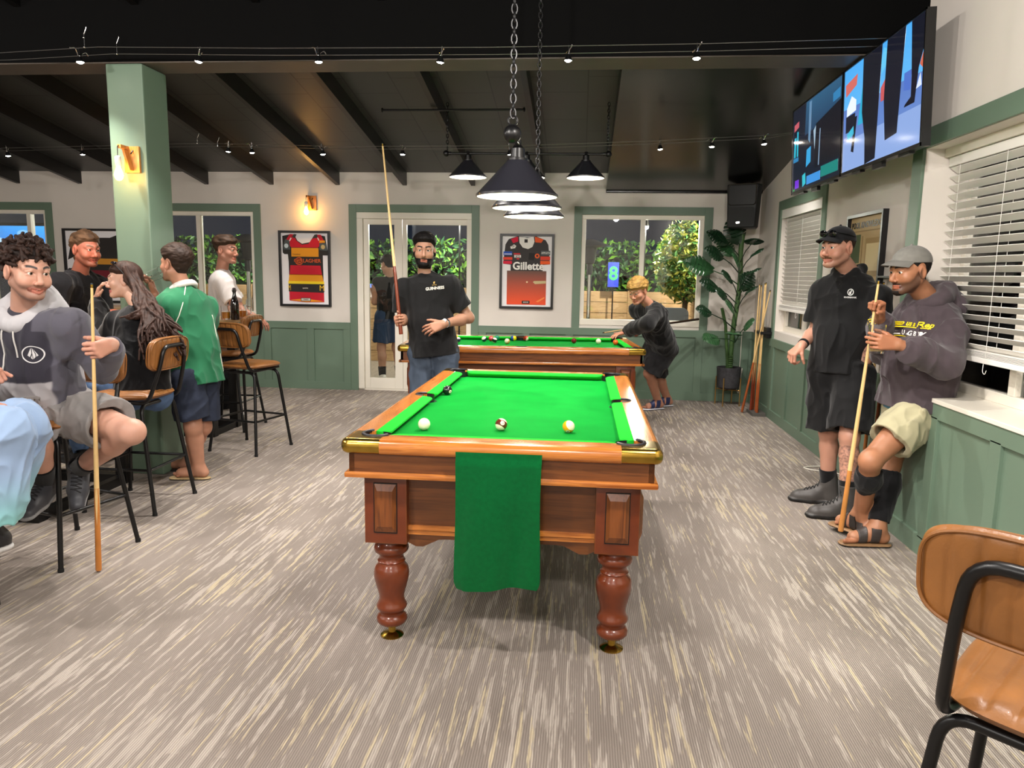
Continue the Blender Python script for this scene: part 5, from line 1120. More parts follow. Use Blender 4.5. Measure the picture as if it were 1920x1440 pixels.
class Person:
    """a figure from joints in room coordinates; look = face direction"""
    def __init__(s, label, J, look, up=(0, 0, 1), skin='c68f74', hs=1., b=1., lip=None, brow='2a1c14', stub=None, stubamt=0., smile=0., arm=1., leg=1., open_=0., blush=.5):
        s.J = {k: np.asarray(v, float) for k, v in J.items()}; J = s.J; s.label = label; s.S = Sdf(); S = s.S; s.hs = hs; s.b = b
        y = nrm(look); u0 = nrm(up); z = nrm(u0-y*(u0 @ y)); s.hx = np.cross(z, y); s.hy = y; s.hz = z; s.hc = J['head']; s.HR = np.array([s.hx, y, z])
        s.u = nrm(J['neck']-J['hipc']); sd = J['shL']-J['shR']; s.s = nrm(sd-s.u*(sd @ s.u)); s.fw = np.cross(s.s, s.u)
        s.skin = np.array(lin(skin))*.80; s.lip = np.array(lin(lip)) if lip else s.skin*np.array([.80, .52, .50]); s.brow = np.array(lin(brow)); s.stub = np.array(lin(stub)) if stub else None; s.stubamt = stubamt; s.blush = blush
        H = s.H; h = hs
        # head
        E = lambda c, r, k=.02, cc=None, op='+': S.ell(H(*c), np.array(r)*h, s.HR, k*h, cc, op)
        C = lambda a, b_, r1, r2=None, k=.02, cc=None: S.cap(H(*a), H(*b_), r1*h, (r2 or r1)*h, k*h, cc)
        E((0, -.012, .035), (.076, .098, .086)); E((0, .028, -.03), (.060, .062, .088), .03)
        for m in (-1, 1):
            C((m*.052, -.004, -.052), (m*.02, .066, -.098), .022, .018, .025); E((m*.040, .056, -.030), (.027, .026, .024), .025)
            C((0, .086, .021), (m*.046, .068, .019), .0125, .011, .016); E((m*.080, -.010, -.010), (.0095, .021, .034), .008, 'ear')
            E((m*.089, -.006, -.006), (.006, .012, .021), .006, None, '-')
        E((0, .078, -.101), (.022, .018, .016), .02)
        if smile: [E((m*.041, .066, -.045), (.020, .020, .018), .02) for m in (-1, 1)]
        for m in (-1, 1): E((m*.031, .099, .001), (.019, .019, .0115), .012, None, '-')
        C((0, .086, .010), (0, .107, -.034), .008, .0115, .012); E((0, .107, -.039), (.0125, .012, .011), .008, 'nose')
        for m in (-1, 1):
            E((m*.0125, .096, -.044), (.0085, .010, .008), .006, 'nose'); w = .024+.008*smile; q = .006*smile
            C((m*w, .080, -.072+q), (0, .093, -.0685), .0045, .0055, .006, 'lip'); C((m*w*.92, .080, -.077+q), (0, .091, -.0815), .005, .007, .006, 'lip')
            C((m*.017, .084, .0065), (m*.031, .0885, .0105), .0042, None, .006, 'lid'); C((m*.031, .0885, .0105), (m*.046, .078, .005), .0042, None, .006, 'lid'); C((m*.018, .084, -.008), (m*.045, .079, -.007), .0036, None, .006, 'lid')
        if smile > .4:
            for m in (-1, 1): S.cap(H(0, .0935, -.0752), H(m*.025, .0865, -.0700), .0064*h, .0032*h, .002*h, None, None, 1., '-')
            S.ell(H(0, .062, -.0730), np.array([.029, .0280, .0075])*h, s.HR, .001, 'teeth')
        if open_: E((0, .094, -.075), (.012, .008, .007*open_), .003, None, '-')
        # neck, torso, limbs
        nb = J['neck']; S.cap(H(0, -.022, -.06), nb, .050*h, .056*h*b**.5, .03)
        for m, k in ((1, 'L'), (-1, 'R')):
            sh, el, wr = J['sh'+k], J['el'+k], J['ha'+k]; S.cap(nb-s.u*.036, sh-s.u*.01-s.s*m*.03, .043, .046, .04); a = arm*b**.3
            S.cap(sh, el, .050*a, .039*a, .03); S.cap(el, el+(wr-el)*.35, .039*a, .041*a, .03); S.cap(el+(wr-el)*.35, wr, .041*a, .0275*a, .03)
            S.cap(nb-s.u*.13+s.s*m*.045, J['hipc']+s.u*.20+s.s*m*.035, .092*b, .085*b, .06); S.cap(J['hipc']+s.u*.2+s.s*m*.03, J['hip'+k], .085*b, .09, .06)
            hp, kn, an = J['hip'+k], J['kn'+k], J['an'+k]; l = leg
            S.cap(hp, kn, .085*l*b**.5, .055*l, .03); bk = nrm((kn-hp)/np.linalg.norm(kn-hp)-(an-kn)/np.linalg.norm(an-kn)+1e-6*s.fw); ca = kn+(an-kn)*.30-bk*.014
            if np.linalg.norm(np.cross(nrm(kn-hp), nrm(an-kn))) < .12: ca = kn+(an-kn)*.30-s.fw*.016
            S.cap(kn, an, .048*l, .034*l, .03); S.cap(kn+(an-kn)*.08, ca, .042*l, .051*l, .03); S.cap(ca, an, .051*l, .034*l, .03); S.ell(kn+bk*.012, .050*l, None, .03)
        s.regions = [(s.hc+s.hz*.0, .165*h, .0026)]; s.colfn = []
    def H(s, x, y, z): return s.hc+s.hs*(x*s.hx+y*s.hy+z*s.hz)
    def L(s, P): return (np.asarray(P)-s.hc) @ s.HR.T/s.hs
    def hand(s, k, d, n, t, curl=(.35, .5, .3), spread=.10, thumb=None, sc=1., res=.0026, curls=None, shift=0.):
        """hand at the wrist: d points to the knuckles, n is the palm side, t the thumb side"""
        S = s.S; w = s.J['ha'+k]; d = nrm(d); n = nrm(np.asarray(n, float)-d*(np.asarray(n, float) @ d)); t0 = np.asarray(t, float); t = np.cross(n, d); t = t if t @ t0 > 0 else -t
        kn = []; ctr = w+d*.05
        for i, (o, ln, ph) in enumerate(((.030, .092, (.044, .026, .021)), (.010, .096, (.048, .030, .022)), (-.010, .091, (.044, .028, .021)), (-.029, .082, (.034, .021, .019)))):
            K = w+(d*ln+t*o)*sc-n*.004; S.cap(w+t*o*.55*sc+d*.008, K, .0145*sc, .0115*sc, .016, 'hand'); kn.append(K)
            dirv = nrm(d+t*spread*(1.2-i*.8)); p = K; a = 0; cu = (curls[i] if curls else curl)
            for j, (L_, c) in enumerate(zip(ph, cu)):
                a += c; dv = math.cos(a)*dirv+math.sin(a)*n; q = p+dv*L_*sc; r = (.0098, .0086, .0076, .0066)
                z = .92 if i == 3 else 1; S.cap(p, q, r[j]*sc*z, r[j+1]*sc*z, .004, 'hand'); p = q
        S.ell(w+d*.05*sc+n*.004, np.array([.034, .045, .014])*sc, np.array([t, d, n]), .012, 'hand')
        th = thumb or ((.75, .65, .25), (.85, .35, .3), (.95, .1, .25)); p = w+(d*.022+t*.020+n*.004)*sc
        for j, (v, L_) in enumerate(zip(th, (.044, .033, .027))):
            q = p+nrm(d*v[0]+t*v[1]+n*v[2])*L_*sc; S.cap(p, q, (.0150, .0112, .0095)[j]*sc, (.0112, .0098, .0082)[j]*sc, .010 if j == 0 else .004, 'hand'); p = q
        s.regions.append((ctr+d*.03+n*.02, .125*sc, res)); return s
    def foot(s, k, f, floor, toes=True, sc=1.):
        an = s.J['an'+k]; f = nrm([f[0], f[1], 0]); sd = np.array([-f[1], f[0], 0]); S = s.S; g = np.array([an[0], an[1], floor])
        S.cap(an, g+np.array([0, 0, .035])-f*.035*sc, .034, .031, .03); S.cap(g+np.array([0, 0, .03])-f*.035*sc, g+np.array([0, 0, .028])+f*.13*sc, .030, .030, .03, None, np.array([0, 0, 1]), .85); S.cap(an-np.array([0, 0, .01]), g+np.array([0, 0, .03])+f*.11*sc, .034, .026, .04)
        m = 1 if k == 'L' else -1
        for i in range(5):
            o = (.028-.0145*i)*(-m)*-1*-1; r = .0135 if i == 0 else .0095; S.cap(g+f*.13*sc+sd*o*1.0+np.array([0, 0, .016]), g+f*(.185-.012*i)*sc+sd*o*1.15+np.array([0, 0, .012]), r, r*.9, .006, 'hand')
        s.regions.append((g+f*.08, .17, .0034)); return s
    def beardmask(s, Lc):
        y = Lc[:, 1]; cheek = np.interp(y, [-.03, 0, .03, .05, .075, .12], [.012, .008, -.034, -.050, -.052, -.050])
        m = sstep(.010, -.012, Lc[:, 2]-cheek)*sstep(-.012, .004, y)*sstep(-.150, -.125, Lc[:, 2])
        lips = (np.abs(Lc[:, 0]) < .025) & (np.abs(Lc[:, 2]+.0755) < .0105) & (y > .07); return m*np.where(lips, 0, 1)
    def skincol(s, V):
        d, w = s.S.f(V, True); c = np.tile(s.skin, (len(V), 1)); Lc = s.L(V); hd = np.linalg.norm(Lc, axis=1) < .17
        n = vnoise((V*28).astype(F4))[:, None]; c = c*(.93+.14*n)
        tags = [q[6] for q in s.S.p]; names = np.array([t or '' for t in tags]+['']); nm = names[w]
        red = np.array([1.04, .80, .74])
        bl = s.blush*np.exp(-(((np.abs(Lc[:, 0])-.042)/.022)**2+((Lc[:, 2]+.03)/.022)**2))*(Lc[:, 1] > .03)*hd; bl = np.maximum(bl, s.blush*((nm == 'nose')*.8+(nm == 'ear')*.7)); bl = np.maximum(bl, .35*(nm == 'hand'))
        c = c*(1-bl[:, None])+c*red*bl[:, None]
        c[nm == 'lip'] = s.lip; c[nm == 'teeth'] = lin('e8e2d6')
        ax = np.abs(Lc[:, 0]); arch = .0235+.006*np.sin(np.clip((ax-.012)/.040, 0, 1)*PI*.8); bm_ = sstep(.0065, .0035, np.abs(Lc[:, 2]-arch))*sstep(.009, .014, ax)*sstep(.056, .046, ax)*(Lc[:, 1] > .05)*hd
        c = c*(1-bm_[:, None])+s.brow*bm_[:, None]
        if s.stub is not None: m = (s.beardmask(Lc)*s.stubamt*hd)[:, None]; c = c*(1-m)+s.stub*m
        for g in s.colfn: c = g(V, c)
        return c
    def build(s, base=None, res=.007):
        o = None; parts = []; lo, hi = s.S.box()
        V, Q = surfnet(s.S.f, lo, hi, res); keep = np.ones(len(V), bool)
        for c, r, _ in s.regions: keep &= np.linalg.norm(V-c, axis=1) > r-.009
        # faces fully inside a fine region are replaced by the finer surface
        Q = Q[keep[Q].any(1)]; parts.append((V, Q))
        for c, r, rr in s.regions:
            v, q = surfnet(s.S.f, c-r, c+r, rr); q = q[(np.linalg.norm(v-c, axis=1) < r)[q].all(1)]; parts.append((v, q))
        V = []; Q = []; n = 0
        for v, q in parts:
            used = np.unique(q); mp = np.full(len(v), -1); mp[used] = np.arange(len(used))+n; V.append(v[used]); Q.append(mp[q]); n += len(used)
        V = np.concatenate(V); Q = np.concatenate(Q); base = np.array([s.J['hipc'][0], s.J['hipc'][1], 0]) if base is None else base
        me = mesh_np('person', V-base, Q, s.skincol(V)); s.o = bpy.data.objects.new('person', me); COL.objects.link(s.o); me.materials.append(SKIN); s.o.location = base
        tag(s.o, s.label, 'person'); return s
    def eyes(s, iris='3a2414', gaze=(0, 1, 0)):
        for m in (-1, 1):
            c = s.H(m*.031, .0765, .001); bm = B(); bmesh.ops.create_uvsphere(bm, u_segments=20, v_segments=14, radius=.0128*s.hs); g = nrm(gaze[0]*s.hx+gaze[1]*s.hy+gaze[2]*s.hz)
            R = Vector((0, 0, 1)).rotation_difference(Vector(g)).to_matrix(); cl = bm.verts.layers.float_color.new('Col')
            for v in bm.verts:
                z = v.co.z/(.0128*s.hs); v[cl] = (*(lin('0a0807') if z > .95 else lin(iris) if z > .82 else lin('d9d2c8')), 1); v.co = R @ v.co+Vector(c)
            me = bpy.data.meshes.new('eye'); bm.to_mesh(me); bm.free(); me.polygons.foreach_set('use_smooth', [True]*len(me.polygons)); put('eye', me, EYEM, s.o)
        return s
    def hair(s, name, region, thick, col, amp=.004, freq=70., aniso=(1, 1, 1), res=.003, mat=None, rad=.16, extra=None):
        """shell over the head: region(L) < 0 where hair grows, thick(L) its depth"""
        col = np.array(lin(col)); an = np.array(aniso, F4)*freq
        hs = Sdf(); nh = [q for q in s.S.p if np.linalg.norm(q[10]-s.hc) < .20*s.hs and q[6] not in ('hand',)]; hs.p = nh
        def f(P):
            Lc = s.L(P).astype(F4); d = hs.f(P); n = vnoise(Lc*an); n2 = vnoise(Lc*an*2.1+7)
            r = region(Lc); tp = .22+.78*sstep(.0, .024, -r); d = d-thick(Lc)*tp-amp*tp*(1.4*n-.5)-amp*.7*tp*(n2-.5); k = F4(.010); h = np.maximum(k-np.abs(d-r), 0)/k; return np.maximum(d, r)+h*h*k*.25
        def cf(V):
            Lc = s.L(V).astype(F4); n = vnoise(Lc*an*1.3+3)[:, None]; return col*(.55+.9*n)
        lo, hi = s.hc-rad, s.hc+rad; return sculpt(name, None, res, mat or HAIRM, s.o, cf, lo, hi, f)
    # ---- clothes
    def top(s, name, col, mat, off=.016, hem=.0, sleeve=('short', .62), amp=.006, freq=9., res=.005, loose=.02, collar=.010, neckr=.066, extra=None, belly=0., seed=0., neckdrop=.0, hem_cut=True):
        J = s.J; S = Sdf(); b = s.b; u, sd, fw = s.u, s.s, s.fw; nb = J['neck']; hc = J['hipc']
        for m, k in ((1, 'L'), (-1, 'R')):
            sh, el, wr = J['sh'+k], J['el'+k], J['ha'+k]
            S.cap(nb-u*.040, sh-u*.0-sd*m*.03, .046+off*.6, .046+off, .04)
            S.cap(nb-u*.13+sd*m*.05, hc+u*.22+sd*m*.045, .092*b+off, .088*b+off+loose*.5, .05); S.cap(hc+u*.22+sd*m*.045, hc+u*(hem-.06)+sd*m*.05, .088*b+off+loose*.5, .092*b+off+loose, .05)
            S.cap(sh-sd*m*.01, sh-u*.11-sd*m*.055, .048+off*.5, .055+off*.5, .03)
            if sleeve[0] == 'short':
                e = sh+(el-sh)*sleeve[1]; ax = nrm(el-sh); T_ = Sdf(); T_.cap(sh, e+ax*.05, .053+off, .054+off*1.2, .03); T_.cut(e, ax, .30); T_.cap(e-ax*.025, e+ax*.05, .046+off*.8, .048+off, .004, None, None, 1., '-'); S.sub(T_, .03)
            elif sleeve[0] == 'long':
                T_ = Sdf(); T_.cap(sh, el, .046+off, .043+off, .03); e = el+(wr-el)*sleeve[1]; ax = nrm(wr-el); T_.cap(el, e-ax*.05, .044+off, .040+off*.9, .03); T_.cap(e-ax*.04, e+ax*.01, .037+off*.45, .035+off*.35, .010); T_.cut(e, ax, .20); T_.cap(e-ax*.02, e+ax*.06, .034, .034, .004, None, None, 1., '-'); S.sub(T_, .025)
        if belly: S.ell(hc+u*.16+fw*.06*b, np.array([.12, .10, .14])*belly, np.array([sd, fw, u]), .06)
        if extra: extra(S)
        S.post.append(folds(amp, freq, (1, 1, .5), seed)) if amp else None
        if hem_cut:
            h0 = (hc+u*hem).astype(F4); u4 = u.astype(F4); S.fin.append(lambda P, d: np.maximum(d, (h0-P) @ u4)); S.cap(h0-u*.04+sd*.04, h0+u*.012+sd*.04, .075*b+off+loose, None, .004, None, fw, 1., '-') if False else None
        if neckr:
            S.cap(nb+u*(collar-neckdrop)+fw*.012, nb+u*.16+fw*.03, neckr*.88, neckr, .006, None, None, 1., '-')
        s.topS = S; return sculpt(name, S, res, mat, s.o, col)
    def bottoms(s, name, col, mat, off=.016, length=.62, long=False, amp=.006, freq=8., res=.0055, rise=.10, flare=.02, seed=3., extra=None, loose=0.):
        J = s.J; S = Sdf(); b = s.b; u = s.u; hc = J['hipc']; sd = s.s
        for m, k in ((1, 'L'), (-1, 'R')):
            hp, kn, an = J['hip'+k], J['kn'+k], J['an'+k]; S.cap(hc+u*rise*.7+sd*m*.045, hp, .088*b+off, .092*b+off, .05)
            if long:
                T_ = Sdf(); T_.cap(hp, kn, .086*b**.5+off, .058+off*1.2+loose, .03); q = kn+(an-kn)*length; T_.cap(kn, q+nrm(an-kn)*.05, .056+off*1.2+loose, .046+off+flare+loose, .03); T_.cut(q, an-kn, .32); T_.cap(q-nrm(an-kn)*.02, q+nrm(an-kn)*.06, .040+off+flare*.8+loose, None, .004, None, None, 1., '-'); S.sub(T_, .02)
            else:
                e = hp+(kn-hp)*length; ax = nrm(kn-hp); T_ = Sdf(); T_.cap(hp, e+ax*.05, .088*b**.5+off, .072*b**.3+off+flare, .03); T_.cut(e, ax, .34); T_.cap(e-ax*.03, e+ax*.07, .063*b**.3+off*.8+flare, None, .004, None, None, 1., '-'); S.sub(T_, .02)
        if extra: extra(S)
        if amp: S.post.append(folds(amp, freq, (1, 1, .6), seed))
        S.cut(hc+u*rise, u, .26); s.botS = S; return sculpt(name, S, res, mat, s.o, col)
    def shoe(s, k, f, floor, col='1c1c1e', sole='3a3a3c', high=.03, name='shoe', mat=None, sc=1., lace=None, pitch=0., bulk=1.):
        an = s.J['an'+k]; f = nrm([f[0], f[1], pitch]); sd = nrm(np.cross([0, 0, 1], f)); up = np.cross(f, sd); g = an-up*(an[2]-floor if floor is not None else .085); S = Sdf(); U = lambda a, o, h: g+f*a*sc+sd*o+up*h
        S.cap(U(-.045, 0, .045), U(.10, 0, .04), .040, .043, .03); S.cap(U(.10, 0, .036), U(.185, 0, .030), .043, .034, .03, None, up, .8); S.cap(an-up*.01, U(.09, 0, .05), .042, .036, .04); S.cap(U(-.03, 0, .05), an+up*high, .042, .044, .03)
        S.cap(U(-.05, 0, .012), U(.10, 0, .012), .043, .047, .012, None, up, .45); S.cap(U(.10, 0, .012), U(.19, 0, .014), .047, .038, .012, None, up, .45)
        if bulk != 1: S.cap(U(.09, 0, .045), U(.165, 0, .040), .040*bulk, .036*bulk, .03); S.cap(U(-.04, 0, .05), an+up*high, .043*bulk, .043*bulk, .03); S.cap(U(-.05, 0, .012), U(.10, 0, .012), .045*bulk, .050*bulk, .008, None, up, .45); S.cap(U(.10, 0, .012), U(.19, 0, .014), .050*bulk, .042*bulk, .008, None, up, .45)
        S.cut(U(.05, 0, .0), -up, .30); S.cut(an+up*(high+.005), up, .12); S.cap(an+up*(high-.012), an+up*(high+.05), .036, None, .004, None, None, 1., '-')
        c0, c1 = np.array(lin(col)), np.array(lin(sole))
        def cf(V): h = (V-g) @ up; m = sstep(.026, .022, h)[:, None]; return c0*(1-m)+c1*m
        o = sculpt(name, S, .0042, mat or SHOEM, s.o, cf)
        if lace:
            bm = B()
            for i in range(5):
                a = .040+.020*i
                for A_ in ([(a, -.026), (a+.004, 0), (a, .026)], [(a, -.022), (a+.01, 0), (a+.02, .022)]):
                    out = []
                    for x, o_ in A_:
                        q = U(x, o_, .16)
                        for _ in range(30): q = q-up*(S.f(q[None])[0]*.7)
                        out.append(q+up*.001)
                    tube(bm, out, .0036, 6)
            l = finish('laces', bm, M('lace_'+lace, lace, .8), o); pin(l)
        return o
    def sock(s, k, top, col='111113', name='sock'):
        an, kn = s.J['an'+k], s.J['kn'+k]; ax = nrm(kn-an); S = Sdf(); S.cap(an-ax*.02, an+ax*top, .046, .056, .01); S.cut(an+ax*top, ax, .1); S.cap(an+ax*(top-.02), an+ax*(top+.05), .038, None, .004, None, None, 1., '-'); return sculpt(name, S, .005, FLEECE, s.o, col)
    def decal(s, txt, size, c, right, up, col, S=None, parent=None, name='lettering', bold=.01, sx=1., lift=.0025, spacing=1., shear=0., me=None):
        S = S or s.topS; r = nrm(right); u = nrm(up); n = np.cross(r, u); me = me or text_mesh(txt, size, 0, bold, spacing, shear=shear)
        co = np.empty(len(me.vertices)*3, F4); me.vertices.foreach_get('co', co); co = co.reshape(-1, 3); P = np.asarray(c)+co[:, :1]*r*sx+co[:, 1:2]*u+n*.09
        for _ in range(40): P = P-n*(S.f(P)*.7)[:, None]
        P = P+n*lift; me.vertices.foreach_set('co', P.astype(F4).ravel()); me.update(); return put(name, me, M('print_'+col, col, .6), parent or s.o)
def grip(cue_pt, d, n, t=0): """wrist position for a fist round a cue"""; return np.asarray(cue_pt)-nrm(d)*.090-nrm(n)*.026
FIST = (1.15, 1.55, .9)
def hairline(front=.066, side=.0, back=-.055):
    def r(Lc):
        hl = np.interp(Lc[:, 1], [-.11, -.06, -.035, -.008, .012, .035, .06, .10], [back, back, -.02, side+.004, side+.004, .035, front-.006, front]); ear = np.sqrt(((np.abs(Lc[:, 0])-.08)/1.2)**2+(Lc[:, 1]+.010)**2+((Lc[:, 2]+.008)*.65)**2)-.026
        return np.maximum((hl-Lc[:, 2])*.8, -ear).astype(F4)
    return r
def crop(side=.007, top=.022, z0=.03, z1=.10): return lambda Lc: (side+(top-side)*sstep(z0, z1, Lc[:, 2])).astype(F4)
def beardregion(p, full=1.): 
    def r(Lc): return ((.5-p.beardmask(Lc))*.012).astype(F4)
    return r
# ================================================================ the people
def JJ(**k): return {a: (A(*v) if len(v) == 3 and abs(v[0]) > 20 or len(v) == 3 and v[0] == 0 else np.array(v)) for a, v in k.items()}
def PX(*v): return A(*v)
V3 = lambda *a: np.array(a, float)
# ---- seated, two tone hoodie, holding a cue upright
def hoodie_man():
    cb, ct = PX(185, 1069, 3.287), PX(172, 531, 3.27); cue('cue held upright on the floor by the person in the two tone grey hoodie', cb, ct, 'b5712f', True, .30)
    cp = cb+(ct-cb)*((1.115-cb[2])/(ct[2]-cb[2])); dL, nL = V3(-.25, -.93, -.22), V3(-.9, .25, 0)
    J = dict(head=PX(52, 508, 3.28), neck=PX(48, 584, 3.37), hipc=PX(88, 762, 3.52), shL=PX(136, 610, 3.36), shR=PX(-28, 618, 3.44), elL=PX(190, 690, 3.50), elR=PX(-62, 700, 3.36), haL=grip(cp, dL, nL), haR=PX(-25, 748, 3.2),
        hipL=PX(128, 768, 3.50), hipR=PX(50, 772, 3.53), knL=PX(246, 810, 3.33), knR=PX(66, 806, 3.14), anL=PX(146, 880, 3.58), anR=PX(84, 905, 3.34))
    p = Person('person in a two tone grey hoodie and grey shorts sitting with an upright cue', J, (.90, -.42, -.13), (.10, 0, 1), 'd3a08a', hs=1.07, b=1.12, brow='20140e', stub='4a3228', stubamt=.42, smile=1., leg=1.08, blush=.35)
    p.hand('L', dL, nL, (0, -.2, 1), FIST, thumb=((.7, .5, .5), (.3, .1, .95), (-.1, 0, 1)), sc=1.08); p.hand('R', (.4, -.7, -.5), (0, 0, -1), (.8, .3, 0), sc=1.05)
    p.build().eyes('2e1c10', (.1, 1, -.15))
    # curls
    rg = np.random.RandomState(3); S = Sdf(); reg = hairline(.060, -.004, -.06)
    for i in range(520):
        v = rg.normal(size=3); v /= np.linalg.norm(v); L = V3(v[0]*.083, v[1]*.100-.012, v[2]*.093+.034)
        if reg(L[None].astype(F4))[0] > -.004: continue
        t = rg.normal(size=3)*.011; r = rg.uniform(.0065, .0115); c = p.H(*(L*(1.0+.12*rg.rand()*(v[2] > .1)+.05*(v[2] > .4)))); S.cap(c-t, c+t, r, r*.7, .004)
    p.hair('scalp_hair', reg, crop(.010, .016), '1b110d', .004, 60)
    cd = np.array(lin('2a1b15')); sculpt('curly_hair', S, .0032, HAIRM, p.o, lambda V: cd*(.5+1.1*vnoise((V*90).astype(F4))[:, None]))
    u, sd, fw = p.u, p.s, p.fw; nb, hc = J['neck'], J['hipc']
    dark, lt, slv = [np.array(lin(c)) for c in ('35333c', 'a6a3a6', '55535d')]; band = nb-u*.305
    def col(V):
        h = (V-band) @ u; lat = (V-nb) @ sd; m = sstep(-.004, .004, h)[:, None]; c = lt*(1-m)+dark*m
        for k, s in (('L', 1), ('R', -1)):
            a, b_ = J['sh'+k], J['el'+k]; q = sstep(.165, .175, lat*s)[:, None]; c = c*(1-q)+slv*q
        up = sstep(.0, .004, (V-nb) @ u+.055)[:, None]*sstep(.10, .11, np.abs(lat))[:, None]; return c*(1-up)+slv*up
    def ex(S):
        S.cap(hc+u*.02+sd*.05, hc+u*.02-sd*.05, .135, .135, .03, None, fw, .85)            # hem band
        S.ell(hc+u*.13+fw*.115, (.13, .045, .085), np.array([sd, fw, u]), .02)              # pouch pocket
    p.top('hoodie', col, FLEECE, .020, -.02, ('long', .86), .008, 8., loose=.034, collar=.03, neckr=.07, extra=ex, belly=1.05)
    S = Sdf(); ring = []
    for a in np.linspace(-2.55, 2.55, 17): ring.append(nb+u*(.022-.040*math.cos(a))+fw*(.092*math.cos(a)-.010)+sd*.098*math.sin(a))
    ring = ring[::1]
    pts = [nb+sd*.088*math.sin(a)+fw*(.098*math.cos(a)-.006)+u*(.012-.05*math.cos(a)) for a in np.linspace(0, 2*PI, 25)]
    S.chain(pts, [.026+.016*(1-math.cos(a))/2 for a in np.linspace(0, 2*PI, 25)], .02); S.ell(nb-fw*.125-u*.03, (.12, .06, .085), np.array([sd, fw, u]), .05); S.post.append(folds(.005, 10))
    sculpt('hood', S, .005, FLEECE, p.o, lambda V: np.tile(np.array(lin('b3b1b4')), (len(V), 1)))
    for m, L in ((-1, .21), (1, .14)):
        bm = B(); P0 = nb-u*.045+fw*.118+sd*m*.030
        pts = []
        for i in range(9):
            q = P0-u*L*i/8+sd*m*.006*i/8; q = q+fw*.06
            for _ in range(25): q = q-fw*(p.topS.f(q[None])[0]*.7)
            pts.append(q+fw*.003)
        tube(bm, pts, .0038, 7); o = finish('drawstring', bm, M('pale_cord', 'c9c6c2', .8), p.o); pin(o)
    c = nb-u*.165+sd*.105; bm = bmesh.new()
    for a0, a1, r0, r1 in ((0, 2*PI, .039, .044),):
        n = 40; x = [bm.verts.new((math.cos(a)*r0, math.sin(a)*r0, 0)) for a in np.linspace(0, 2*PI, n, endpoint=False)]; y = [bm.verts.new((math.cos(a)*r1, math.sin(a)*r1, 0)) for a in np.linspace(0, 2*PI, n, endpoint=False)]
        for i in range(n): bm.faces.new((x[i], y[i], y[(i+1) % n], x[(i+1) % n]))
    for poly in ([(-.003, .034), (-.022, -.006), (-.012, -.014), (-.004, .006)], [(.001, .034), (-.001, .004), (.002, -.024), (.010, -.014), (.010, .0)], [(.005, .028), (.013, .002), (.013, -.012), (.022, -.006)], [(-.009, -.018), (-.003, -.004), (-.001, -.026)]): bm.faces.new([bm.verts.new((a, b_, 0)) for a, b_ in poly])
    me = bpy.data.meshes.new('badge'); bm.to_mesh(me); bm.free(); p.decal('', 1, c, sd, u, 'd9d7d8', me=me, name='chest_emblem')
    p.bottoms('shorts', lambda V: np.tile(np.array(lin('85817f')), (len(V), 1))*(.93+.14*vnoise((V*60).astype(F4))[:, None]), FLEECE, .030, .66, amp=.008, rise=.09, flare=.014)
    for m in (-1, 1):
        bm = B(); pts = []
        for i in range(6):
            q = hc+u*(.015-.085*i/5)+sd*(m*.016+.010)+fw*(.16+.02*i)
            for _ in range(25): q = q-fw*(min(p.botS.f(q[None])[0], p.topS.f(q[None])[0])*.7)
            pts.append(q+fw*.004)
        tube(bm, pts, .004, 6); o = finish('waist_cord', bm, M('pale_cord', 'c9c6c2', .8), p.o); pin(o)
    for k, f, pt in (('L', (.32, -.62, 0), -.62), ('R', (.15, -.9, 0), -.25)):
        p.shoe(k, f, None, '3c3d42', '8b8c8e', .045, lace='202022', pitch=pt); p.sock(k, .13)
    return p
hoodie_man()
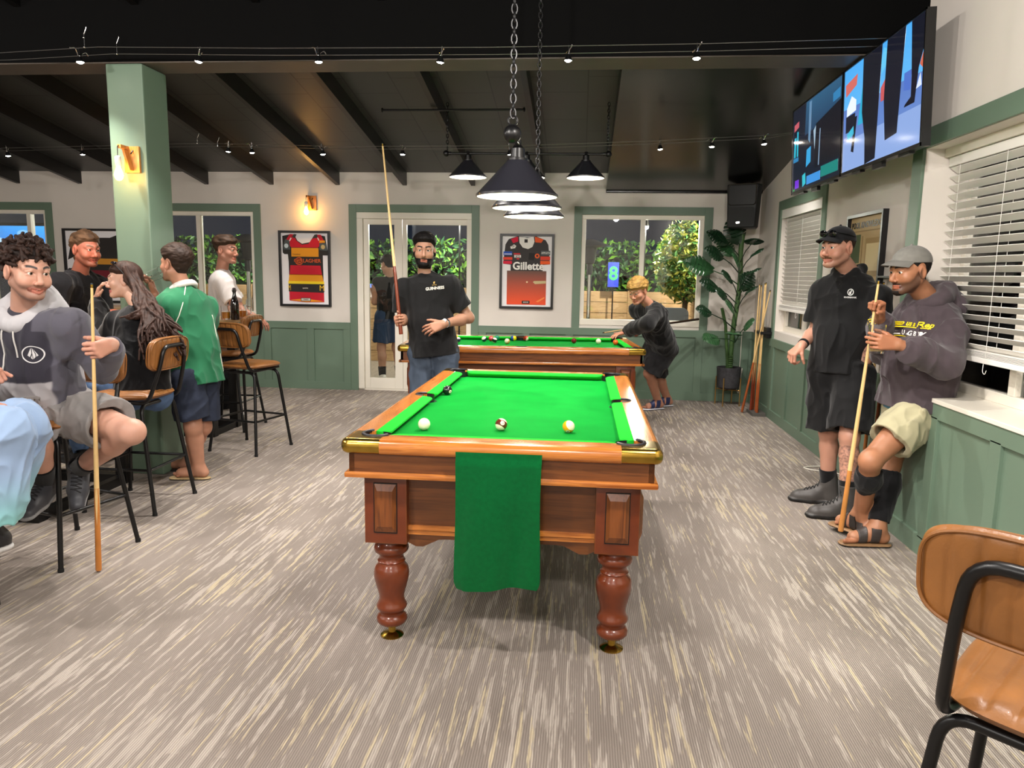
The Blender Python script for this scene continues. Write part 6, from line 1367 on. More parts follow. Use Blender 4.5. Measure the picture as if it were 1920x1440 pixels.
# ---- standing between the tables, black T-shirt, cue raised
def tee_man():
    cb, ct = PX(752, 627, 5.33), PX(717, 268, 5.42); cue('cue held upright in the air by the bearded person in the black T-shirt', cb, ct, '6e2f1a', False, .36)
    cp = cb+(ct-cb)*.075; dR, nR = V3(-.25, -.93, .12), V3(.92, -.25, 0.25)
    J = dict(head=PX(796, 470, 5.58), neck=PX(797, 514, 5.62), hipc=PX(813, 652, 5.62), shL=PX(843, 535, 5.6), shR=PX(757, 542, 5.6), elL=PX(879, 596, 5.66), haL=PX(833, 607, 5.42), elR=PX(757, 598, 5.66), haR=grip(cp, dR, nR),
        hipL=PX(834, 664, 5.62), hipR=PX(792, 664, 5.62), knL=PX(843, 768, 5.6), knR=PX(787, 768, 5.58))
    for k, x in (('L', -1.0), ('R', -1.27)): J['an'+k] = V3(x, 5.66, .09)
    p = Person('bearded person in black T-shirt and jeans between the pool tables with raised cue', J, (.16, -.98, -.02), (.02, 0, 1), 'b98a70', brow='120c0a', smile=0, open_=1., blush=.25)
    p.hand('L', (-.92, -.12, -.36), (.12, .95, -.2), (-.35, -.1, .92), (.25, .45, .3), .12, thumb=((.75, .6, .1), (.8, .5, .1), (.9, .35, .1)), res=.003); p.hand('R', dR, nR, (0, -.1, 1), FIST, res=.003)
    p.build().eyes('20140c', (-.05, 1, 0))
    p.hair('hair', hairline(.062, .012, -.05), crop(.006, .026), '0f0c0b', .004, 55, res=.0035); p.hair('beard', beardregion(p), lambda Lc: (.006+.012*sstep(-.07, -.10, Lc[:, 2])).astype(F4), '0e0a09', .004, 120, res=.003)
    p.top('t_shirt', '131314', CLOTH, .016, -.055, ('short', .66), .007, 8., loose=.030, neckr=.066, collar=.004, neckdrop=.025, seed=7.)
    p.decal('GUINNESS', .030, J['neck']-p.u*.115+p.s*.085, p.s, p.u, 'e8e4da', bold=.03); p.decal('EXTRA', .011, J['neck']-p.u*.090+p.s*.085, p.s, p.u, 'a88a4a', bold=.02)
    me = bpy.data.meshes.new('harp'); bm = bmesh.new(); bm.faces.new([bm.verts.new(q) for q in ((-.006, -.008, 0), (.002, -.009, 0), (.007, .006, 0), (.0, .009, 0), (-.007, .004, 0))]); bm.to_mesh(me); bm.free(); p.decal('', 1, J['neck']-p.u*.072+p.s*.085, p.s, p.u, 'b08f45', me=me, name='emblem')
    p.bottoms('jeans', lambda V: np.array(lin('3f4957'))*(.8+.45*vnoise((V*22).astype(F4))[:, None]), DENIM, .012, .96, True, .006, 9., rise=.10)
    for k in 'LR': p.shoe(k, (.05 if k == 'L' else -.1, -1, 0), 0.002, '1a1a1b', 'cfcac0')
    w = J['haL']; ax = nrm(J['elL']-w); bm = B(); lathe(bm, [(.030, -.008), (.033, -.006), (.033, .006), (.030, .008)], w+ax*.025, 20, axis=ax); o = finish('wristwatch', bm, M('silver_watch', 'b9bcc0', .25, 1.), p.o); pin(o)
    bm = B(); lathe(bm, [(0, .034), (.018, .034), (.019, .040), (0, .041)], w+ax*.025, 20, axis=(-.3, -.85, .5)); q = finish('watch_face', bm, CHROME, o); pin(q)
tee_man()
# ---- black polo and cap, standing by the right wall
def cap_hat(p, col, brimcol, sun=False, tilt=0., logo=None, logocol='e8e4da'):
    S = Sdf(); H = p.H; h = p.hs; R = p.HR
    S.ell(H(0, -.012, .040), np.array([.084, .105, .088])*h, R, .01); S.cut(H(0, 0, .040), -(p.hz-p.hy*.10), .25)
    S.ell(H(0, -.012, .034), np.array([.079, .100, .084])*h, R, .004, None, '-'); S.ell(H(0, -.012, .129), .0075*h, R, .003)
    for a in np.arange(0, 2*PI, PI/3): pass
    cc = np.array(lin(col)); o = sculpt('cap', S, .003, CLOTH, p.o, lambda V: cc*(.88+.2*vnoise((V*70).astype(F4))[:, None]))
    V = []; n, m = 22, 9
    bm = B(); g = []
    for i in range(n+1):
        a = -1.22+2.44*i/n; row = []
        for j in range(m+1):
            q = j/m; x = math.sin(a)*(.080+.004*q); y = -.012+math.cos(a)*(.104+.0)+q*.066*math.cos(a*.75)**.7; z = .062-.010*q*q-.006*q-.55*x*x*q*3-.018*(1-math.cos(a))
            row.append(bm.verts.new(Vector(H(x, y, z))))
        g.append(row)
    for i in range(n):
        for j in range(m): bm.faces.new((g[i][j], g[i+1][j], g[i+1][j+1], g[i][j+1]))
    bmesh.ops.recalc_face_normals(bm, faces=bm.faces); bmesh.ops.solidify(bm, geom=bm.faces, thickness=.004); b = finish('cap_brim', bm, M('cap_'+brimcol, brimcol, .85, bmp=.2, bscale=500), o); pin(b)
    if logo: p.decal(logo, .020, H(0, .08, .085), -p.hx, p.hz, logocol, S=S, bold=.02, shear=.2, lift=.002, parent=o)
    if sun:
        bm = B()
        for s_ in (-1, 1):
            R3 = Matrix((p.hx, p.hy, p.hz)).transposed().to_3x3(); c = Vector(H(s_*.034, .090, .082))
            vs = bmesh.ops.create_uvsphere(bm, u_segments=16, v_segments=10, radius=1)['verts']
            for v in vs: v.co = c+R3 @ Vector((v.co.x*.030, v.co.y*.007, v.co.z*.022))
        fr = finish('sunglasses', bm, M('dark_lens', '08080a', .05, coat=.8), o); pin(fr)
        bm = B(); tube(bm, [Vector(H(-.008, .097, .084)), Vector(H(.008, .097, .084))], .003, 6)
        for s_ in (-1, 1): tube(bm, [Vector(H(s_*.062, .084, .086)), Vector(H(s_*.088, .02, .075)), Vector(H(s_*.088, -.04, .062))], .003, 6)
        q = finish('sunglass_arms', bm, BLACKM, fr); pin(q)
    return o
def tattoo(p, a, b, rad, col='2c2a33', amt=.55):
    a, b = np.asarray(a), np.asarray(b); c0 = np.array(lin(col))
    def g(V, c):
        ba = b-a; h = (V-a) @ ba/(ba @ ba); d = np.linalg.norm(V-a-np.clip(h, 0, 1)[:, None]*ba, axis=1); m = (h > 0)*(h < 1)*(d < rad)
        n = vnoise((V*55).astype(F4)); n2 = vnoise((V*120+9).astype(F4)); k = (m*amt*(sstep(.12, .05, np.abs(n-.5))*.9+sstep(.5, .7, n2)*.6))[:, None].clip(0, 1); return c*(1-k)+c0*k
    p.colfn.append(g)
def polo_man():
    dR, nR = V3(-.72, -.35, -.62), V3(.55, .35, -.7)
    J = dict(head=PX(1571, 464, 4.86), neck=PX(1592, 511, 4.95), hipc=PX(1574, 690, 4.90), shR=PX(1543, 545, 5.02), shL=PX(1645, 556, 4.78), elR=PX(1529, 620, 5.06), haR=PX(1503, 648, 4.88), elL=PX(1648, 640, 4.74), haL=PX(1606, 700, 4.79),
        hipR=PX(1549, 700, 4.95), hipL=PX(1602, 702, 4.83), knR=PX(1553, 808, 4.96), anR=PX(1552, 905, 5.0), knL=PX(1593, 818, 4.72), anL=PX(1588, 930, 4.68))
    p = Person('moustached person in a black polo, black shorts and cap with sunglasses by the wall', J, (-.86, -.51, -.04), (.03, 0, 1), 'd09a82', hs=1.04, b=1.06, brow='4a3020', stub='6a4a38', stubamt=.35, smile=.3, leg=1.05, blush=.6)
    tattoo(p, J['elL'], J['haL'], .06); tattoo(p, J['knL']+.15*(J['anL']-J['knL']), J['anL'], .07, amt=.5)
    p.hand('R', dR, nR, (-.3, -.6, .5), (.9, 1.2, .8), res=.003, thumb=((.7, .5, .3), (.5, .3, .7), (.2, .1, .9))); p.hand('L', (-.35, -.15, -.9), (0, .6, .1), (-.8, -.4, 0), (.2, .3, .2), res=.003)
    p.build().eyes('4a5a60', (.1, 1, -.1))
    p.hair('hair', hairline(.05, .01, -.055), lambda Lc: np.full(len(Lc), .004, F4), '2a1b12', .002, 90)
    def mo(Lc): return (np.maximum.reduce([np.abs(Lc[:, 2]+.0615+.10*np.abs(Lc[:, 0])**1.3)-.0085, np.abs(Lc[:, 0])-.036, .07-Lc[:, 1]])).astype(F4)
    p.hair('moustache', mo, lambda Lc: np.full(len(Lc), .006, F4), '5a3a24', .003, 130, res=.0026)
    cap_hat(p, '141416', '121214', True)
    def plk(S):
        for m, k in ((1, 'L'), (-1, 'R')): S.chain([J['neck']+p.s*m*.012+p.fw*.105-p.u*.05, J['neck']+p.s*m*.062+p.fw*.055+p.u*.0, J['neck']+p.s*m*.070-p.fw*.02+p.u*.025, J['neck']-p.fw*.078+p.u*.03], [.014, .018, .018, .018], .012)
    p.top('polo_shirt', '121213', CLOTH, .017, -.035, ('short', .72), .007, 8., loose=.026, neckr=.064, collar=.0, seed=2., extra=plk, belly=.95)
    c = J['neck']-p.u*.135+p.s*.075
    me = bpy.data.meshes.new('crest'); bm = bmesh.new()
    for r0, r1 in ((.014, .0185),):
        n = 20; x = [bm.verts.new((math.cos(a)*r0, math.sin(a)*r0*1.15, 0)) for a in np.linspace(0, 2*PI, n, endpoint=False)]; y = [bm.verts.new((math.cos(a)*r1, math.sin(a)*r1*1.15, 0)) for a in np.linspace(0, 2*PI, n, endpoint=False)]
        for i in range(n): bm.faces.new((x[i], y[i], y[(i+1) % n], x[(i+1) % n]))
    bm.faces.new([bm.verts.new(q) for q in ((-.008, -.012, 0), (.004, -.012, 0), (.004, .003, 0), (-.008, .003, 0))]); bm.faces.new([bm.verts.new(q) for q in ((-.004, .006, 0), (.009, .004, 0), (.006, .013, 0))]); bm.to_mesh(me); bm.free()
    p.decal('', 1, c, p.s, p.u, 'dcdcda', me=me, name='crest'); p.decal('RIVERBANK', .0135, c-p.u*.033, p.s, p.u, 'dcdcda', bold=.02)
    for i in range(3):
        q = J['neck']-p.u*(.085+.035*i)+p.fw*.2
        for _ in range(30): q = q-p.fw*(p.topS.f(q[None])[0]*.7)
        bm = B(); lathe(bm, [(0, 0), (.005, 0), (.005, .002), (0, .002)], q, 10, axis=p.fw); o = finish('button', bm, BLACKM, p.o); pin(o)
    p.bottoms('shorts', lambda V: np.array(lin('141415'))*(.85+.3*vnoise((V*30).astype(F4))[:, None]), CLOTH, .016, .88, amp=.009, rise=.10, flare=.035)
    for k, f in (('R', (-.95, .16)), ('L', (-.93, .02))): p.sock(k, .10); p.shoe(k, f, 0.002, '454240', '181716', .065, 'work_boot', lace='141414', sc=1.06, bulk=1.10)
    w = J['haR']; ax = nrm(J['elR']-w); bm = B(); lathe(bm, [(.031, -.012), (.034, -.010), (.034, .010), (.031, .012)], w+ax*.03, 20, axis=ax); o = finish('wristband', bm, M('black_rubber', '0a0a0a', .8), p.o); pin(o)
polo_man()
# ---- plum hoodie and grey cap, leaning on the wall with a cue and a beer
def cap_man():
    ct, cb = PX(1648, 525, 4.13), PX(1576, 996, 4.10); cue('cue held by the person in the grey cap, its butt on the sandal', cb, ct, 'b87a3c', False, .25)
    cp = cb+(ct-cb)*.905; dR, nR = V3(-.55, -.55, .62), V3(.45, -.85, -.15); dR, nR = V3(-.30, -.50, .80), V3(-.75, -.55, -.35)
    gl = PX(1646, 636, 3.98)
    J = dict(head=PX(1706, 507, 4.20), neck=PX(1742, 563, 4.28), hipc=PX(1716, 752, 4.30), shL=PX(1782, 618, 4.13), shR=PX(1700, 608, 4.44), elL=PX(1770, 682, 3.98), elR=PX(1664, 662, 4.46), haL=gl+V3(.085, -.045, -.02), haR=grip(cp, dR, nR),
        hipL=PX(1732, 762, 4.22), hipR=PX(1702, 760, 4.37), knL=PX(1633, 864, 4.08), knR=PX(1668, 872, 4.34), anL=PX(1614, 962, 4.30), anR=PX(1645, 990, 4.20))
    p = Person('person in a dark plum hoodie and grey cap leaning on the wall with a beer', J, (-.95, -.30, -.13), (.05, 0, 1), 'b57d5c', hs=1.03, b=1.08, brow='140e0a', stub='17100c', stubamt=.75, leg=1.04, blush=.2)
    p.hand('R', dR, nR, (.2, -.4, .8), FIST, res=.0028, thumb=((.8, .4, .35), (.55, .2, .8), (.4, -.1, .9)))
    p.hand('L', (-.95, -.05, .10), (-.10, .97, .05), (0, -.1, 1), (.45, .85, .6), res=.0028, thumb=((.8, .5, .3), (.85, .3, .4), (.8, .1, .55)))
    p.foot('R', (-1, -.02, 0), .022); p.foot('L', (-.5, .85, 0), .05)
    p.build().eyes('1c100a', (.05, 1, -.3))
    p.hair('hair', hairline(.05, .008, -.06), lambda Lc: np.full(len(Lc), .004, F4), '120d0b', .002, 90)
    def goat(Lc): return np.minimum(np.maximum.reduce([np.abs(Lc[:, 2]+.0615+.06*np.abs(Lc[:, 0]))-.008, np.abs(Lc[:, 0])-.032, .06-Lc[:, 1]]), np.maximum.reduce([Lc[:, 2]+.090, np.abs(Lc[:, 0])-.030, .045-Lc[:, 1]])).astype(F4)
    p.hair('goatee', goat, lambda Lc: np.full(len(Lc), .0025, F4), '1c130f', .003, 130, res=.0028)
    cap_hat(p, '77756f', '6a6862', False, logo='mindset')
    u, sd, fw, nb, hc = p.u, p.s, p.fw, J['neck'], J['hipc']
    def ex(S): S.ell(hc+u*.14+fw*.115, (.13, .04, .085), np.array([sd, fw, u]), .02); S.cap(hc+u*.0+sd*.05, hc+u*.0-sd*.05, .138, .138, .02, None, fw, .85)
    pl = np.array(lin('463d41')); p.top('hoodie', lambda V: pl*(.9+.2*vnoise((V*45).astype(F4))[:, None]), FLEECE, .024, -.03, ('long', .86), .010, 8., loose=.040, collar=.02, neckr=.07, extra=ex, seed=5., belly=1.05)
    S = Sdf(); pts = [nb+sd*.086*math.sin(a)+fw*(.078*math.cos(a)+.006)+u*(.012-.045*math.cos(a)) for a in np.linspace(0, 2*PI, 25)]
    S.chain(pts, [.022+.020*(1-math.cos(a))/2 for a in np.linspace(0, 2*PI, 25)], .02); S.ell(nb-fw*.115-u*.03, (.12, .06, .085), np.array([sd, fw, u]), .05); S.post.append(folds(.006, 10)); sculpt('hood', S, .005, FLEECE, p.o, lambda V: pl*(.9+.2*vnoise((V*45).astype(F4))[:, None]))
    c = nb-u*.125+fw*.1+sd*.045
    p.decal('Give us a Rep', .040, c+sd*.0, sd, u*1+sd*.10, 'e6cf1a', bold=.03, shear=.25); p.decal('RUGBY', .036, c-u*.052+sd*.01, sd, u+sd*.10, 'ece8e2', bold=.02, spacing=1.5)
    me = bpy.data.meshes.new('stroke'); bm = bmesh.new()
    for z, w in ((-.024, .105), (-.075, .09)): bm.faces.new([bm.verts.new(q) for q in ((-w, z, 0), (w, z+.004, 0), (w, z+.009, 0), (-w, z+.005, 0))])
    bmesh.ops.subdivide_edges(bm, edges=bm.edges, cuts=6); bm.to_mesh(me); bm.free(); p.decal('', 1, c, sd, u+sd*.10, 'e6cf1a', me=me, name='print_stroke')
    # blue shirt tail, cargo shorts with a flap pocket
    S = Sdf(); S.cap(hc-u*.03+sd*.05, hc-u*.03-sd*.05, .128, .128, .02); S.cut(hc-u*.055, -u, .3); S.cut(hc+u*.05, u, .3); sculpt('shirt_tail', S, .006, CLOTH, p.o, '4d7f98')
    hp, kn = J['hipL'], J['knL']; lg = nrm(kn-hp); out = nrm(-fw*.1+sd-lg*(sd @ lg)); acr = np.cross(lg, out); m0 = hp+lg*.17+out*.095
    def pk(S):
        S.ell(m0, (.075, .016, .085), np.array([acr, out, lg]), .01); S.ell(m0-lg*.07+out*.012, (.08, .014, .026), np.array([acr, out, lg]), .006)
    p.bottoms('cargo_shorts', lambda V: np.array(lin('a8a283'))*(.88+.22*vnoise((V*26).astype(F4))[:, None]), CLOTH, .018, .62, amp=.008, rise=.08, flare=.026, extra=pk)
    for k, a, b_ in (('R', .10, .88), ('L', .16, .52)):
        q0, q1 = J['kn'+k], J['an'+k]; ax = q1-q0; S = Sdf(); S.cap(q0+ax*a, q0+ax*.32-p.fw*.004, .064, .069, .02); S.cap(q0+ax*.32-p.fw*.004, q0+ax*b_, .069, .050, .02); S.cut(q0+ax*(a+.02), -ax, .1); S.cut(q0+ax*b_, ax, .1); S.post.append(folds(.003, 16)); o = sculpt('calf_sleeve', S, .0045, CLOTH, p.o, '101012')
        if k == 'L': p.decal('ASICS', .030, q0+ax*.42, ax, np.cross(nrm(ax), p.s), 'dddddd', S=S, bold=.03, parent=o)
    q0, q1 = J['knL'], J['anL']; ax = nrm(q1-q0)
    for h in (.02, .075): bm = B(); lathe(bm, [(.037, -.014), (.040, -.012), (.040, .012), (.037, .014)], q1-ax*h, 20, axis=ax); o = finish('ankle_strap', bm, M('black_strap', '0d0d0e', .8), p.o); pin(o)
    sandal(p, 'R', (-1, -.02, 0), 0., '8a6a4a', '3a3432', 2, .022); sandal(p, 'L', (-.5, .85, 0), .028, '8a6a4a', '2b2624', 2, .022)
    g = thing('beer_glass', 'half empty handled beer glass in the hand of the person in the grey cap', 'beer glass', (gl[0], gl[1], gl[2]-.075)); g.rotation_euler = (.05, .06, 2.6)
    bm = B(); lathe(bm, [(0, 0), (.034, 0), (.036, .006), (.043, .15), (.0405, .15), (.033, .012), (0, .012)], n=28, cap=False); finish('glass', bm, CLEAR, g)
    bm = B(); lathe(bm, [(0, .0125), (.0325, .0125), (.0365, .072), (0, .072)], n=24, cap=False); finish('beer', bm, M('cloudy_pale_beer', 'e6c98a', .1, trans=.3, ior=1.33), g); bm = B(); lathe(bm, [(0, .0725), (.0366, .0725), (.0378, .094), (0, .096)], n=24, cap=False); finish('foam', bm, FOAM, g)
def sandal(p, k, f, floor, sole, strap, n=2, th=.022, toe_post=False):
    an = p.J['an'+k]; f = nrm([f[0], f[1], 0]); sd = V3(-f[1], f[0], 0); g = V3(an[0], an[1], floor); S = Sdf(); S.cap(g-f*.045+V3(0, 0, th*.5), g+f*.16+V3(0, 0, th*.5), .040, .050, .02, None, V3(0, 0, 1), .3); S.cut(g, (0, 0, -1), .3); S.cut(g+V3(0, 0, th), (0, 0, 1), .3)
    cs, cd = np.array(lin(sole)), np.array(lin('1a1716')); o = sculpt('sandal', S, .004, SHOEM, p.o, lambda V: np.where(((V-g)[:, 2] < th*.45)[:, None], cd, cs))
    T_ = Sdf()
    for a in ([.055, .105] if n == 2 else []):
        pts = []
        for t in np.linspace(-1, 1, 9): pts.append(g+f*(a+.015*t)+sd*t*.047+V3(0, 0, th*.6+.052*math.cos(t*1.45)*(1-.2*(a > .08))))
        pass
    if toe_post:
        for m in (-1, 1): T_.chain([g+f*.02+sd*m*.043+V3(0, 0, th*.8), g+f*.09+sd*m*.022+V3(0, 0, th+.05), g+f*.135+sd*.012+V3(0, 0, th+.022), g+f*.145+sd*.012+V3(0, 0, th*.6)], [.006]*4, .004)
    if toe_post: q = sculpt('strap', T_, .004, SHOEM, o, strap)
    else:
        for a in (.020, .088):
            def fb(P):
                h = (P-g) @ f; return np.maximum.reduce([p.S.f(P)-.0045, np.abs(h-a)-.024, (floor+th*.5)-P[:, 2], np.abs((P-g) @ sd)-.075]).astype(F4)
            sculpt('strap', None, .0038, SHOEM, o, strap, g+f*a-.09, g+f*a+np.array([.09, .09, .11]), fb)
cap_man()
# ---- green polo shirt, back to the viewer, drinking
def green_man():
    g0 = PX(286, 517, 4.92); dL, nL = V3(-.25, -.15, .95), V3(-.55, -.6, 0)
    J = dict(head=PX(329, 495, 4.95), neck=PX(343, 541, 4.97), hipc=PX(366, 705, 4.95), shL=PX(312, 574, 4.82), shR=PX(385, 578, 5.12), elL=PX(293, 622, 4.84), haL=PX(291, 552, 5.0), elR=PX(380, 650, 5.30), haR=PX(352, 640, 5.5),
        hipL=PX(352, 712, 4.86), hipR=PX(382, 714, 5.03), knL=PX(362, 800, 4.86), knR=PX(380, 800, 5.02), anL=PX(372, 876, 4.93), anR=PX(352, 868, 5.12))
    p = Person('person in a green polo shirt and denim shorts drinking beside the green column', J, (-.93, .33, .04), (0, .05, 1), 'c58f74', hs=1.02, b=1.08, brow='3a281c', stub='4a3428', stubamt=.25, leg=1.05)
    p.hand('L', dL, nL, (.6, -.5, .2), (.5, .8, .5), res=.003); p.hand('R', (-.6, .5, -.3), (0, 0, -1), (0, -.8, .2), res=.0034); p.foot('L', (-1, -.12, 0), .018); p.foot('R', (-1, .1, 0), .018)
    p.build().eyes()
    p.hair('hair', hairline(.062, .010, -.062), crop(.010, .028, .0, .09), '2c1f18', .006, 45, (1, .5, 1.3))
    u, sd, fw, nb = p.u, p.s, p.fw, J['neck']; gr = np.array(lin('266a48'))
    p.top('polo_shirt', lambda V: gr*(.88+.24*vnoise((V*14).astype(F4))[:, None]), CLOTH, .020, -.055, ('short', .8), .010, 7., loose=.024, neckr=.066, collar=.006, seed=9., belly=1.0)
    S = Sdf(); pts = [nb+sd*.074*math.sin(a)+fw*.070*math.cos(a)+u*(.014-.028*math.cos(a)) for a in np.linspace(.5, 2*PI-.5, 19)]; S.chain(pts, [.015]*19, .01); S.chain([q-u*.018+nrm(q-nb)*.012 for q in pts], [.011]*19, .02); sculpt('collar', S, .0045, CLOTH, p.o, 'd9d4cc')
    def pipe(pts_):
        bm = B(); out = []
        for q in pts_:
            q = np.asarray(q); d = nrm(q-(nb-u*.2)); q = q+d*.08
            for _ in range(30): q = q-d*(p.topS.f(q[None])[0]*.7)
            out.append(q+d*.001)
        tube(bm, out, .0035, 6); o = finish('piping', bm, M('cream_piping', 'd8d6c8', .8), p.o); pin(o)
    shL, shR = J['shL'], J['shR']; q = [nb-fw*.07+sd*.035-u*.0, nb-fw*.10+sd*.075-u*.05, nb-fw*.115+sd*.115-u*.12, nb-fw*.10+sd*.14-u*.19, nb-fw*.07+sd*.15-u*.24]; pipe(q)
    pipe([nb-fw*.10-sd*.10-u*.20, nb-fw*.11-sd*.09-u*.32, nb-fw*.11-sd*.115-u*.45, nb-fw*.09-sd*.13-u*.54])
    p.bottoms('denim_shorts', lambda V: np.array(lin('2b3140'))*(.75+.5*vnoise((V*24).astype(F4))[:, None]), DENIM, .014, .80, amp=.007, rise=.06, flare=.026)
    sandal(p, 'L', (-1, -.12, 0), 0., 'b59d74', '141212', 0, .018, True); sandal(p, 'R', (-1, .1, 0), 0., '2a2523', '141212', 0, .018, True)
    t = thing('beer_glass', 'empty tilted beer mug held at the mouth of the person in green', 'beer glass', g0); t.rotation_euler = (.35, 1.15, .5)
    bm = B(); lathe(bm, [(0, -.06), (.034, -.06), (.036, -.054), (.042, .065), (.0395, .065), (.033, -.046), (0, -.046)], n=28, cap=False); finish('glass', bm, CLEAR, t); bm = B(); tube(bm, arc_pts([(0, .04, .045), (0, .075, .04), (0, .072, -.03), (0, .036, -.03)], .03, 5), .006, 8); finish('handle', bm, CLEAR, t)
green_man()
# ---- long brown hair, black top, seated with back turned
def long_hair():
    J = dict(head=PX(233, 526, 4.72), neck=PX(262, 578, 4.58), hipc=PX(268, 730, 4.42), shL=PX(215, 606, 4.52), shR=PX(298, 606, 4.66), elL=PX(192, 655, 4.56), haL=PX(181, 560, 4.76), elR=PX(300, 672, 4.9), haR=PX(250, 640, 5.1),
        hipL=PX(245, 740, 4.44), hipR=PX(292, 740, 4.46), knL=V3(-3.20, 4.30, .74), knR=V3(-3.20, 4.54, .74), anL=V3(-3.08, 4.28, .35), anR=V3(-3.08, 4.52, .35))
    p = Person('person with long wavy brown hair in a black top seated with back turned', J, (-.90, -.38, -.02), (-.05, .1, 1), 'd2a690', hs=.96, b=.84, brow='2a1a12', lip='a8605a', leg=.92, arm=.88, blush=.4)
    p.hand('L', (.45, -.1, .88), (.75, .3, -.3), (.2, -.9, .2), (.3, .6, .4), sc=.88, res=.003); p.hand('R', (-.8, .4, 0), (0, 0, -1), (0, .8, .2), sc=.88, res=.0034)
    p.build().eyes('2e1c10')
    hc_ = np.array(lin('33211a')); cf = lambda V: hc_*(.45+1.1*vnoise((V*np.array([60, 60, 14])).astype(F4))[:, None])
    p.hair('scalp_hair', hairline(.052, .03, -.08), crop(.014, .016), '2c1b14', .003, 40, (1, 1, .4))
    rg = np.random.RandomState(6); S = Sdf(); u, sd, fw, nb = p.u, p.s, p.fw, J['neck']
    end0 = PX(300, 650, 4.40); mid0 = PX(282, 590, 4.46)
    for i in range(105):
        a = rg.uniform(-1.9, 1.9); z = rg.uniform(-.02, .09); st = p.H(math.sin(a)*.084, -.012-abs(math.cos(a))*.085*(1 if abs(a) < 1.6 else .2), z)
        m1 = p.H(math.sin(a)*.10, -.08-.05*rg.rand(), -.10)
        m2 = mid0+sd*rg.uniform(-.11, .06)+u*rg.uniform(-.02, .04)-fw*rg.uniform(.0, .05); e = end0+sd*rg.uniform(-.15, .11)+u*rg.uniform(-.09, .11)-fw*rg.uniform(-.01, .05)
        if i % 7 == 0: e = nb-u*.10+sd*rg.uniform(.0, .1)-fw*.11
        P4 = [st, m1, m2, e]; pts = []; n = 16; ph = rg.uniform(0, 6)
        for j in range(n+1):
            t = j/n; q = ((1-t)**3)*P4[0]+3*t*(1-t)**2*P4[1]+3*t*t*(1-t)*P4[2]+t**3*P4[3]; w = .019*min(1, t*1.6); pts.append(q+sd*w*math.sin(t*13+ph)+u*w*.5*math.cos(t*13+ph)-fw*w*.5*math.cos(t*11+ph))
        S.chain(pts, [.006+.004*math.sin(min(1, j/n*1.1)*PI) for j in range(n+1)], .005)
    sculpt('long_hair', S, .0042, HAIRM, p.o, cf)
    p.top('jumper', '0f0f11', FLEECE, .016, -.03, ('long', .92), .007, 9., loose=.026, neckr=.062, collar=.01)
    p.bottoms('jeans', lambda V: np.array(lin('51688a'))*(.7+.6*vnoise((V*24).astype(F4))[:, None]), DENIM, .012, .95, True, .005, 10., rise=.09)
    for k in 'LR': p.shoe(k, (-.95, .1), None, '1a1a1c', '2a2a2c', .03)
    bm = B(); R3 = Matrix((p.hx, p.hy, p.hz)).transposed().to_3x3()
    for s_ in (-1, 1):
        c = Vector(p.H(s_*.034, .052, .118)); vs = bmesh.ops.create_uvsphere(bm, u_segments=16, v_segments=10, radius=1)['verts']
        for v in vs: v.co = c+R3 @ Vector((v.co.x*.028, v.co.y*.020, v.co.z*.010))
    o = finish('sunglasses', bm, M('blue_black_lens', '0a0d1c', .05, coat=.8), p.o); pin(o)
    bm = B(); tube(bm, [Vector(p.H(-.06, .05, .112)), Vector(p.H(-.088, .01, .07)), Vector(p.H(-.086, -.02, .03))], .003, 6); tube(bm, [Vector(p.H(.06, .05, .112)), Vector(p.H(.092, .01, .07)), Vector(p.H(.09, -.02, .03))], .003, 6); tube(bm, [Vector(p.H(-.01, .052, .12)), Vector(p.H(.01, .052, .12))], .003, 6)
    q = finish('sunglass_arms', bm, BLACKM, o); pin(q)
long_hair()
# ---- black T-shirt and necklace, leaning forward and laughing
def necklace_man():
    J = dict(head=PX(161, 468, 5.35), neck=PX(150, 512, 5.42), hipc=PX(120, 650, 5.6), shL=PX(183, 536, 5.62), shR=PX(112, 532, 5.20), elL=PX(192, 600, 5.62), haL=PX(205, 590, 5.40), elR=PX(105, 600, 5.22), haR=PX(150, 610, 5.05),
        hipL=PX(135, 660, 5.68), hipR=PX(108, 660, 5.52), knL=PX(145, 760, 5.68), knR=PX(115, 760, 5.5))
    for k in 'LR': J['an'+k] = V3(J['kn'+k][0]-.02, J['kn'+k][1]+.05, .09)
    p = Person('laughing person in a black T-shirt with a necklace behind the long haired person', J, (.93, -.33, -.06), (.1, 0, 1), 'cf7f66', hs=1.05, b=1.05, brow='6a4a30', stub='7a4632', stubamt=.6, smile=1., blush=.7)
    p.hand('L', (.6, -.6, .3), (0, 0, -1), (0, .5, .5), res=.0034); p.hand('R', (.8, -.3, .2), (0, 0, -1), (0, .5, .5), res=.0034)
    p.build().eyes('3a2a1c')
    hc_ = lambda V: None
    p.hair('hair', hairline(.060, .012, -.085), crop(.010, .020, .0, .09), '5f4632', .010, 34, (1, .6, 1.2))
    p.top('t_shirt', '1d1d20', CLOTH, .018, -.05, ('short', .7), .008, 8., loose=.03, neckr=.074, collar=.004, neckdrop=.02, seed=4.)
    p.decal('8', .12, J['neck']-p.u*.20+p.s*.03, p.s, p.u, 'd8cf4a', bold=-.002)
    bm = B(); n = J['neck']; pts = [n+p.s*.062*math.sin(a)+p.fw*(.058*math.cos(a)+.012)+p.u*(.010-.035*math.cos(a)) for a in np.linspace(0, 2*PI, 30)]; tube(bm, pts[:-1], .004, 6, closed=True); o = finish('necklace', bm, M('shell_necklace', 'e0d6c2', .5), p.o); pin(o)
    p.bottoms('trousers', '17171a', DENIM, .012, .95, True, .005, 10.)
    for k in 'LR': p.shoe(k, (.8, -.5), .002)
necklace_man()
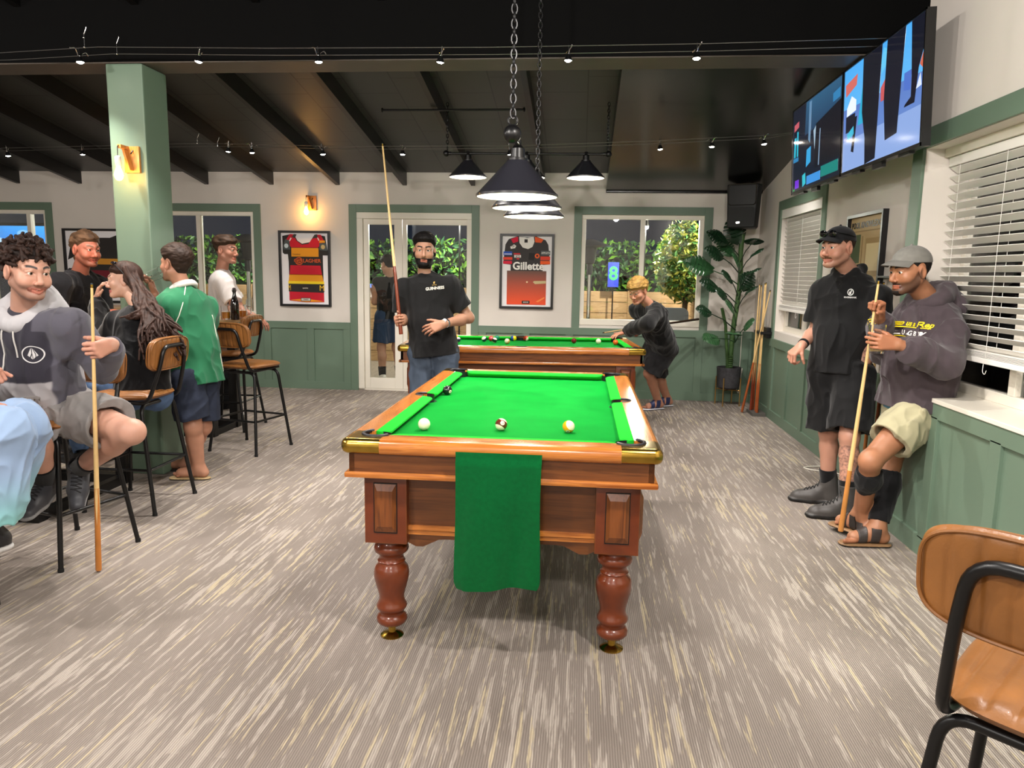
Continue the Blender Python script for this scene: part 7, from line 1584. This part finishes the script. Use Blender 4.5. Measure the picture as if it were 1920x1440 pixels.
# ---- white T-shirt, standing at the far side of the high table
def white_tee():
    J = dict(head=PX(424, 469, 7.18), neck=PX(416, 507, 7.22), hipc=PX(418, 632, 7.26), shL=PX(424, 527, 7.44), shR=PX(418, 529, 7.04), elL=PX(446, 570, 7.5), haL=PX(455, 588, 7.2), elR=PX(441, 576, 6.95), haR=PX(478, 594, 6.92),
        hipL=PX(424, 640, 7.36), hipR=PX(414, 640, 7.18), knL=PX(428, 705, 7.46), knR=PX(420, 705, 7.18))
    for k, y in (('L', 7.25), ('R', 7.26)): J['an'+k] = V3(J['kn'+k][0]-.04, y, .09)
    p = Person('person in a white T-shirt standing behind the high table with the mugs', J, (.97, -.10, -.03), (.05, 0, 1), 'b9826b', hs=1.10, b=1.0, brow='241812', blush=.4)
    p.hand('R', (.80, -.05, -.5), (-.3, .2, -.8), (.2, .9, .2), (.3, .5, .3), res=.0034); p.hand('L', (.9, -.1, -.2), (0, 0, -1), (.1, -.8, 0), res=.004)
    p.build(res=.008).eyes('2a1a10')
    p.hair('hair', lambda Lc: np.maximum(hairline(.058, .03, -.02)(Lc), -1), crop(.004, .034, .03, .075), '3a2a1e', .010, 32, (1, .6, 1.2), res=.004)
    p.top('t_shirt', 'd3cbc6', CLOTH, .018, -.07, ('short', .78), .009, 7., loose=.045, res=.006, seed=6.)
    me = bpy.data.meshes.new('mark'); bm = bmesh.new(); bm.faces.new([bm.verts.new(q) for q in ((-.03, -.006, 0), (.03, -.008, 0), (.03, .006, 0), (-.03, .01, 0))]); bm.to_mesh(me); bm.free(); p.decal('', 1, J['neck']-p.u*.20-p.fw*.06, nrm(-p.fw*.5-p.s), p.u, '5a4a44', me=me, name='back_print')
    p.bottoms('trousers', '131316', DENIM, .018, .95, True, .006, 8., res=.007, loose=.012)
    for k in 'LR': p.shoe(k, (.95, -.15), .002, 'd8d4cc', 'd8d4cc')
white_tee()
# ---- fair haired player bending over the far table
def bending():
    br = AZ(1163, 628, .90); J = dict(head=PX(1196, 546, 7.62), neck=PX(1219, 573, 7.74), hipc=PX(1240, 646, 8.22), shL=PX(1231, 585, 7.62), shR=PX(1192, 582, 7.98), elL=PX(1213, 607, 7.42), haL=br+V3(.055, -.01, .035), elR=V3(.80, 8.36, 1.12), haR=V3(.66, 8.22, .91),
        hipL=PX(1250, 655, 8.22), hipR=PX(1226, 655, 8.32), knL=PX(1217, 700, 8.22), knR=PX(1232, 700, 8.50))
    J['anL'] = V3(.90, 8.40, .09); J['anR'] = V3(1.03, 8.62, .09)
    p = Person('fair haired person in a black jumper bending over the far pool table to shoot', J, (-.55, -.76, -.34), (-.25, -.25, 1), 'cf9478', hs=1.0, b=.95, brow='8a6a40', blush=.7)
    p.hand('L', (-.85, -.25, -.30), (0, 0, -1), (-.2, .85, 0), (.15, .4, .25), .22, thumb=((.7, .6, .1), (.6, .7, -.3), (.7, .6, -.2)), res=.0034); p.hand('R', (-.75, -.5, -.2), (.3, -.6, -.3), (0, .2, 1), FIST, res=.0034)
    p.foot('L', (-.85, -.45), .02); p.foot('R', (-.85, -.45), .02)
    p.build(res=.0075).eyes('4a5a60')
    p.hair('hair', hairline(.040, .0, -.05), crop(.016, .030, .0, .08), '96743c', .009, 36, (1, .6, 1.6), res=.0036)
    p.top('jumper', '161617', FLEECE, .020, -.05, ('long', .95), .009, 8., loose=.018, res=.006)
    me = bpy.data.meshes.new('patch'); bm = bmesh.new(); bm.faces.new([bm.verts.new(q) for q in ((-.008, -.008, 0), (.008, -.008, 0), (.008, .008, 0), (-.008, .008, 0))]); bm.to_mesh(me); bm.free(); p.decal('', 1, J['neck']-p.u*.15+p.s*.05, p.s, p.u, 'b8402a', me=me, name='emblem')
    p.bottoms('shorts', lambda V: np.array(lin('2b2b2e'))*(.85+.3*vnoise((V*30).astype(F4))[:, None]), CLOTH, .018, .92, amp=.010, res=.0065, flare=.035)
    for k, in 'LR': sandal(p, k, (-.85, -.45), 0., 'cfcfd6', '2c355c', 2, .02)
    tip = AZ(1130, 624, .895); d = nrm(V3(.70, 8.30, .945)-tip); cue('cue lined up for a shot by the fair haired person at the far table', tip+d*1.42, tip, '2a1a12', False, .4)
bending()
# ---- pale blue trousers at the left edge
def blue_legs():
    J = dict(head=V3(-3.02, 2.70, 1.50), neck=V3(-3.02, 2.72, 1.28), hipc=V3(-2.92, 2.74, .80), shL=V3(-2.98, 2.92, 1.22), shR=V3(-2.98, 2.52, 1.22), elL=V3(-2.80, 3.0, .98), haL=PX(-42, 693, 2.96), elR=V3(-2.80, 2.44, .98), haR=PX(-45, 755, 2.72),
        hipL=V3(-2.86, 2.84, .80), hipR=V3(-2.86, 2.64, .80), knL=PX(38, 797, 2.92), knR=PX(2, 815, 2.66), anL=PX(-12, 955, 2.92), anR=PX(-24, 1000, 2.66))
    p = Person('person in crumpled pale blue trousers cut off by the left edge', J, (1, -.15, 0), (0, 0, 1), 'cf9a84', b=1.0, brow='241812')
    p.hand('L', (.95, -.2, -.1), (-.1, .2, -.9), (.2, .6, .6), FIST, res=.003); p.hand('R', (.95, .1, -.25), (0, 0, -1), (0, .8, .2), (.3, .5, .3), res=.003)
    p.build(res=.008).eyes(); p.hair('hair', hairline(), crop(), '2a1c14', .005, 40, res=.004)
    p.top('jumper', '2b3432', FLEECE, .02, -.03, ('long', .93), .008, 8., loose=.03, res=.006)
    c0, c1 = np.array(lin('8fa6c6')), np.array(lin('7fc3bb'))
    def col(V): h = sstep(.72, .38, V[:, 2])[:, None]; return (c0*(1-h)+c1*h)*(.94+.12*vnoise((V*18).astype(F4))[:, None])
    p.bottoms('trousers', col, CLOTH, .020, .80, True, .010, 8., rise=.09, flare=.03, loose=.014)
    for k in 'LR': p.shoe(k, (-.35, -.9), None, '202022', 'c9c9c9')
blue_legs()
# ---- outside, seen through the left door leaf
def outside():
    b0 = V3(-2.62, 9.85, 0); J = dict(head=b0+V3(0, 0, 1.60), neck=b0+V3(.02, 0, 1.43), hipc=b0+V3(.03, 0, .92), shL=b0+V3(-.12, -.12, 1.37), shR=b0+V3(.16, .10, 1.37), elL=b0+V3(-.16, -.08, 1.10), haL=b0+V3(-.24, .08, 1.22), elR=b0+V3(.22, .12, 1.10), haR=b0+V3(-.02, .28, 1.20),
        hipL=b0+V3(-.05, -.06, .90), hipR=b0+V3(.11, .06, .90), knL=b0+V3(-.08, -.05, .48), knR=b0+V3(.10, .06, .48), anL=b0+V3(-.06, -.09, .09), anR=b0+V3(.14, .05, .09))
    p = Person('person in a black singlet and denim shorts seen outside through the left door', J, (-.75, .65, -.2), (0, 0, 1), 'b98a72', brow='181210', leg=1.05)
    p.hand('L', (-.5, .5, .4), (.5, .5, 0), (0, 0, 1), (.5, .6, .4), res=.0038); p.build(res=.0085); p.hair('hair', hairline(), crop(), '17110e', .005, 40, res=.0045)
    p.top('singlet', '111113', CLOTH, .016, -.04, ('none', 0), .005, 8., loose=.03, res=.007, neckr=.075, neckdrop=.03); p.bottoms('denim_shorts', '2a3850', DENIM, .018, .80, amp=.006, res=.0075, flare=.03)
    for k in 'LR': p.sock(k, .14); p.shoe(k, (.55, -.8), .002, 'd9d6cf', 'e8e6e0')
    w = J['haL']; t = thing('phone', 'phone with a lit blue screen held by the person outside', 'phone', (w[0]-.03, w[1]+.10, w[2]+.05), .6); bm = B(); box(bm, (-.036, -.004, -.07), (.036, .004, .07), .003); finish('body', bm, BLACKM, t); bm = B(); box(bm, (-.033, -.0048, -.066), (.033, -.0042, .066)); finish('display', bm, M('lit_phone_screen', '203080', .2, emis='5a7cf0', estr=2.), t)
outside()

# ---- outside the window behind the high table
def outside_long_hair():
    x = A(486, 545, 10.6); b0 = V3(x[0], 10.6, 0); J = dict(head=V3(x[0], 10.6, x[2]+.04), neck=V3(x[0]+.02, 10.62, x[2]-.13), hipc=V3(x[0]+.03, 10.66, x[2]-.62), shL=V3(x[0]-.10, 10.52, x[2]-.18), shR=V3(x[0]+.14, 10.72, x[2]-.18), elL=V3(x[0]-.14, 10.6, x[2]-.44), haL=V3(x[0]-.20, 10.78, x[2]-.50), elR=V3(x[0]+.19, 10.8, x[2]-.44), haR=V3(x[0]+.0, 10.95, x[2]-.50),
        hipL=V3(x[0]-.05, 10.60, x[2]-.65), hipR=V3(x[0]+.11, 10.70, x[2]-.65), knL=V3(x[0]-.06, 10.60, .45), knR=V3(x[0]+.11, 10.70, .45), anL=V3(x[0]-.05, 10.58, .09), anR=V3(x[0]+.12, 10.68, .09))
    p = Person('person with long fair hair and a white top outside behind the patio heater', J, (-.6, .8, 0), (0, 0, 1), 'c99a84', hs=.97, b=.85, leg=.92, arm=.9)
    p.build(res=.009); p.hair('hair', hairline(), crop(.012, .016), '6a4e34', .004, 40, res=.0045)
    S = Sdf(); rg = np.random.RandomState(2)
    for i in range(14):
        a = -1.6+3.2*i/13; q = p.H(math.sin(a)*.085, -.02-abs(math.cos(a))*.08, .04); e = p.H(math.sin(a)*.11, -.10, -.30-.05*rg.rand()); S.cap(q, (q+e)/2-p.hy*.02, .018, .018, .02); S.cap((q+e)/2-p.hy*.02, e, .018, .010, .02)
    c = np.array(lin('8a6a44')); sculpt('long_hair', S, .006, HAIRM, p.o, lambda V: c*(.6+.8*vnoise((V*np.array([50, 50, 12])).astype(F4))[:, None]))
    p.top('top', 'd8d4cc', CLOTH, .016, -.03, ('short', .7), .005, 8., loose=.02, res=.008); p.bottoms('trousers', '23262e', DENIM, .012, .95, True, .005, 9., res=.008)
    for k in 'LR': p.shoe(k, (-.6, .8), .002)
outside_long_hair()
